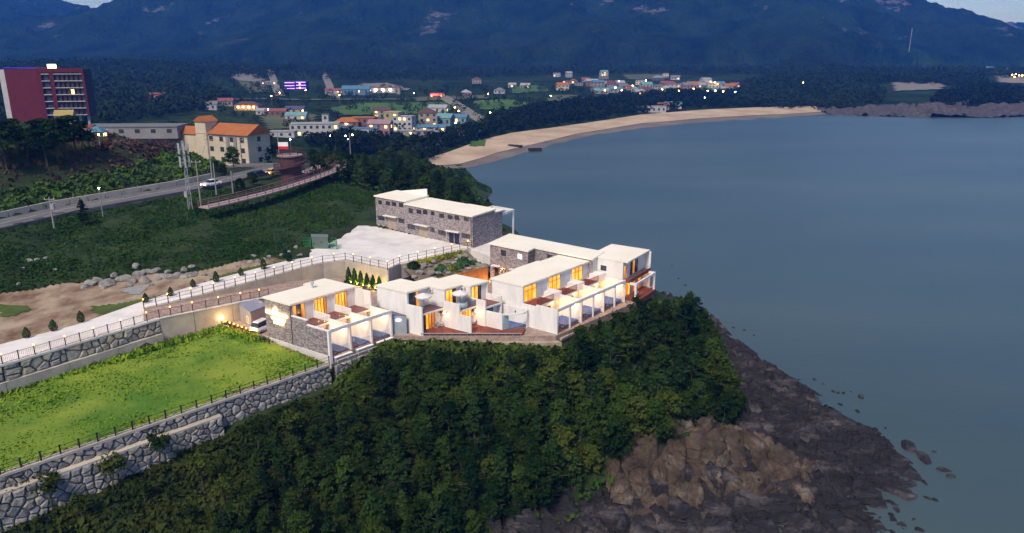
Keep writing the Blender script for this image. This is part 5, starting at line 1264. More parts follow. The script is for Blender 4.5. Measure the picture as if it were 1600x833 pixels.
# cypresses and clipped shrubs
def cypress_proto(name, label, cat, seed, H, rad, group, m):
    t = thing(name, label, cat, (0, 0, 0), group); r = np.random.default_rng(seed); n = 620
    zf = r.uniform(0, 1, n); th = r.uniform(0, 6.28, n); pr = np.interp(zf, [0, .12, .45, .8, 1], [.55, .95, 1, .55, .08]) * rad * r.uniform(.75, 1.1, n)
    c = np.stack([np.cos(th) * pr, np.sin(th) * pr, zf * H], 1); nn = np.stack([np.cos(th), np.sin(th), np.full(n, .5)], 1)
    v, f = leaf_quads(c, nn, r.uniform(.7, 1.2, n) * .13 * max(.8, H / 2.2), r, .5); arrmesh('foliage', v, f, m, t); MB().tube((0, 0, -.2), (0, 0, H * .8), .06, .03, 5).build('stem', M_bark, t)
    return t
cyp = cypress_proto('cypress', '', 'cypress', 3, 2.5, .42, 'cypresses along the beige wall', leafmat('cypress_foliage', (.020, .050, .008), (.050, .105, .018), 1.2))
ord_ = ['first', 'second', 'third', 'fourth', 'fifth', 'sixth', 'seventh', 'eighth', 'ninth', 'tenth', 'eleventh', 'twelfth']
W0, W1 = Vector((-29.0, 128.3)), Vector((-21.6, 123.2))
for i in range(7):
    o = cyp if i == 0 else copy_tree(cyp); p = W0.lerp(W1, i / 6); o.location = (p.x, p.y, 12.95); s = (1.12, 1.15, 1.05, 1.0, .98, .98, .62)[i]; o.scale = (s, s, s); o.rotation_euler.z = i * 1.7
    o['label'] = 'slim cypress, %s from the left, in the uplit row by the beige wall' % ord_[i]
for i in range(6):
    p = W0.lerp(W1, (i + .5) / 6); t = thing('ground_uplight', 'small yellow ground uplight, %s from the left, between the cypresses' % ord_[i], 'uplight', (p.x - .15, p.y - .1, 12.95), 'uplights between the cypresses')
    MB().lathe((p.x - .15, p.y - .1, 12.95), [(.1, 0), (.1, .1), (.07, .14)], 8).build('housing', M_black, t); lo = MB().lathe((p.x - .15, p.y - .1, 13.09), [(.06, 0), (.05, .02)], 8).build('lens', M_flame, t); point_light(lo, (p.x - .15, p.y - .1, 13.35), 60, (1, .66, .07), .06)
shr = cypress_proto('clipped_shrub', '', 'shrub', 4, 1.55, .5, 'clipped shrubs along the access road', leafmat('shrub_foliage', (.012, .030, .010), (.035, .065, .02), 1.2))
for i, (px, py) in enumerate(((42,527),(84,516),(127,503),(228,472),(267,462),(302,448),(338,440),(377,430),(412,420),(452,408),(446,402))):
    o = shr if i == 0 else copy_tree(shr); g = P(px, py, 16.35); o.location = g; s = R.uniform(.85, 1.15); o.scale = (s, s, s * R.uniform(.9, 1.2)); o.rotation_euler.z = i
    o['label'] = 'dark clipped shrub, %s from the left, along the access road' % ord_[i]

# ---------------------------------------------------------------- rocks
def rock_material(name, c1, c2, c3, strat=.0):
    m = bpy.data.materials.new(name); m.use_nodes = True; nt = m.node_tree; bs = nt.nodes['Principled BSDF']; bs.inputs['Roughness'].default_value = .8
    g = N(nt, 'ShaderNodeNewGeometry'); mp = N(nt, 'ShaderNodeMapping'); mp.inputs['Rotation'].default_value = (0, 0, math.radians(40)); mp.inputs['Scale'].default_value = (.35, 1.1, 1.3) if strat else (1, 1, 1)
    nt.links.new(g.outputs['Position'], mp.inputs[0]); tx = N(nt, 'ShaderNodeTexNoise'); tx.inputs['Scale'].default_value = .35; tx.inputs['Detail'].default_value = 9; tx.inputs['Roughness'].default_value = .68; nt.links.new(mp.outputs[0], tx.inputs['Vector'])
    rp = N(nt, 'ShaderNodeValToRGB'); rp.color_ramp.elements.new(.5); e = rp.color_ramp.elements
    for k, (p_, c) in enumerate(((.32, c1), (.52, c2), (.70, c3))): e[k].position = p_; e[k].color = (*c, 1)
    nt.links.new(tx.outputs['Fac'], rp.inputs[0]); nt.links.new(rp.outputs[0], bs.inputs['Base Color'])
    b = N(nt, 'ShaderNodeTexNoise'); b.inputs['Scale'].default_value = 1.6; b.inputs['Detail'].default_value = 8; b.inputs['Roughness'].default_value = .7; nt.links.new(mp.outputs[0], b.inputs['Vector'])
    bn = N(nt, 'ShaderNodeBump'); bn.inputs['Strength'].default_value = 1; bn.inputs['Distance'].default_value = .9; nt.links.new(b.outputs['Fac'], bn.inputs['Height'])
    vo = N(nt, 'ShaderNodeTexVoronoi'); vo.feature = 'DISTANCE_TO_EDGE'; vo.inputs['Scale'].default_value = .75 if strat else .45; wv = N(nt, 'ShaderNodeVectorMath', operation='MULTIPLY_ADD'); nt.links.new(tx.outputs['Color'], wv.inputs[0]); wv.inputs[1].default_value = (1.6, 1.6, 1.6); nt.links.new(mp.outputs[0], wv.inputs[2]); nt.links.new(wv.outputs[0], vo.inputs['Vector'])
    mm = N(nt, 'ShaderNodeMath', operation='MINIMUM'); mm.inputs[1].default_value = .09; nt.links.new(vo.outputs['Distance'], mm.inputs[0])
    b2 = N(nt, 'ShaderNodeBump'); b2.inputs['Strength'].default_value = 1; b2.inputs['Distance'].default_value = 1.8; nt.links.new(mm.outputs[0], b2.inputs['Height']); nt.links.new(bn.outputs[0], b2.inputs['Normal']); nt.links.new(b2.outputs[0], bs.inputs['Normal'])
    return m
M_rock = rock_material('shore_rock', (.006, .006, .010), (.026, .024, .033), (.16, .145, .15), 1)
M_rocktan = rock_material('cliff_rock', (.030, .020, .015), (.105, .072, .050), (.29, .245, .205))
M_rockgrey = rock_material('grey_boulder', (.14, .135, .13), (.24, .23, .21), (.36, .34, .31))
M_rockpale = rock_material('pale_boulder', (.24, .23, .21), (.38, .365, .34), (.52, .50, .46))
def shore():
    gx = np.arange(-28, 58, .31); gy = np.arange(56, 152, .31); X, Y = np.meshgrid(gx, gy); Z = land_z(X, Y)
    c, s = math.cos(math.radians(-42)), math.sin(math.radians(-42)); S = X * c + Y * s; T = -X * s + Y * c
    S2 = S + (fbm(X / 6, Y / 6, 71) - .5) * 5; T2 = T + (fbm(X / 5, Y / 5, 72) - .5) * 4
    d1, d2, cid = worley(S2 / 8.0, T2 / 3.0, 73); e1, e2, cid2 = worley(S2 / 2.2, T2 / .9, 74)
    amp = np.clip((Z + 1.2) / 2.2, .25, 1)
    h = (cid - .42) * 2.2 - 1.3 * np.exp(-((d2 - d1) / .08) ** 2) + (cid2 - .5) * 1.15 - .7 * np.exp(-((e2 - e1) / .08) ** 2) + (fbm(S / 3, T / 1.0, 75, 5, .55, True) - .55) * 1.5
    w_ = (fbm(X / 4, Y / 4, 76) - .5) * 1.6; st = (T2 + w_) / 3.1; st2 = (T2 * .9 + S2 * .12 + w_) / .95
    h = h * .75 + ((st - np.floor(st)) - .5) * 1.5 + ((st2 - np.floor(st2)) - .5) * .32 + (fbm(S / 1.2, T / .5, 77, 3) - .5) * .3
    Zr = Z + h * amp + .1
    keep = (Zr > -1.9) & (Z > -2.6) & ~(shrink_mask(X, Y, FOREST, 3.0)) & (X > -26) & (Y < 150 - 0 * X)
    inl = inside(X, Y, [(-40, 50), (-26, 60), (-14, 66), (-3, 71.5), (5, 76.5), (13, 84.5), (21, 88), (29.5, 93.5), (32.5, 102), (34.5, 111.5), (35.5, 123), (33, 140), (30, 150), (-40, 150)])
    Zr = np.where(inl, Z - .8, Zr)
    v = np.stack([X.ravel(), Y.ravel(), Zr.ravel()], 1); f = grid_faces(len(gx), len(gy), keep); v, f = trim(v, f)
    structure(arrmesh('rock_shore', v, f, M_rock))
shore()
def sea_cliff():
    poly = [(11.6, 77.4), (20, 77.2), (29, 77.8), (36, 80), (38.5, 84), (34, 88.5), (29.5, 91), (21.5, 88.5), (14, 85.2), (10.8, 81)]
    gx = np.arange(10, 40, .2); gy = np.arange(76, 92, .2); X, Y = np.meshgrid(gx, gy); Z = land_z(X, Y); wx = X + (fbm(X / 2.5, Y / 2.5, 61) - .5) * 1.8; wy = Y + (fbm(X / 2.5, Y / 2.5, 62) - .5) * 1.8
    d1, d2, cid = worley(wx / 4.2, wy / 3.0, 64); e1, e2, cid2 = worley(wx / 1.5, wy / 1.1, 65)
    edge = polydist(X, Y, poly + [poly[0]]); a = np.clip(edge / 1.2, 0, 1)
    h = (cid - .25) * 2.3 - 2.0 * np.exp(-((d2 - d1) / .09) ** 2) + (cid2 - .5) * .5 - .35 * np.exp(-((e2 - e1) / .1) ** 2) + (fbm(X / 1.6, Y / 1.6, 66, 5, .55, True) - .5) * .8
    Zr = Z + h * a - .5 * (1 - a) + .5 * a
    v = np.stack([X.ravel(), Y.ravel(), Zr.ravel()], 1); f = grid_faces(len(gx), len(gy), inside(X, Y, poly)); v, f = trim(v, f)
    structure(arrmesh('sea_cliff', v, f, M_rocktan))
sea_cliff()
def rock_mesh(seed, sx, sy, sz, sub=3, rough=.35, blocky=.0):
    bm = bmesh.new(); bmesh.ops.create_icosphere(bm, subdivisions=sub, radius=1); r = np.random.default_rng(seed)
    V = np.array([v.co[:] for v in bm.verts]); off = r.uniform(0, 50, 3)
    n = fbm(V[:, 0] * 1.3 + off[0] + V[:, 2], V[:, 1] * 1.3 + off[1] - V[:, 2] * .7, seed, 4) - .5
    V = V * (1 + n[:, None] * rough * 2)
    for k in range(7):     # flat facets
        d = r.normal(0, 1, 3); d /= np.linalg.norm(d); lim = r.uniform(.62, .85); p = V @ d; ov = np.maximum(p - lim, 0); V -= ov[:, None] * d * .85
    if sub > 2: V += (np.stack([fbm(V[:, 1] * 5 + off[2], V[:, 2] * 5, seed + 3, 3), fbm(V[:, 0] * 5, V[:, 2] * 5 + off[2], seed + 4, 3), fbm(V[:, 0] * 5, V[:, 1] * 5, seed + 5, 3)], 1) - .5) * .16
    V = V * np.array([sx, sy, sz])
    for v, c in zip(bm.verts, V): v.co = c
    me = bpy.data.meshes.new('rock'); bm.to_mesh(me); bm.free(); return me
def block_mesh(seed, n=8):
    bm = bmesh.new(); bmesh.ops.create_cube(bm, size=2); bmesh.ops.subdivide_edges(bm, edges=bm.edges[:], cuts=n, use_grid_fill=True); r = np.random.default_rng(seed)
    V = np.array([v.co[:] for v in bm.verts]); L = np.linalg.norm(V, axis=1, keepdims=True); V = V * .62 + V / L * .45
    o = r.uniform(0, 60, 3); V[:, 0] += V[:, 2] * r.uniform(-.25, .15); V[:, 1] += V[:, 2] * .22; V[:, :2] *= (1 - .16 * V[:, 2:3])
    d = (fbm(V[:, 0] * 1.6 + o[0], V[:, 1] * 1.6 + V[:, 2] * .5 + o[1], seed, 5, .55) - .5) * .75 + (fbm(V[:, 0] * 3.2 + o[2], V[:, 2] * .9 + o[0], seed + 2, 4, .5, True) - .6) * .38
    V = V * (1 + d[:, None] * .5)
    for k in range(22):
        q = r.normal(0, 1, 3); q[2] = abs(q[2]) * .8; q /= np.linalg.norm(q); lim = np.quantile(V @ q, r.uniform(.74, .93)); ov = np.maximum(V @ q - lim, 0); V -= ov[:, None] * q * .96
    V += r.normal(0, .012, V.shape); V -= (V.max(0) + V.min(0)) / 2; V /= V.max(0)
    for v, c in zip(bm.verts, V): v.co = c
    me = bpy.data.meshes.new('block'); bm.to_mesh(me); bm.free(); return me
ROCKM = [rock_mesh(100 + k, 1, .8, .65, 2, .3) for k in range(7)]
OFFM = [block_mesh(300 + k, 4) for k in range(7)]
def rock(name, label, cat, loc, s, m, me=None, group=None, rz=0):
    me = me or ROCKM[0]
    ob = bpy.data.objects.new(name, me)
    COL.objects.link(ob); ob.location = loc; ob.scale = s if isinstance(s, tuple) else (s, s, s); ob.rotation_euler = (0, 0, rz); tag(ob, label, cat, group)
    if not me.materials: me.materials.append(None)
    ob.material_slots[0].link = 'OBJECT'; ob.material_slots[0].material = m
    return ob
# the tan cliff blocks on the shore
for i, (px, py, w, h, dep, lab) in enumerate(((1040,796,3.0,2.0,2.6,'pale tan block at the left foot of the sea cliff'),(1190,792,2.6,2.2,2.4,'brown fallen block at the foot of the sea cliff'),(1262,785,3.6,1.6,3,'low brown rock running out from the sea cliff'),(1192,700,3.0,1.5,3,'blocky grey rock beside the wood edge'),(1250,668,3.6,1.1,2.2,'long pale outcrop on the upper rock shelf'),(1010,815,3.6,1.3,2.4,'flat pale boulder at the bottom of the shore'),(1095,818,4.4,1.0,2.4,'wide cream coloured slab at the bottom of the shore'),(1180,812,1.3,.9,1.3,'small dark brown boulder below the cliff blocks'),(960,806,2.6,1.3,2.0,'pale broken rock left of the bottom slabs'))):
    g = ground_hit(px, py); me = block_mesh(200 + i)
    rock('cliff_boulder', lab, 'rock', (g.x, g.y + dep * .3, max(0, g.z - .5) + h * .22), (w * .60, dep * .62, h * .70), M_rockgrey if False else (M_rock if i in (3, 7) else M_rocktan), me, 'tan cliff blocks on the shore', R.uniform(-.4, .2))
for i, (px, py, w) in enumerate(((1421,698,2.6),(1444,716,2.8),(1474,735,1.9),(1486,744,1.3),(1459,706,.7),(1436,748,1.5),(1446,754,1.1),(1346,620,1.3),(1340,643,1.0),(1310,614,.9),(1318,614,.8),(1302,612,.8),(1370,671,.9),(1384,669,.6),(1313,632,.7),(1401,796,1.2),(1450,778,1.0),(1460,781,.8),(1421,777,2.0),(1438,827,1.2),(1428,812,.6),(1412,775,1.0),(1146,512,.6),(1163,516,.7),(1178,524,.6),(1180,557,.9),(1200,568,1.1),(1060,435,.6),(1071,446,.6),(1050,415,.5),(1095,476,.6),(1122,500,.6),(1286,600,.7),(1274,594,.9),(1330,612,.5))):
    g = P(px, py, 0); rock('offshore_rock', 'dark rock standing in the shallow water off the headland', 'rock', (g.x, g.y, .02), (w * .62, w * .42, w * .24), M_rock, OFFM[i % 7], 'rocks in the shallow water off the headland', R.uniform(0, 3))
BR = 'boulders along the foot of the bank'
for i, (px, py, w) in enumerate(((140,440,1.5),(152,436,1.4),(168,440,1.9),(178,430,1.1),(193,434,1.6),(206,436,1.4),(213,420,1.2),(217,428,1.3),(225,436,1.6),(229,425,1.2),(240,424,1.0),(247,432,.9),(255,430,1.1),(262,424,.9),(268,430,1.2),(276,426,1.0),(288,428,1.1),(287,420,1.1),(296,426,1.2),(299,416,.8),(304,423,.7),(318,424,.7),(330,421,.6),(246,421,.8),(132,444,1.1),(159,444,.9),(201,441,.9),(235,440,.7),(372,411,.8),(380,409,.7),(392,406,1.1),(403,404,.9),(396,399,.8),(412,401,.7),(420,398,.7),(425,402,.6),(440,395,.8),(452,391,.7),(462,386,.9),(468,394,.8),(50,430,.9),(62,428,.8),(75,425,.7),(40,437,.7),(88,432,.6),(30,450,.7))):
    g = P(px, py, 17.0); rock('boulder', ['pale boulder in the loose row at the foot of the green bank'][0], 'boulder', (g.x, g.y, max(lz(g.x, g.y), 16.3) + w * .15), (w * (.9 if i < 28 else .7), w * (.75 if i < 28 else .6), w * (.8 if i < 28 else .6)), M_rockpale, ROCKM[i % 7], BR, R.uniform(0, 3))
# rock garden between the parking and the screen fence
GA, GB, GC, GD_ = Vector((-19.6, 127.8)), Vector((-8.6, 138.4)), Vector((-4.3, 130.9)), Vector((-15.2, 121.6))
mb = MB(); nseg = 10; vs = []
for i in range(nseg + 1):
    a = GA.lerp(GB, i / nseg); b = GD_.lerp(GC, i / nseg)
    for j in range(5):
        p = a.lerp(b, j / 4); vs.append((p.x, p.y, 16.25 * (1 - j / 4) + 14.2 * j / 4 + R.uniform(-.15, .15)))
mb.add(vs, [(i * 5 + j, i * 5 + j + 1, (i + 1) * 5 + j + 1, (i + 1) * 5 + j) for i in range(nseg) for j in range(4)])
structure(mb.build('rock_garden_slope', mat('garden_soil', (.12, .09, .06), .95, (.22, .18, .13), 1.2, .4, 4)))
for i in range(46):
    s = R.random(); j = R.uniform(.12, .97); p = GA.lerp(GB, s).lerp(GD_.lerp(GC, s), j); w = R.uniform(.6, 1.7)
    rock('garden_rock', 'pale grey rock in the rock garden below the parking fence', 'rock', (p.x, p.y, 16.25 - 2.05 * j + w * .12), (w * .58, w * .5, w * .46), M_rockpale, ROCKM[i % 7], 'rocks of the rock garden', R.uniform(0, 3))
def ball_shrub(name, label, loc, r_, m, group=None, seed=1, per=150):
    rr = np.random.default_rng(seed); d = rr.normal(0, 1, (per, 3)); d /= np.linalg.norm(d, axis=1, keepdims=True); d[:, 2] = np.abs(d[:, 2]) * .9
    t = thing(name, label, 'shrub', loc, group); v, f = leaf_quads(d * r_ * rr.uniform(.75, 1.08, (per, 1)), d, rr.uniform(.6, 1.2, per) * r_ * .26, rr, .6); arrmesh('foliage', v, f, m, t); MB().tube((loc[0], loc[1], loc[2] - .2), (loc[0], loc[1], loc[2] + r_ * .6), .05, n=5).build('stem', M_bark, t)
M_gsh = leafmat('garden_shrub_foliage', (.03, .085, .03), (.08, .17, .05), .8); M_ysh = leafmat('yellow_hedge_foliage', (.13, .16, .012), (.30, .30, .03), .8)
for i, (s, j, r_, lab) in enumerate(((.42,.55,.85,'round green shrub at the left of the rock garden'),(.55,.62,.8,'yellow green shrub in the middle of the rock garden'),(.66,.6,.75,'leafy green shrub right of the garden middle'),(.78,.5,1.0,'tallest dark green shrub in the rock garden'),(.9,.6,.6,'small green shrub at the far end of the rock garden'),(.12,.2,.9,'dark bush by the parking fence corner'),(.6,.85,.5,'small shrub low against the screen fence'),(.33,.8,.5,'little green shrub above the screen fence end'))):
    p = GA.lerp(GB, s).lerp(GD_.lerp(GC, s), j); ball_shrub('garden_shrub', lab, (p.x, p.y, 16.25 - 2.05 * j), r_ * 1.3, M_ysh if i == 1 else (M_leafC if i == 5 else M_gsh), 'shrubs of the rock garden', 70 + i)
for i in range(9):
    p = GA.lerp(GB, .16 + i * .085).lerp(GD_.lerp(GC, .16 + i * .085), .13); ball_shrub('hedge_plant', 'yellow green hedge plant, %s from the left, under the parking fence' % ord_[i], (p.x, p.y, 16.05), .85, M_ysh, 'hedge plants under the parking fence', 90 + i, 130)
# flower bed with small lamps in front of the shed
fl0, fl1 = P(352, 507, 12.95), P(394, 522, 12.95)
M_fl = leafmat('flower_bed_foliage', (.05, .06, .012), (.19, .15, .04), 1.5)
for i in range(6):
    p = fl0.lerp(fl1, i / 5); ball_shrub('flowering_plant', 'flowering plant, %s from the left, in the bed before the shed' % ord_[i], (p.x, p.y + .3, 12.9), .55, M_fl, 'flowering plants before the shed', 120 + i, 100)
fence('bed_fence', 'low dark fence with tiny lamps around the flower bed by the shed', [(fl0.x - .3, fl0.y - .4, 12.9), (fl1.x, fl1.y - .6, 12.9)], 1.0, .8, 1, True, .04, 26)
fence('driveway_fence', 'short dark posts beside the white car', [tuple(P(399, 533, 12.9)), tuple(P(421, 536, 12.9))], .9, .9, None, True, .04, 0)
# ---------------------------------------------------------------- public road on the hill
ribbon('public_road', RD, 6.8, M_asph, .22, [23, 23, 23, 23, 23, 23, 23, 22.9, 22.7, 21.5, 19.6, 18.2], 1.2, 3)
M_lane = mat('road_paint', (.55, .55, .53), .8)
ribbon('lane_marking', RD[:10], .14, M_lane, .226, [23, 23, 23, 23, 23, 23, 23, 22.9, 22.7, 21.5], 0, 3)
def road_wall():
    t = thing('roadside_wall', 'low concrete wall on the uphill side of the public road', 'wall', (-90, 140, 23)); L = []
    for i, p in enumerate(RD[:7]):
        d = Vector(RD[min(i + 1, 11)]) - Vector(RD[max(i - 1, 0)]); n = Vector((-d.y, d.x)).normalized(); L.append(Vector(p) + n * 3.7)
    for a, b in zip(L, L[1:]):
        k = max(1, round((b - a).length / 4))
        for j in range(k):
            p, q = a.lerp(b, j / k + .006), a.lerp(b, (j + 1) / k - .006); d = (q - p).normalized(); n = Vector((-d.y, d.x)) * .2
            MB().prism([(w.x, w.y) for w in (p - n, q - n, q + n, p + n)], 22.2, 24.4).build('wall_panel', M_concwall, t)
road_wall()
M_patch = mat('tar_patch', (.035, .035, .04), .9)
for px, py in ((28,349),(60,341),(92,333),(150,325),(215,316)):
    g = P(px, py, 23.235); d = Vector((.5, .86)); n = Vector((-d.y, d.x)); c = Vector((g.x, g.y)); structure(MB().add([(*(c + d * a * .9 + n * b * .5), 23.235) for a, b in ((-1, -1), (1, -1), (1, 1), (-1, 1))], [(0, 3, 2, 1)]).build('road_patch', M_patch))
# ---------------------------------------------------------------- vehicles
M_tyre = mat('tyre_rubber', (.02, .02, .02), .9); M_carglass = mat('car_glass', (.015, .02, .03), .08, spec=.6); M_tail = glow('tail_light', (1, .06, .02), 4); M_head = glow('head_light', (1, .9, .75), 8); M_hub = mat('wheel_hub', (.4, .4, .42), .35, metal=.6)
def car(loc, yaw, paint, label, suv=False, lights=True):
    t = thing('car', label, 'car', (0, 0, 0)); L, Wd, H = 4.4, 1.8, 1.65 if suv else 1.45
    def loft(sec, m, name, par):
        mb = MB(); n = len(sec[0]); vs = [v for s in sec for v in s]; fs = [(i * n + k, i * n + (k + 1) % n, (i + 1) * n + (k + 1) % n, (i + 1) * n + k) for i in range(len(sec) - 1) for k in range(n)] + [tuple(range(n))[::-1], tuple(range((len(sec) - 1) * n, len(sec) * n))]
        return mb.add(vs, fs).build(name, m, par, False)
    def ring(x, w, z0, z1, inset=.12): return [(x, -w, z0), (x, -w * 1.02, (z0 + z1) / 2), (x, -w + inset, z1), (x, w - inset, z1), (x, w * 1.02, (z0 + z1) / 2), (x, w, z0)]
    hw = Wd / 2
    body = loft([ring(-2.2, hw * .86, .45, .85), ring(-2.05, hw * .97, .28, .95), ring(-1.4, hw, .25, .98), ring(0, hw, .25, .96), ring(1.1, hw, .25, .93), ring(1.9, hw * .95, .27, .82), ring(2.2, hw * .82, .4, .68)], paint, 'body', t)
    rb = -1.95 if suv else -1.55
    cab = loft([ring(rb - .12, hw * .84, .94, .96, .1), ring(rb + .15, hw * .86, .93, H - .12, .22), ring(-.5, hw * .88, .93, H, .22), ring(.2, hw * .88, .93, H - .02, .22), ring(.95, hw * .86, .92, 1.0, .14)], M_carglass, 'windows', t)
    mb = MB(); mb.hexa([(rb + .2, -hw * .62, H - .1), (.3, -hw * .64, H - .02), (.3, hw * .64, H - .02), (rb + .2, hw * .62, H - .1), (rb + .25, -hw * .6, H + .01), (.22, -hw * .62, H + .03), (.22, hw * .62, H + .03), (rb + .25, hw * .6, H + .01)]); mb.build('roof', paint, t)
    for x in (-1.35, 1.35):
        for s in (-1, 1):
            w = MB().tube((x, s * (hw - .2), .32), (x, s * (hw + .01), .32), .32, n=12).build('wheel', M_tyre, t); MB().tube((x, s * (hw + .012), .32), (x, s * (hw + .025), .32), .19, n=8).build('hub', M_hub, w)
    for s in (-1, 1):
        MB().box(-2.235, -2.17, s * .62 - .16, s * .62 + .16, .66, .82).build('tail_light', M_tail, t); MB().box(2.1, 2.2, s * .58 - .16, s * .58 + .16, .56, .68).build('headlight', M_head if lights else M_hub, t)
    MB().box(-2.26, -2.19, -.26, .26, .5, .62).build('number_plate', M_white, t)
    t.location = loc; t.rotation_euler = (0, 0, yaw); return t
pw_, pb_, pd_, py_ = mat('white_car_paint', (.72, .70, .70), .3, spec=.5), mat('blue_car_paint', (.06, .16, .42), .3, spec=.5), mat('dark_car_paint', (.03, .035, .06), .3, spec=.5), mat('yellow_car_paint', (.55, .36, .06), .3, spec=.5)
g = P(406, 519, 12.95); car((g.x + .4, g.y + 1.2, 12.96), math.radians(62), pw_, 'white hatchback parked beside the stone clad villa wall', True, False)
g = P(766, 426, 12.95); car((g.x, g.y, 12.96), math.radians(150), pb_, 'blue car parked below the stone house door', False, False)
g = P(779, 424, 12.95); car((g.x + .4, g.y + .4, 12.96), math.radians(150), pw_, 'white car parked behind the blue car', False, False)
g = P(330, 291, 23.2); car((g.x, g.y, 23.23), math.radians(238), pw_, 'white saloon driving down the public road')
g = P(407, 276, 23.1); car((g.x, g.y, 23.1), math.radians(60), pd_, 'dark car with red tail lights on the public road', True)
g = P(427, 273, 22.8); car((g.x, g.y, 22.95), math.radians(75), py_, 'yellow car beside the spiral tower')
# ---------------------------------------------------------------- poles, mast and wires
M_pole = mat('concrete_pole', (.22, .215, .21), .8, (.28, .27, .26), 2); M_wire = mat('wire', (.02, .02, .02), .6); POLES = []
def base_top(px, pb, pxt, pt, z):
    b = P(px, pb, z); hs = np.linspace(1, 30, 300); h = hs[int(np.argmin([abs(project(b.x, b.y, z + q)[1] - pt) for q in hs]))]; return b, float(h)
for i, (px, pb, pt, z, lab, arms) in enumerate(((314,321,250,22.6,'leaning grey utility pole right of the antenna mast',1),(332,283,209,23.0,'tall utility pole on the far side of the public road',2),(338,301,255,23.0,'short utility pole beside the white saloon',0),(364,299,267,22.6,'thin dark pole at the walkway start',0),(379,263,216,20.5,'utility pole in front of the cream apartment block',2),(84,352,308,22.8,'utility pole with transformer at the left road edge',1),(549,262,208,14.0,'tall pale pole among the trees behind the spiral tower',0),(438,262,205,19.0,'thin pole with flag sign left of the spiral tower',0))):
    b, h = base_top(px, pb, px, pt, z); t = thing('utility_pole', lab, 'utility pole', b); MB().tube((b.x, b.y, b.z - .5), (b.x, b.y, b.z + h), .17, .11, 8).build('pole', M_pole, t)
    for k in range(arms): MB().box(b.x - 1.0, b.x + 1.0, b.y - .06, b.y + .06, b.z + h - .5 - k * .9, b.z + h - .38 - k * .9).build('cross_arm', M_pole, t)
    if arms:
        for s in (-.8, 0, .8): MB().tube((b.x + s, b.y, b.z + h - .376), (b.x + s, b.y, b.z + h - .16), .05, n=6).build('insulator', M_white, t)
    if i == 5: MB().tube((b.x + .4, b.y, b.z + h - 2.2), (b.x + .4, b.y, b.z + h - 1.2), .35, n=8).build('transformer', M_steel, t)
    POLES.append(Vector((b.x, b.y, b.z + h - .3)))
def wire(a, b, label):
    pts = [a.lerp(b, k / 8) - Vector((0, 0, 1.2 * math.sin(k / 8 * math.pi))) for k in range(9)]
    tag(MB().path(pts, .022, 3).build('power_line', M_wire), label, 'wire')
wire(POLES[5], POLES[0], 'sagging power line along the public road from the left pole'); wire(POLES[0], POLES[1], 'power line crossing above the public road'); wire(POLES[1], POLES[4], 'power line in front of the cream apartment block'); wire(POLES[4], POLES[6], 'long power line running past the spiral tower')
b, h = base_top(297, 323, 287, 220, 22.3)
t = thing('antenna_mast', 'steel telecom mast with two rings of panel antennas', 'mast', b); top = Vector((b.x, b.y, b.z + h))
mb = MB()
for k in range(3): a = k * 2.094; mb.tube((b.x + .45 * math.cos(a), b.y + .45 * math.sin(a), b.z - .5), (b.x + .2 * math.cos(a), b.y + .2 * math.sin(a), b.z + h), .07, .05, 5)
for j in range(12):
    z0 = b.z + h * j / 12; z1 = b.z + h * (j + 1) / 12; r0 = .45 - .25 * j / 12; r1 = .45 - .25 * (j + 1) / 12
    for k in range(3): a, c = k * 2.094, (k + 1) * 2.094; mb.tube((b.x + r0 * math.cos(a), b.y + r0 * math.sin(a), z0), (b.x + r1 * math.cos(c), b.y + r1 * math.sin(c), z1), .03, n=3, cap=False)
mb.build('lattice', M_steel, t)
for zz in (h - 1.6, h - 4.2):
    mb = MB(); ring = [(b.x + .85 * math.cos(k * .628), b.y + .85 * math.sin(k * .628), b.z + zz) for k in range(10)]
    for k in range(10): mb.tube(ring[k], ring[(k + 1) % 10], .04, n=4)
    mb.build('antenna_ring', M_steel, t)
    for k in range(6): a = k * 1.047; x, y = b.x + .95 * math.cos(a), b.y + .95 * math.sin(a); MB().box(x - .13, x + .13, y - .08, y + .08, b.z + zz - 1.0, b.z + zz + 1.1).build('panel_antenna', M_steel, t)
MB().box(b.x - .8, b.x - .3, b.y - .3, b.y + .2, b.z + 2, b.z + 3.1).build('equipment_box', M_steel, t)
# ---------------------------------------------------------------- street lamps
M_or = glow('sodium_lamp', (1, .36, .06), 40); M_wh = glow('white_lamp', (1, .93, .8), 40)
def street_lamp(px, py, h, m, label, group, r=.28, light=0):
    g = ground_hit(px, py + 6)
    for _ in range(3):
        pj = project(g.x, g.y, g.z + h); g = ground_hit(px, py + max(1.0, project(g.x, g.y, g.z)[1] - pj[1]))
    t = thing('street_lamp', label, 'street lamp', g, group); MB().tube((g.x, g.y, g.z - .3), (g.x, g.y, g.z + h - r), .09, .06, 6).build('pole', M_pole, t); lo = MB().ball((g.x, g.y, g.z + h), r, 8, 5, .7).build('lamp_head', m, t)
    if light: point_light(lo, (g.x, g.y, g.z + h - r - .3), light, (1, .5, .15) if m is M_or else (1, .9, .75), .3)
street_lamp(161, 294, 5.5, M_wh, 'white street lamp on a red pole by the public road', None, .16)
for px, py in ((425,150),(438,145),(474,173),(531,149),(543,194),(552,211),(711,168),(717,174),(766,176),(712,192),(763,147)):
    street_lamp(px, py, 7, M_or, 'orange street lamp in the near village', 'orange lamps of the near village', .42, 0)
for px, py in ((945,141),(961,137),(988,134),(971,141),(1034,140),(1083,139),(1060,142),(1110,128),(1116,129),(1117,142),(1129,143),(1254,129)):
    street_lamp(px, py, 7, M_or, 'orange street lamp in the far seaside village', 'orange lamps of the far village', .6)
for px, py in ((420,171),(455,218),(517,212),(541,213),(545,217),(861,150),(647,146),(478,141)):
    street_lamp(px, py, 6, M_wh, 'white street lamp in the near village', 'white lamps of the near village', .34)
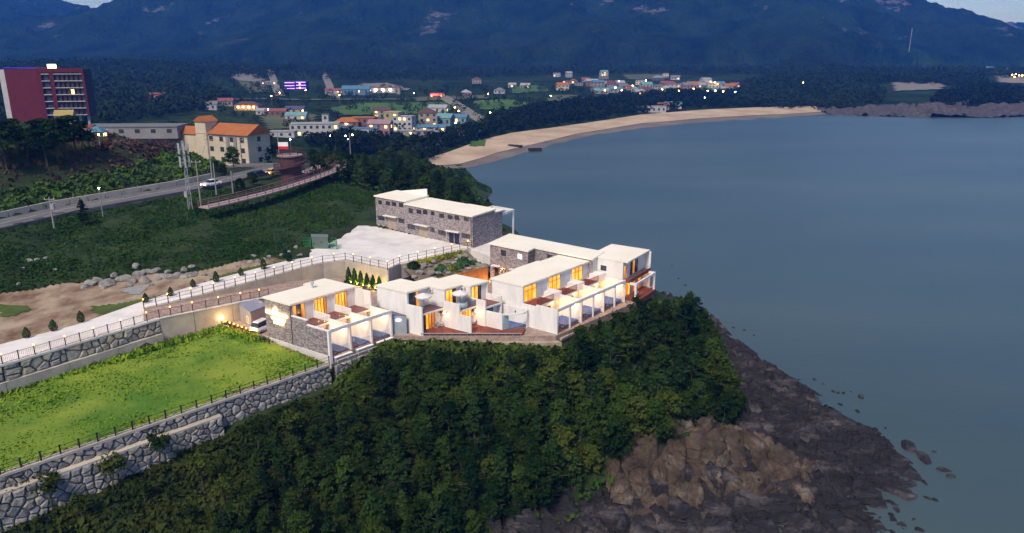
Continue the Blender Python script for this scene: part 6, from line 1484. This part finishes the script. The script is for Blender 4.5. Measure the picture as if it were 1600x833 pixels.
for px, py in ((1009,126),(1070,132),(1148,144),(967,127),(929,127),(1100,153),(1105,142),(1148,137),(1440,116),(1590,150)):
    street_lamp(px, py, 6, M_wh, 'white street lamp in the far seaside village', 'white lamps of the far village', .45)
for px, py in ((1580,117),(1586,116),(1591,118),(1596,118),(1584,120)): street_lamp(px, py, 6, M_or, 'orange street lamp at the far right shore', 'orange lamps of the far right shore', .7)
# ---------------------------------------------------------------- spiral lookout tower and curved walkway
M_rust = mat('purple_steel', (.070, .030, .036), .6, (.095, .045, .05), 1); M_boards = mat('pinkish_boards', (.30, .21, .215), .8, (.40, .29, .29), 3, .2, 5)
def helix_rail(mb, pts, h, m_posts=1.4):
    for rr in (h, h * .66, h * .33): mb.path([p + Vector((0, 0, rr)) for p in pts], .055, 4)
    acc = 9
    for a, b in zip(pts, pts[1:]):
        acc += (b - a).length
        if acc > m_posts: mb.tube(a, a + Vector((0, 0, h + .03)), .075, n=4); acc = 0
def tower():
    c = P(456, 284, 21.6); t = thing('spiral_tower', 'purple brown spiral lookout tower at the end of the walkway', 'tower', c); x, y, z = c
    MB().lathe((x, y, z - 2), [(2.6, 0), (2.6, 8.2)], 12).build('drum', M_rust, t)
    MB().lathe((x, y, z + 6.2), [(2.62, 0), (3.0, .1), (3.1, .4)], 20).build('top_deck', M_boards, t)
    mb = MB(); ring = [Vector((x + 3.0 * math.cos(k * .314), y + 3.0 * math.sin(k * .314), z + 6.65)) for k in range(21)]; helix_rail(mb, ring, 1.15); mb.build('top_railing', M_rust, t)
    inner, outer = [], []
    for k in range(44):
        a = -.6 + k / 43 * 7.9; zz = z + .6 + k / 43 * 5.4; inner.append(Vector((x + 2.62 * math.cos(a), y + 2.62 * math.sin(a), zz))); outer.append(Vector((x + 3.9 * math.cos(a), y + 3.9 * math.sin(a), zz)))
    mb = MB(); vs = []
    for p, q in zip(inner, outer): vs += [p, q, p - Vector((0, 0, .25)), q - Vector((0, 0, .45))]
    mb.add(vs, [f for i in range(43) for f in ((4 * i, 4 * i + 1, 4 * i + 5, 4 * i + 4), (4 * i + 1, 4 * i + 3, 4 * i + 7, 4 * i + 5), (4 * i + 3, 4 * i + 2, 4 * i + 6, 4 * i + 7))]); mb.build('spiral_ramp', M_rust, t)
    mb = MB(); helix_rail(mb, outer, 1.1); mb.build('ramp_railing', M_rust, t)
    MB().box(x - 2.6, x - .2, y - .06, y + .06, z + 8.6, z + 9.6).build('sign_board', M_white, t); MB().box(x - 2.6, x - .2, y - .07, y + .07, z + 7.9, z + 8.58).build('sign_band', mat('sign_red', (.5, .03, .03), .5), t); MB().tube((x - 2.55, y, z + 6.6), (x - 2.55, y, z + 9.7), .06, n=5).build('sign_post', M_steel, t)
tower()
def walkway():
    pts = [P(a, b, z) for a, b, z in ((318,324,22.9),(350,317,22.9),(400,305,22.9),(440,294,22.9),(485,280,22.8),(515,269,22.7),(530,262,22.6),(534,257,22.6),(526,253,22.6),(508,256,22.6),(486,264,22.6),(470,271,22.4))]
    t = thing('walkway', 'pinkish boardwalk with purple railings curving along the top of the bank', 'walkway', pts[3]); D = []
    for i in range(len(pts) - 1):
        n = max(1, int((pts[i + 1] - pts[i]).length / 1.2)); D += [pts[i].lerp(pts[i + 1], k / n) for k in range(n)]
    D.append(pts[-1]); Ls, Rs = [], []
    for i, p in enumerate(D):
        d = D[min(i + 1, len(D) - 1)] - D[max(i - 1, 0)]; n = Vector((-d.y, d.x, 0)).normalized() * 1.45; Ls.append(p + n); Rs.append(p - n)
    for i in range(0, len(D) - 1):
        mb = MB(); e = .02; a, b_, c, d_ = Ls[i].lerp(Ls[i + 1], e), Ls[i].lerp(Ls[i + 1], 1 - e), Rs[i].lerp(Rs[i + 1], 1 - e), Rs[i].lerp(Rs[i + 1], e); dn = Vector((0, 0, -.25))
        mb.hexa([a + dn, d_ + dn, c + dn, b_ + dn, a, d_, c, b_]); mb.build('deck_board', M_boards, t)
    M_rail = mat('pink_brown_rail', (.19, .115, .12), .6, (.24, .15, .155), 1)
    for nm, S in (('railing', Ls), ('railing', Rs)): mb = MB(); helix_rail(mb, S, 1.15, 1.7); mb.build(nm, M_rail, t)
    for k in range(4, len(D), 5): p = D[k]; MB().tube((p.x, p.y, lz(p.x, p.y) - .5), (p.x, p.y, p.z - .25), .12, n=6).build('support_post', M_rust, t)
walkway()
# transformer cabinet in its green cage
_t = P(497, 389, 16.3); t = thing('transformer_cabinet', 'grey green transformer cabinet at the parking edge', 'cabinet', _t); x, y = _t.x, _t.y; F = Frame((x - 1.6, y + 2.0), (.97, -.05), (.25, -.97))
mb = MB(); F.box(mb, 0, 3.1, 0, 1.8, 16.3, 18.5); mb.build('housing', mat('cabinet_green', (.085, .13, .11), .6, (.11, .16, .14), 1), t); mb = MB(); F.box(mb, -.1, 3.2, -.1, 1.9, 18.504, 18.7); mb.build('lid', mat('cabinet_lid', (.14, .17, .17), .6), t)
for k in range(2): mb = MB(); F.box(mb, .3 + k * 1.4, .5 + k * 1.4, 1.802, 1.83, 17.1 + .4 * k, 17.35 + .4 * k); mb.build('vent', M_black, t)
M_gr = mat('green_mesh_paint', (.02, .24, .08), .5)
def cage(a0, a1, label):
    t = thing('mesh_fence', label, 'fence', F.p(a0, 1, 16.3))
    for a, b, c, d_ in ((a0, 2.2, a1, 2.2), (a0, -.4, a1, -.4), (a0, -.4, a0, 2.2), (a1, -.4, a1, 2.2)):
        mb = MB(); p, q = Vector(F.p(a, b, 16.3)), Vector(F.p(c, d_, 16.3)); n = max(3, int((q - p).length / .16))
        for k in range(n + 1): s = p.lerp(q, k / n); mb.tube(s, s + Vector((0, 0, 1.6)), .02 if k % 8 else .045, n=4, cap=False)
        for zz in (.1, .6, 1.1, 1.6): mb.tube(p + Vector((0, 0, zz)), q + Vector((0, 0, zz)), .025, n=4, cap=False)
        mb.build('mesh_panel', M_gr, t)
cage(-1.7, -.25, 'green mesh fence left of the transformer cabinet'); cage(3.35, 4.8, 'green mesh fence right of the transformer cabinet')
# ---------------------------------------------------------------- houses of the valley
def colm(n, c, r=.8): g_ = sum(c) / 3; c = tuple((k * .7 + g_ * .3) * .68 for k in c); return mat(n, c, r, tuple(min(1, k * 1.25) for k in c), .3, .05, 3)
HM = dict(cream=colm('cream_wall', (.74, .62, .40)), white=colm('white_wall', (.52, .52, .52)), grey=colm('grey_wall', (.30, .30, .32)), yellow=colm('yellow_wall', (.50, .42, .16)), pink=colm('pink_wall', (.42, .20, .22)), blue=colm('blue_wall', (.08, .25, .42)), teal=colm('teal_wall', (.18, .38, .42)), brick=colm('brick_wall', (.28, .12, .09)), beige=colm('beige_wall', (.40, .33, .27)), red=mat('crimson_wall', (.085, .006, .012), .8, (.105, .008, .015), .3, .05, 3), dark=colm('dark_wall', (.03, .03, .05)))
RM = dict(orange=mat('orange_tile', (.30, .10, .03), .8, (.38, .13, .04), .5, .1, 3), brown=colm('brown_tile', (.16, .06, .05)), red=colm('red_roof', (.34, .07, .06)), blue=colm('blue_roof', (.05, .22, .40)), teal=colm('teal_roof', (.12, .38, .40)), green=colm('green_roof', (.08, .26, .20)), grey=colm('grey_roof', (.20, .20, .22)), pale=colm('pale_roof', (.38, .39, .40)), purple=colm('purple_roof', (.10, .07, .22)), yellow=colm('yellow_roof', (.52, .36, .03)))
M_dimwin = mat('far_window', (.04, .045, .06), .2, spec=.5); M_warmwin = glow('warm_far_window', (1, .55, .18), 1.3); M_red_neon = glow('red_neon', (1, .05, .04), 3); M_pur = glow('purple_neon', (.32, .14, 1.0), 3.0); M_flood = glow('flood_light', (1, .93, .85), 16)
def house(px, py, w, d, h, deg, wm, kind, rm, label, group=None, floors=1, nw=3, name='house', cat='house', lit=.15, rh=None, base=None, oh=.4, seed=0):
    g = base if base is not None else ground_hit(px, py); r = random.Random(int(px * 7 + py)); a = math.radians(deg); F = Frame((g.x - (math.cos(a) * w) / 2, g.y - (math.sin(a) * w) / 2), (math.cos(a), math.sin(a)), (math.sin(a), -math.cos(a))); z0 = g.z - 1.0; z1 = g.z + h
    t = thing(name, label, cat, g, group); mb = MB(); F.box(mb, 0, w, -d, 0, z0, z1); mb.build('wall', wm, t)
    if kind == 'flat':
        mb = MB(); F.box(mb, -.2, w + .2, -d - .2, .2, z1 + .004, z1 + .35); mb.build('roof', rm, t)
    else:
        rh = rh or min(w, d) * .28; mb = MB()
        if kind == 'gable':
            vs = [F.p(-oh, oh, z1), F.p(w + oh, oh, z1), F.p(w + oh, -d - oh, z1), F.p(-oh, -d - oh, z1), F.p(-oh, -d / 2, z1 + rh), F.p(w + oh, -d / 2, z1 + rh)]
        else:
            i_ = min(w, d) * .5; vs = [F.p(-oh, oh, z1), F.p(w + oh, oh, z1), F.p(w + oh, -d - oh, z1), F.p(-oh, -d - oh, z1), F.p(min(i_, w * .45), -d / 2, z1 + rh), F.p(max(w - i_, w * .55), -d / 2, z1 + rh)]
        vs = [(v[0], v[1], v[2] + .01) for v in vs]; mb.add(vs, [(0, 1, 5, 4), (2, 3, 4, 5), (3, 0, 4), (1, 2, 5), (0, 3, 2, 1)]); mb.build('roof', rm, t)
    fh = h / floors
    for f in range(floors):
        for side in (0, 1):
            span = w if side == 0 else d; n_ = nw if side == 0 else max(1, int(nw * d / w * .7))
            for k in range(n_):
                c = span * (k + .5) / n_; ww = min(1.5, span / n_ * .5); zb = g.z + f * fh + fh * .32; zt = g.z + f * fh + fh * .78; pm = M_warmwin if r.random() < lit else M_dimwin
                mb = MB()
                if side == 0: F.box(mb, c - ww / 2, c + ww / 2, .003, .06, zb, zt)
                else:
                    if deg > 0: F.box(mb, -.06, -.003, -c - ww / 2, -c + ww / 2, zb, zt)
                    else: F.box(mb, w + .003, w + .06, -c - ww / 2, -c + ww / 2, zb, zt)
                mb.build('window', pm, t)
    return t, F, g
# cream apartment block with orange roof
t, F, g = house(350, 262, 21, 10, 9.6, -24, HM['cream'], 'gable', RM['orange'], 'cream apartment block with orange tiled roof and stair turret', None, 3, 5, 'apartment_building', 'building', 0, 3.0, P(350, 258, 17.5), .6)
mb = MB(); F.box(mb, -12.5, .0, -9, -2.4, g.z - 1, g.z + 8.8); mb.build('wing', HM['cream'], t); mb = MB(); vs = [F.p(-12.9, -2, g.z + 8.81), F.p(-.0, -2, g.z + 8.81), F.p(-.0, -9.4, g.z + 8.81), F.p(-12.9, -9.4, g.z + 8.81), F.p(-12.9, -5.7, g.z + 11), F.p(-.0, -5.7, g.z + 11)]; mb.add(vs, [(0, 1, 5, 4), (2, 3, 4, 5), (3, 0, 4), (1, 2, 5), (0, 3, 2, 1)]); mb.build('wing_roof', RM['orange'], t)
mb = MB(); F.box(mb, .6, 5.0, -4.4, .5, g.z - .5, g.z + 13.3); tu = mb.build('stair_turret', HM['cream'], t); mb = MB(); vs = [F.p(.2, .9, g.z + 13.31), F.p(5.4, .9, g.z + 13.31), F.p(5.4, -4.8, g.z + 13.31), F.p(.2, -4.8, g.z + 13.31), F.p(2.8, .9, g.z + 14.9), F.p(2.8, -4.8, g.z + 14.9)]; mb.add(vs, [(0, 1, 4), (1, 2, 5, 4), (2, 3, 5), (3, 0, 4, 5), (0, 3, 2, 1)]); mb.build('turret_roof', RM['orange'], tu)
for a in (12.6, 15.6): mb = MB(); F.box(mb, a, a + 1.1, .07, .3, g.z + 1, g.z + 9); mb.build('grey_pilaster', HM['grey'], t)
# red hotel
def hotel():
    def at(px, y): return Vector(((px - 800) / FPX * (y * _C + 25 * _S), y))
    A, B, C = at(14, 396), at(63, 388), at(137, 391); t = thing('hotel', 'tall crimson hotel with stacked balconies and blank red wall', 'hotel', (*B, 15)); Z0, Z1 = 15.0, 43.2
    u = (B - A).normalized(); d1 = Vector((-u.y, u.x)); v = (C - B).normalized(); L = (C - B).length
    D_ = C + d1 * 10 - v * 2; E_ = A + d1 * 16
    MB().prism([(q.x, q.y) for q in (A, B, B + d1 * 14, E_)], Z0 - 3, Z1).build('blank_wall_block', HM['red'], t)
    MB().prism([(q.x, q.y) for q in (A - u * 4, A - u * .02, E_ - u * .02, E_ - u * 4)], Z0 - 3, Z1 - .8).build('grey_side_wing', HM['white'], t)
    nrm = Vector((v.y, -v.x)); nrm = nrm if nrm.y < 0 else -nrm; back = -nrm * 9
    MB().prism([(q.x, q.y) for q in (B + v * .02 - nrm * .9, C - nrm * .9, C + back, B + back)], Z0 + 5, Z1 - .3).build('balcony_core', HM['dark'], t)
    for s0, s1, nm in ((0, .10, 'red_pier'), (.27, .36, 'red_pier'), (.95, 1.0, 'red_pier')):
        p, q = B + v * (L * s0 + .03), B + v * (L * s1); MB().prism([(w.x, w.y) for w in (p + nrm * .3, q + nrm * .3, q - nrm * .89, p - nrm * .89)], Z0 + 5 if s0 > .2 else Z0 - 2, Z1 - .2).build(nm, HM['red'], t)
    p, q = B + v * .03, C; MB().prism([(w.x, w.y) for w in (p + nrm * .4, q + nrm * .4, q - nrm * 1, p - nrm * 1)], Z1 - 1.9, Z1 + .05).build('red_cornice', HM['red'], t)
    for f in range(7):
        z = Z0 + 5.2 + f * 3.35
        for s0, s1 in ((.101, .269), (.361, .949)):
            p, q = B + v * (L * s0), B + v * (L * s1); MB().prism([(w.x, w.y) for w in (p + nrm * .35, q + nrm * .35, q - nrm * .88, p - nrm * .88)], z, z + .35).build('balcony_slab', HM['white'], t)
            nb = 1 if s0 < .2 else 6
            for k in range(1, nb): c = p.lerp(q, k / nb); MB().prism([(w.x, w.y) for w in (c + nrm * .2 - v * .1, c + nrm * .2 + v * .1, c - nrm * .88 + v * .1, c - nrm * .88 - v * .1)], z + .36, z + 3.3).build('balcony_divider', HM['red'], t)
            for k in range(nb):
                c = p.lerp(q, (k + .5) / nb); lit_ = (f, k) in ((3, 3),)
                MB().prism([(w.x, w.y) for w in (c - nrm * .8 - v * .9, c - nrm * .8 + v * .9, c - nrm * .87 + v * .9, c - nrm * .87 - v * .9)], z + .4, z + 2.7).build('window', M_warmwin if lit_ else M_dimwin, t)
    for s in (.5, .72, .9): c = B + v * (L * s); MB().prism([(w.x, w.y) for w in (c - nrm * 2, c + v * 1 - nrm * 2, c + v * 1 - nrm * 3, c - nrm * 3)], Z0 - 4, Z0 + 5).build('pillar', HM['white'], t)
    c = B + v * (L * .26); MB().prism([(w.x, w.y) for w in (c, c + v * 4, c + v * 4 - nrm * .5, c - nrm * .5)], Z1 + .06, Z1 + 2.0).build('roof_sign', glow('yellow_sign', (1, .78, .25), 2.2), t)
    MB().prism([(q.x, q.y) for q in (A + nrm * .45, B + nrm * .45, B - d1 * .0, A - d1 * .0)], Z1 + .06, Z1 + .2).build('blue_light_strip', glow('blue_strip', (.05, .06, 1), .5), t)
    h_, F2, g2 = house(98, 190, 8, 5, 2.2, 12, HM['yellow'], 'gable', RM['yellow'], 'bright yellow pavilion at the foot of the red hotel', None, 1, 3, 'pavilion', 'pavilion', 0, 2.6, Vector((*at(95, 371), 19.3)))
hotel()
house(196, 208, 30, 10, 2.6, 3, HM['grey'], 'flat', RM['grey'], 'long low grey roofed hall right of the hill pines', None, 1, 6, 'hall', 'hall', .05, base=P(203, 212, 26))
for px, py, w, lab in ((62,222,9,'red awning stall roof under the left hill pines'),(85,219,11,'long red awning under the hill pines'),(118,220,7,'red awning left of the blue tent')):
    house(px, py, w, 5, 2.4, 0, HM['brick'], 'gable', RM['red'], lab, None, 1, 2, 'awning_stall', 'stall', .5, 1.4, P(px, py, 31))
house(148, 216, 3.6, 3, 1.6, 0, HM['blue'], 'hip', RM['blue'], 'blue tent roof stall lit by lamps beside the hill pines', None, 1, 2, 'tent', 'tent', .8, 1.3, P(148, 217, 32))
street_lamp(131, 213, 3, M_or, 'orange lamp left of the blue tent stall', None, .2); street_lamp(157, 211, 3, M_or, 'orange lamp right of the blue tent stall', None, .2)
NV = [ # px, py, w, d, h, deg, wall, kind, roof, floors, nw, label
 (492,214,27,11,7,8,'white','flat','pale',2,8,'long pale two storey motel behind the spiral tower'),(509,200,4,4,8,0,'white','flat','grey',2,1,'pale stair tower on the long motel roof'),(541,204,15,9,5,0,'brick','hip','orange',2,3,'orange roofed house beside the pale motel'),(566,203,15,9,7,-5,'brick','flat','orange',2,4,'brick two storey house with orange band in the village'),(570,216,14,8,5,0,'white','flat','blue',1,3,'low white shop with bright blue front in the village'),(592,213,13,8,7,-8,'pink','gable','pink_',2,3,'pink gabled house beside the blue shop'),(612,205,9,9,11,-10,'yellow','flat','yellow_',3,2,'yellow four storey house in the village'),(617,188,5,5,5,-10,'yellow','flat','yellow_',1,1,'small yellow block rising above the yellow house'),(629,206,12,8,9,-10,'white','flat','pale',3,4,'pale framed apartment house next to the yellow house'),(669,199,12,9,9,6,'beige','hip','brown',3,3,'tall beige house with brown hipped roof'),(668,206,22,6,2.6,2,'white','gable','blue',1,6,'row of blue awnings before the brown roofed house'),(690,197,12,10,5,-15,'teal','gable','teal',1,3,'turquoise roofed shed beside the brown roofed house'),(708,193,18,8,4,-12,'teal','gable','blue',1,4,'long blue roofed shed toward the beach road'),(683,177,14,8,4,-10,'white','gable','pale',1,3,'pale farm building below the valley road'),(597,184,12,7,5,0,'beige','gable','brown',2,3,'brownish house behind the yellow house'),(462,188,14,8,3,0,'white','gable','teal',1,3,'white greenhouse with pale teal roof'),(430,181,15,7,3,0,'brick','gable','red',1,4,'long red roofed house in the fields'),(410,180,9,6,3,0,'white','gable','pale',1,2,'white house left of the long red roof'),(460,178,14,7,3.5,0,'yellow','gable','purple',1,3,'purple roofed house in the fields'),(350,166,14,8,4,0,'beige','gable','red',1,3,'red roofed house on the left of the valley'),(322,172,16,9,4,0,'white','gable','grey',1,3,'grey roofed house left of the valley'),(385,173,18,9,4,0,'beige','hip','brown',1,4,'brown roofed restaurant with orange lights'),(240,160,16,9,5,0,'white','gable','red',1,4,'red and white house on the wooded left slope'),(727,213,9,5,3,0,'yellow','flat','orange',1,2,'orange kiosk on the sea front'),(742,214,8,5,2.4,0,'blue','gable','blue',1,1,'blue roofed kiosk on the sea front'),(702,216,6,3,2.6,0,'yellow','flat','pale',1,2,'small yellow kiosk bus on the sea front square'),(440,215,14,7,3,0,'white','flat','pale',1,3,'white sided house left behind the spiral tower'),(530,214,13,8,6,-5,'blue','flat','grey',2,4,'bluish house right of the pale motel'),(648,213,20,6,3,0,'grey','flat','pale',1,4,'grey market roofs behind the tree tops'),
 (462,141,24,12,9,3,'dark','flat','purple',2,5,'dark resort building outlined in purple lights'),(520,148,16,8,4,0,'white','gable','red',1,3,'red roofed house left of the blue factory'),(556,149,28,12,6,0,'blue','gable','blue',1,4,'blue roofed factory on the valley edge'),(592,147,44,10,6,0,'beige','flat','red',1,6,'long hall with a row of bright round lights'),(682,153,14,8,4,0,'brick','flat','red',1,3,'small building with red neon light'),(420,133,20,9,4,0,'grey','flat','pale',1,3,'pale shed beside the hill road'),
]
RM['pink_'] = colm('pink_roof', (.40, .22, .25)); RM['yellow_'] = colm('yellow_flat', (.46, .40, .20))
NVT = {}
for (px, py, w, d, h, deg, wm, kind, rm, fl, nw, lab) in NV:
    NVT[lab] = house(px, py, w, d, h, deg, HM[wm], kind, RM[rm], lab, 'houses of the near village', fl, nw, lit=.18)
t, F, g = NVT['dark resort building outlined in purple lights']
for zz in (1.5, 4.6, 7.8): mb = MB(); F.box(mb, .5, 11, .08, .3, g.z + zz, g.z + zz + .55); F.box(mb, 13, 23.5, .08, .3, g.z + zz + .4, g.z + zz + .95); mb.build('neon_strip', M_pur, t)
t, F, g = NVT['long hall with a row of bright round lights']
for k in range(5): c = F.p(4 + k * 7.5, .3, g.z + 4.2); MB().ball(c, 1.1, 8, 5).build('round_light', M_flood, t)
t, F, g = NVT['small building with red neon light']; mb = MB(); F.box(mb, 2, 12, .08, .4, g.z + 2.2, g.z + 3.8); mb.build('neon_strip', M_red_neon, t)
t, F, g = NVT['brown roofed restaurant with orange lights']
for k in range(4): c = F.p(3 + k * 4, .5, g.z + 2.6); MB().ball(c, .5, 6, 4).build('string_light', M_or, t)
# the far village, houses told apart only by colour
FVP = [(885,134),(895,131),(905,134),(915,128),(925,135),(936,136),(944,124),(950,131),(955,139),(962,145),(975,139),(985,141),(992,144),(1003,141),(1010,145),(1012,137),(1022,143),(1030,138),(1040,134),(1043,143),(1050,140),(1060,137),(1068,135),(1075,142),(1083,136),(1090,141),(1098,137),(1105,129),(1115,138),(1124,136),(1133,144),(1140,143),(1150,137),(1108,133),(930,143),(970,134),(1000,133),(880,142),(940,147),(1000,149),(1028,148),(1065,146),(870,120),(890,121),(945,119),(1040,121),(1055,125),(1030,126),(1120,147),(1138,147),(800,137),(820,138),(745,131),(728,150),(780,146),(1245,122),(1548,112),(1560,114),(1570,113)]
cl = ['white', 'beige', 'grey', 'brick', 'cream', 'pink', 'white', 'beige']; rl = ['red', 'brown', 'pale', 'teal', 'blue', 'grey', 'orange', 'pale', 'red']
for i, (px, py) in enumerate(FVP):
    r = random.Random(i * 13 + 1); wm = r.choice(cl); rm = r.choice(rl); kind = r.choice(['gable', 'hip', 'flat', 'gable']); w = r.uniform(8, 15); hh = r.choice([3.2, 3.2, 3.5, 5.5, 6])
    nm_ = dict(pale='pale', teal='teal', blue='blue', grey='grey', orange='orange', red='red', brown='brown')[rm]
    house(px, py, w, r.uniform(8, 11), hh, r.uniform(-15, 15), HM[wm], kind, RM[rm], 'distant %s house with %s roof in the far seaside village' % ('pale' if wm in ('white', 'cream', 'beige') else wm, nm_), 'houses of the far seaside village', 2 if hh > 5 else 1, 3, lit=.12)
house(1018, 176, 24, 9, 4.5, 4, HM['white'], 'flat', RM['pale'], 'long white beach house at the edge of the sand', None, 1, 6, lit=0)
house(1037, 172, 9, 7, 4, 0, HM['pink'], 'gable', RM['red'], 'little red roofed beach house by the sand', None, 1, 2, lit=.3); house(1052, 170, 14, 8, 3.5, -5, HM['white'], 'gable', RM['teal'], 'teal roofed beach house by the sand', None, 1, 3, lit=0)
b = ground_hit(1418, 97); t = thing('radio_mast', 'thin tall radio mast on the far right slope', 'mast', b); MB().tube((b.x, b.y, b.z), (b.x, b.y, b.z + 46), .8, .4, 5).build('shaft', M_steel, t)
for k in range(3): MB().box(b.x - 1.5, b.x + 1.5, b.y - .3, b.y + .3, b.z + 36 + k * 4, b.z + 36.6 + k * 4).build('cross_arm', M_steel, t)
# stones of the far groyne and jetty on the beach
for i, (a, c) in enumerate((((722,222),(745,217)), ((795,226),(815,230)), ((826,232),(846,234)))):
    p, q = P(*a, 1.5), P(*c, .6); d = (q - p).normalized(); n = Vector((-d.y, d.x, 0)) * 1.2; MB().prism([(w.x, w.y) for w in (p - n, q - n, q + n, p + n)], -.5, [2.2 if i == 0 else 1.6] * 4).build('groyne', M_rock); tag(bpy.data.objects[-1] if False else COL.objects[-1], ['dark groyne at the sea front square', 'dark groyne crossing the sand', 'end of the dark groyne in the wet sand'][i], 'groyne')
# ---------------------------------------------------------------- woods seen as a mass
def wood(name, label, poly, n, h, m, seed, per=16, spread=.55, mind=0):
    per *= 2; r = np.random.default_rng(seed); xs = [p[0] for p in poly]; ys = [p[1] for p in poly]; x = r.uniform(min(xs), max(xs), n * 6); y = r.uniform(min(ys), max(ys), n * 6); k = inside(x, y, poly); x, y = x[k][:n], y[k][:n]; n = len(x)
    z = land_z(x, y); k = z > .8; x, y, z = x[k], y[k], z[k]; n = len(x); hh = h * r.uniform(.6, 1.25, n); d = r.normal(0, 1, (n, per, 3)); d /= np.linalg.norm(d, axis=2, keepdims=True)
    c = np.stack([x, y, z + hh * .58], 1)[:, None, :] + d * hh[:, None, None] * np.array([spread, spread, .42]) * r.uniform(.75, 1.05, (n, per, 1))
    v, f = leaf_quads(c.reshape(-1, 3), d.reshape(-1, 3) + np.array([0, 0, .3]), np.repeat(hh, per) * .165 * r.uniform(.6, 1.2, n * per), r, .55); o = arrmesh(name, v, f, m); o['kind'] = 'stuff'; tag(o, label, 'wood')
M_farleaf = leafmat('far_foliage', (.006, .013, .006), (.018, .031, .012), .02); M_farleaf2 = leafmat('valley_foliage', (.009, .019, .007), (.032, .048, .014), .02)
def wp(pts, z): return [(q.x, q.y) for q in (P(a, b, z) for a, b in pts)]
wood('pine_belt', 'dark pine belt along the back of the beach', wp([(688,236),(760,213),(800,205),(900,191),(1000,177),(1080,169),(1180,166),(1290,164),(1290,152),(1180,151),(1050,152),(960,160),(880,168),(800,182),(762,192),(755,204),(700,216),(640,230)], 3), 1500, 6.5, M_farleaf, 201, 22)
wood('wooded_point', 'dark wood on the rocky point across the bay', wp([(1150,160),(1290,164),(1370,164),(1385,150),(1340,136),(1250,138),(1170,145)], 6), 700, 7, M_farleaf, 202, 22)
wood('wooded_point', 'dark wood on the far right promontory', wp([(1455,160),(1500,162),(1620,160),(1620,150),(1540,140),(1470,150)], 8), 500, 8, M_farleaf, 203, 22)
wood('foothill_wood', 'dark wood along the foot of the mountains', wp([(-40,150),(140,140),(330,128),(480,124),(660,124),(860,118),(1000,116),(1150,118),(1250,122),(1330,122),(1500,122),(1640,124),(1640,112),(1200,108),(860,109),(480,112),(140,118),(-40,125)], 14), 3400, 9, M_farleaf, 204, 15)
wood('foothill_wood', 'dark wood on the low hills before the right mountain', wp([(1160,150),(1380,130),(1540,135),(1540,120),(1300,118),(1160,130)], 12), 2200, 8, M_farleaf, 206, 15)
wood('valley_trees', 'scattered trees and hedges across the valley fields', wp([(150,190),(330,180),(480,212),(650,215),(800,180),(900,160),(1000,150),(880,140),(700,140),(300,140),(140,150)], 6), 560, 5.0, M_farleaf2, 205, 18)
wood('valley_wood', 'dark wooded slope left of the valley below the mountains', wp([(-60,200),(130,195),(240,180),(330,165),(360,150),(300,135),(100,140),(-60,150)], 12), 1500, 8, M_farleaf, 207, 18)
wood('valley_wood', 'dark trees around the village above the beach start', wp([(480,232),(560,222),(640,226),(690,232),(650,250),(600,240),(520,246)], 5), 220, 6.5, M_farleaf, 208, 26)
wood('valley_wood', 'trees behind the cream apartment block', wp([(215,205),(300,196),(400,205),(440,225),(400,235),(300,210)], 14), 200, 6.5, M_farleaf, 209, 26)
# rocky edge of the far promontory
def far_rocks():
    xs = np.arange(250, 760, 2.2); ys = np.arange(605, 668, 2.2); X, Y = np.meshgrid(xs, ys); Z = land_z(X, Y); d1, d2, cid = worley(X / 9, Y / 6, 81); Zr = Z + (cid - .3) * 3.6 - 1.2 * np.exp(-((d2 - d1) / .1) ** 2) + (fbm(X / 5, Y / 5, 83, 4, .5, True) - .5) * 3 + .6
    keep = (Z > -.8) & (Z < 6) & (X > 262); v = np.stack([X.ravel(), Y.ravel(), Zr.ravel()], 1); f = grid_faces(len(xs), len(ys), keep); v, f = trim(v, f); structure(arrmesh('far_rock_shore', v, f, rock_material('far_shore_rock', (.04, .032, .036), (.075, .062, .065), (.14, .12, .115))))
far_rocks()
# ---------------------------------------------------------------- air
def haze():
    m = bpy.data.materials.new('evening_haze'); m.use_nodes = True; nt = m.node_tree; nt.nodes.remove(nt.nodes['Principled BSDF'])
    pv = N(nt, 'ShaderNodeVolumePrincipled'); pv.inputs['Color'].default_value = (.05, .25, 1.0, 1); pv.inputs['Density'].default_value = HAZE_D; pv.inputs['Anisotropy'].default_value = 0.0
    nt.links.new(pv.outputs[0], nt.nodes['Material Output'].inputs['Volume']); o = MB().box(-3200, 4300, -900, 3300, -14, 420).build('haze', m); o['kind'] = 'stuff'; tag(o, 'blue evening haze over the valley and mountains', 'haze')
HAZE_D = 0.0002
haze()
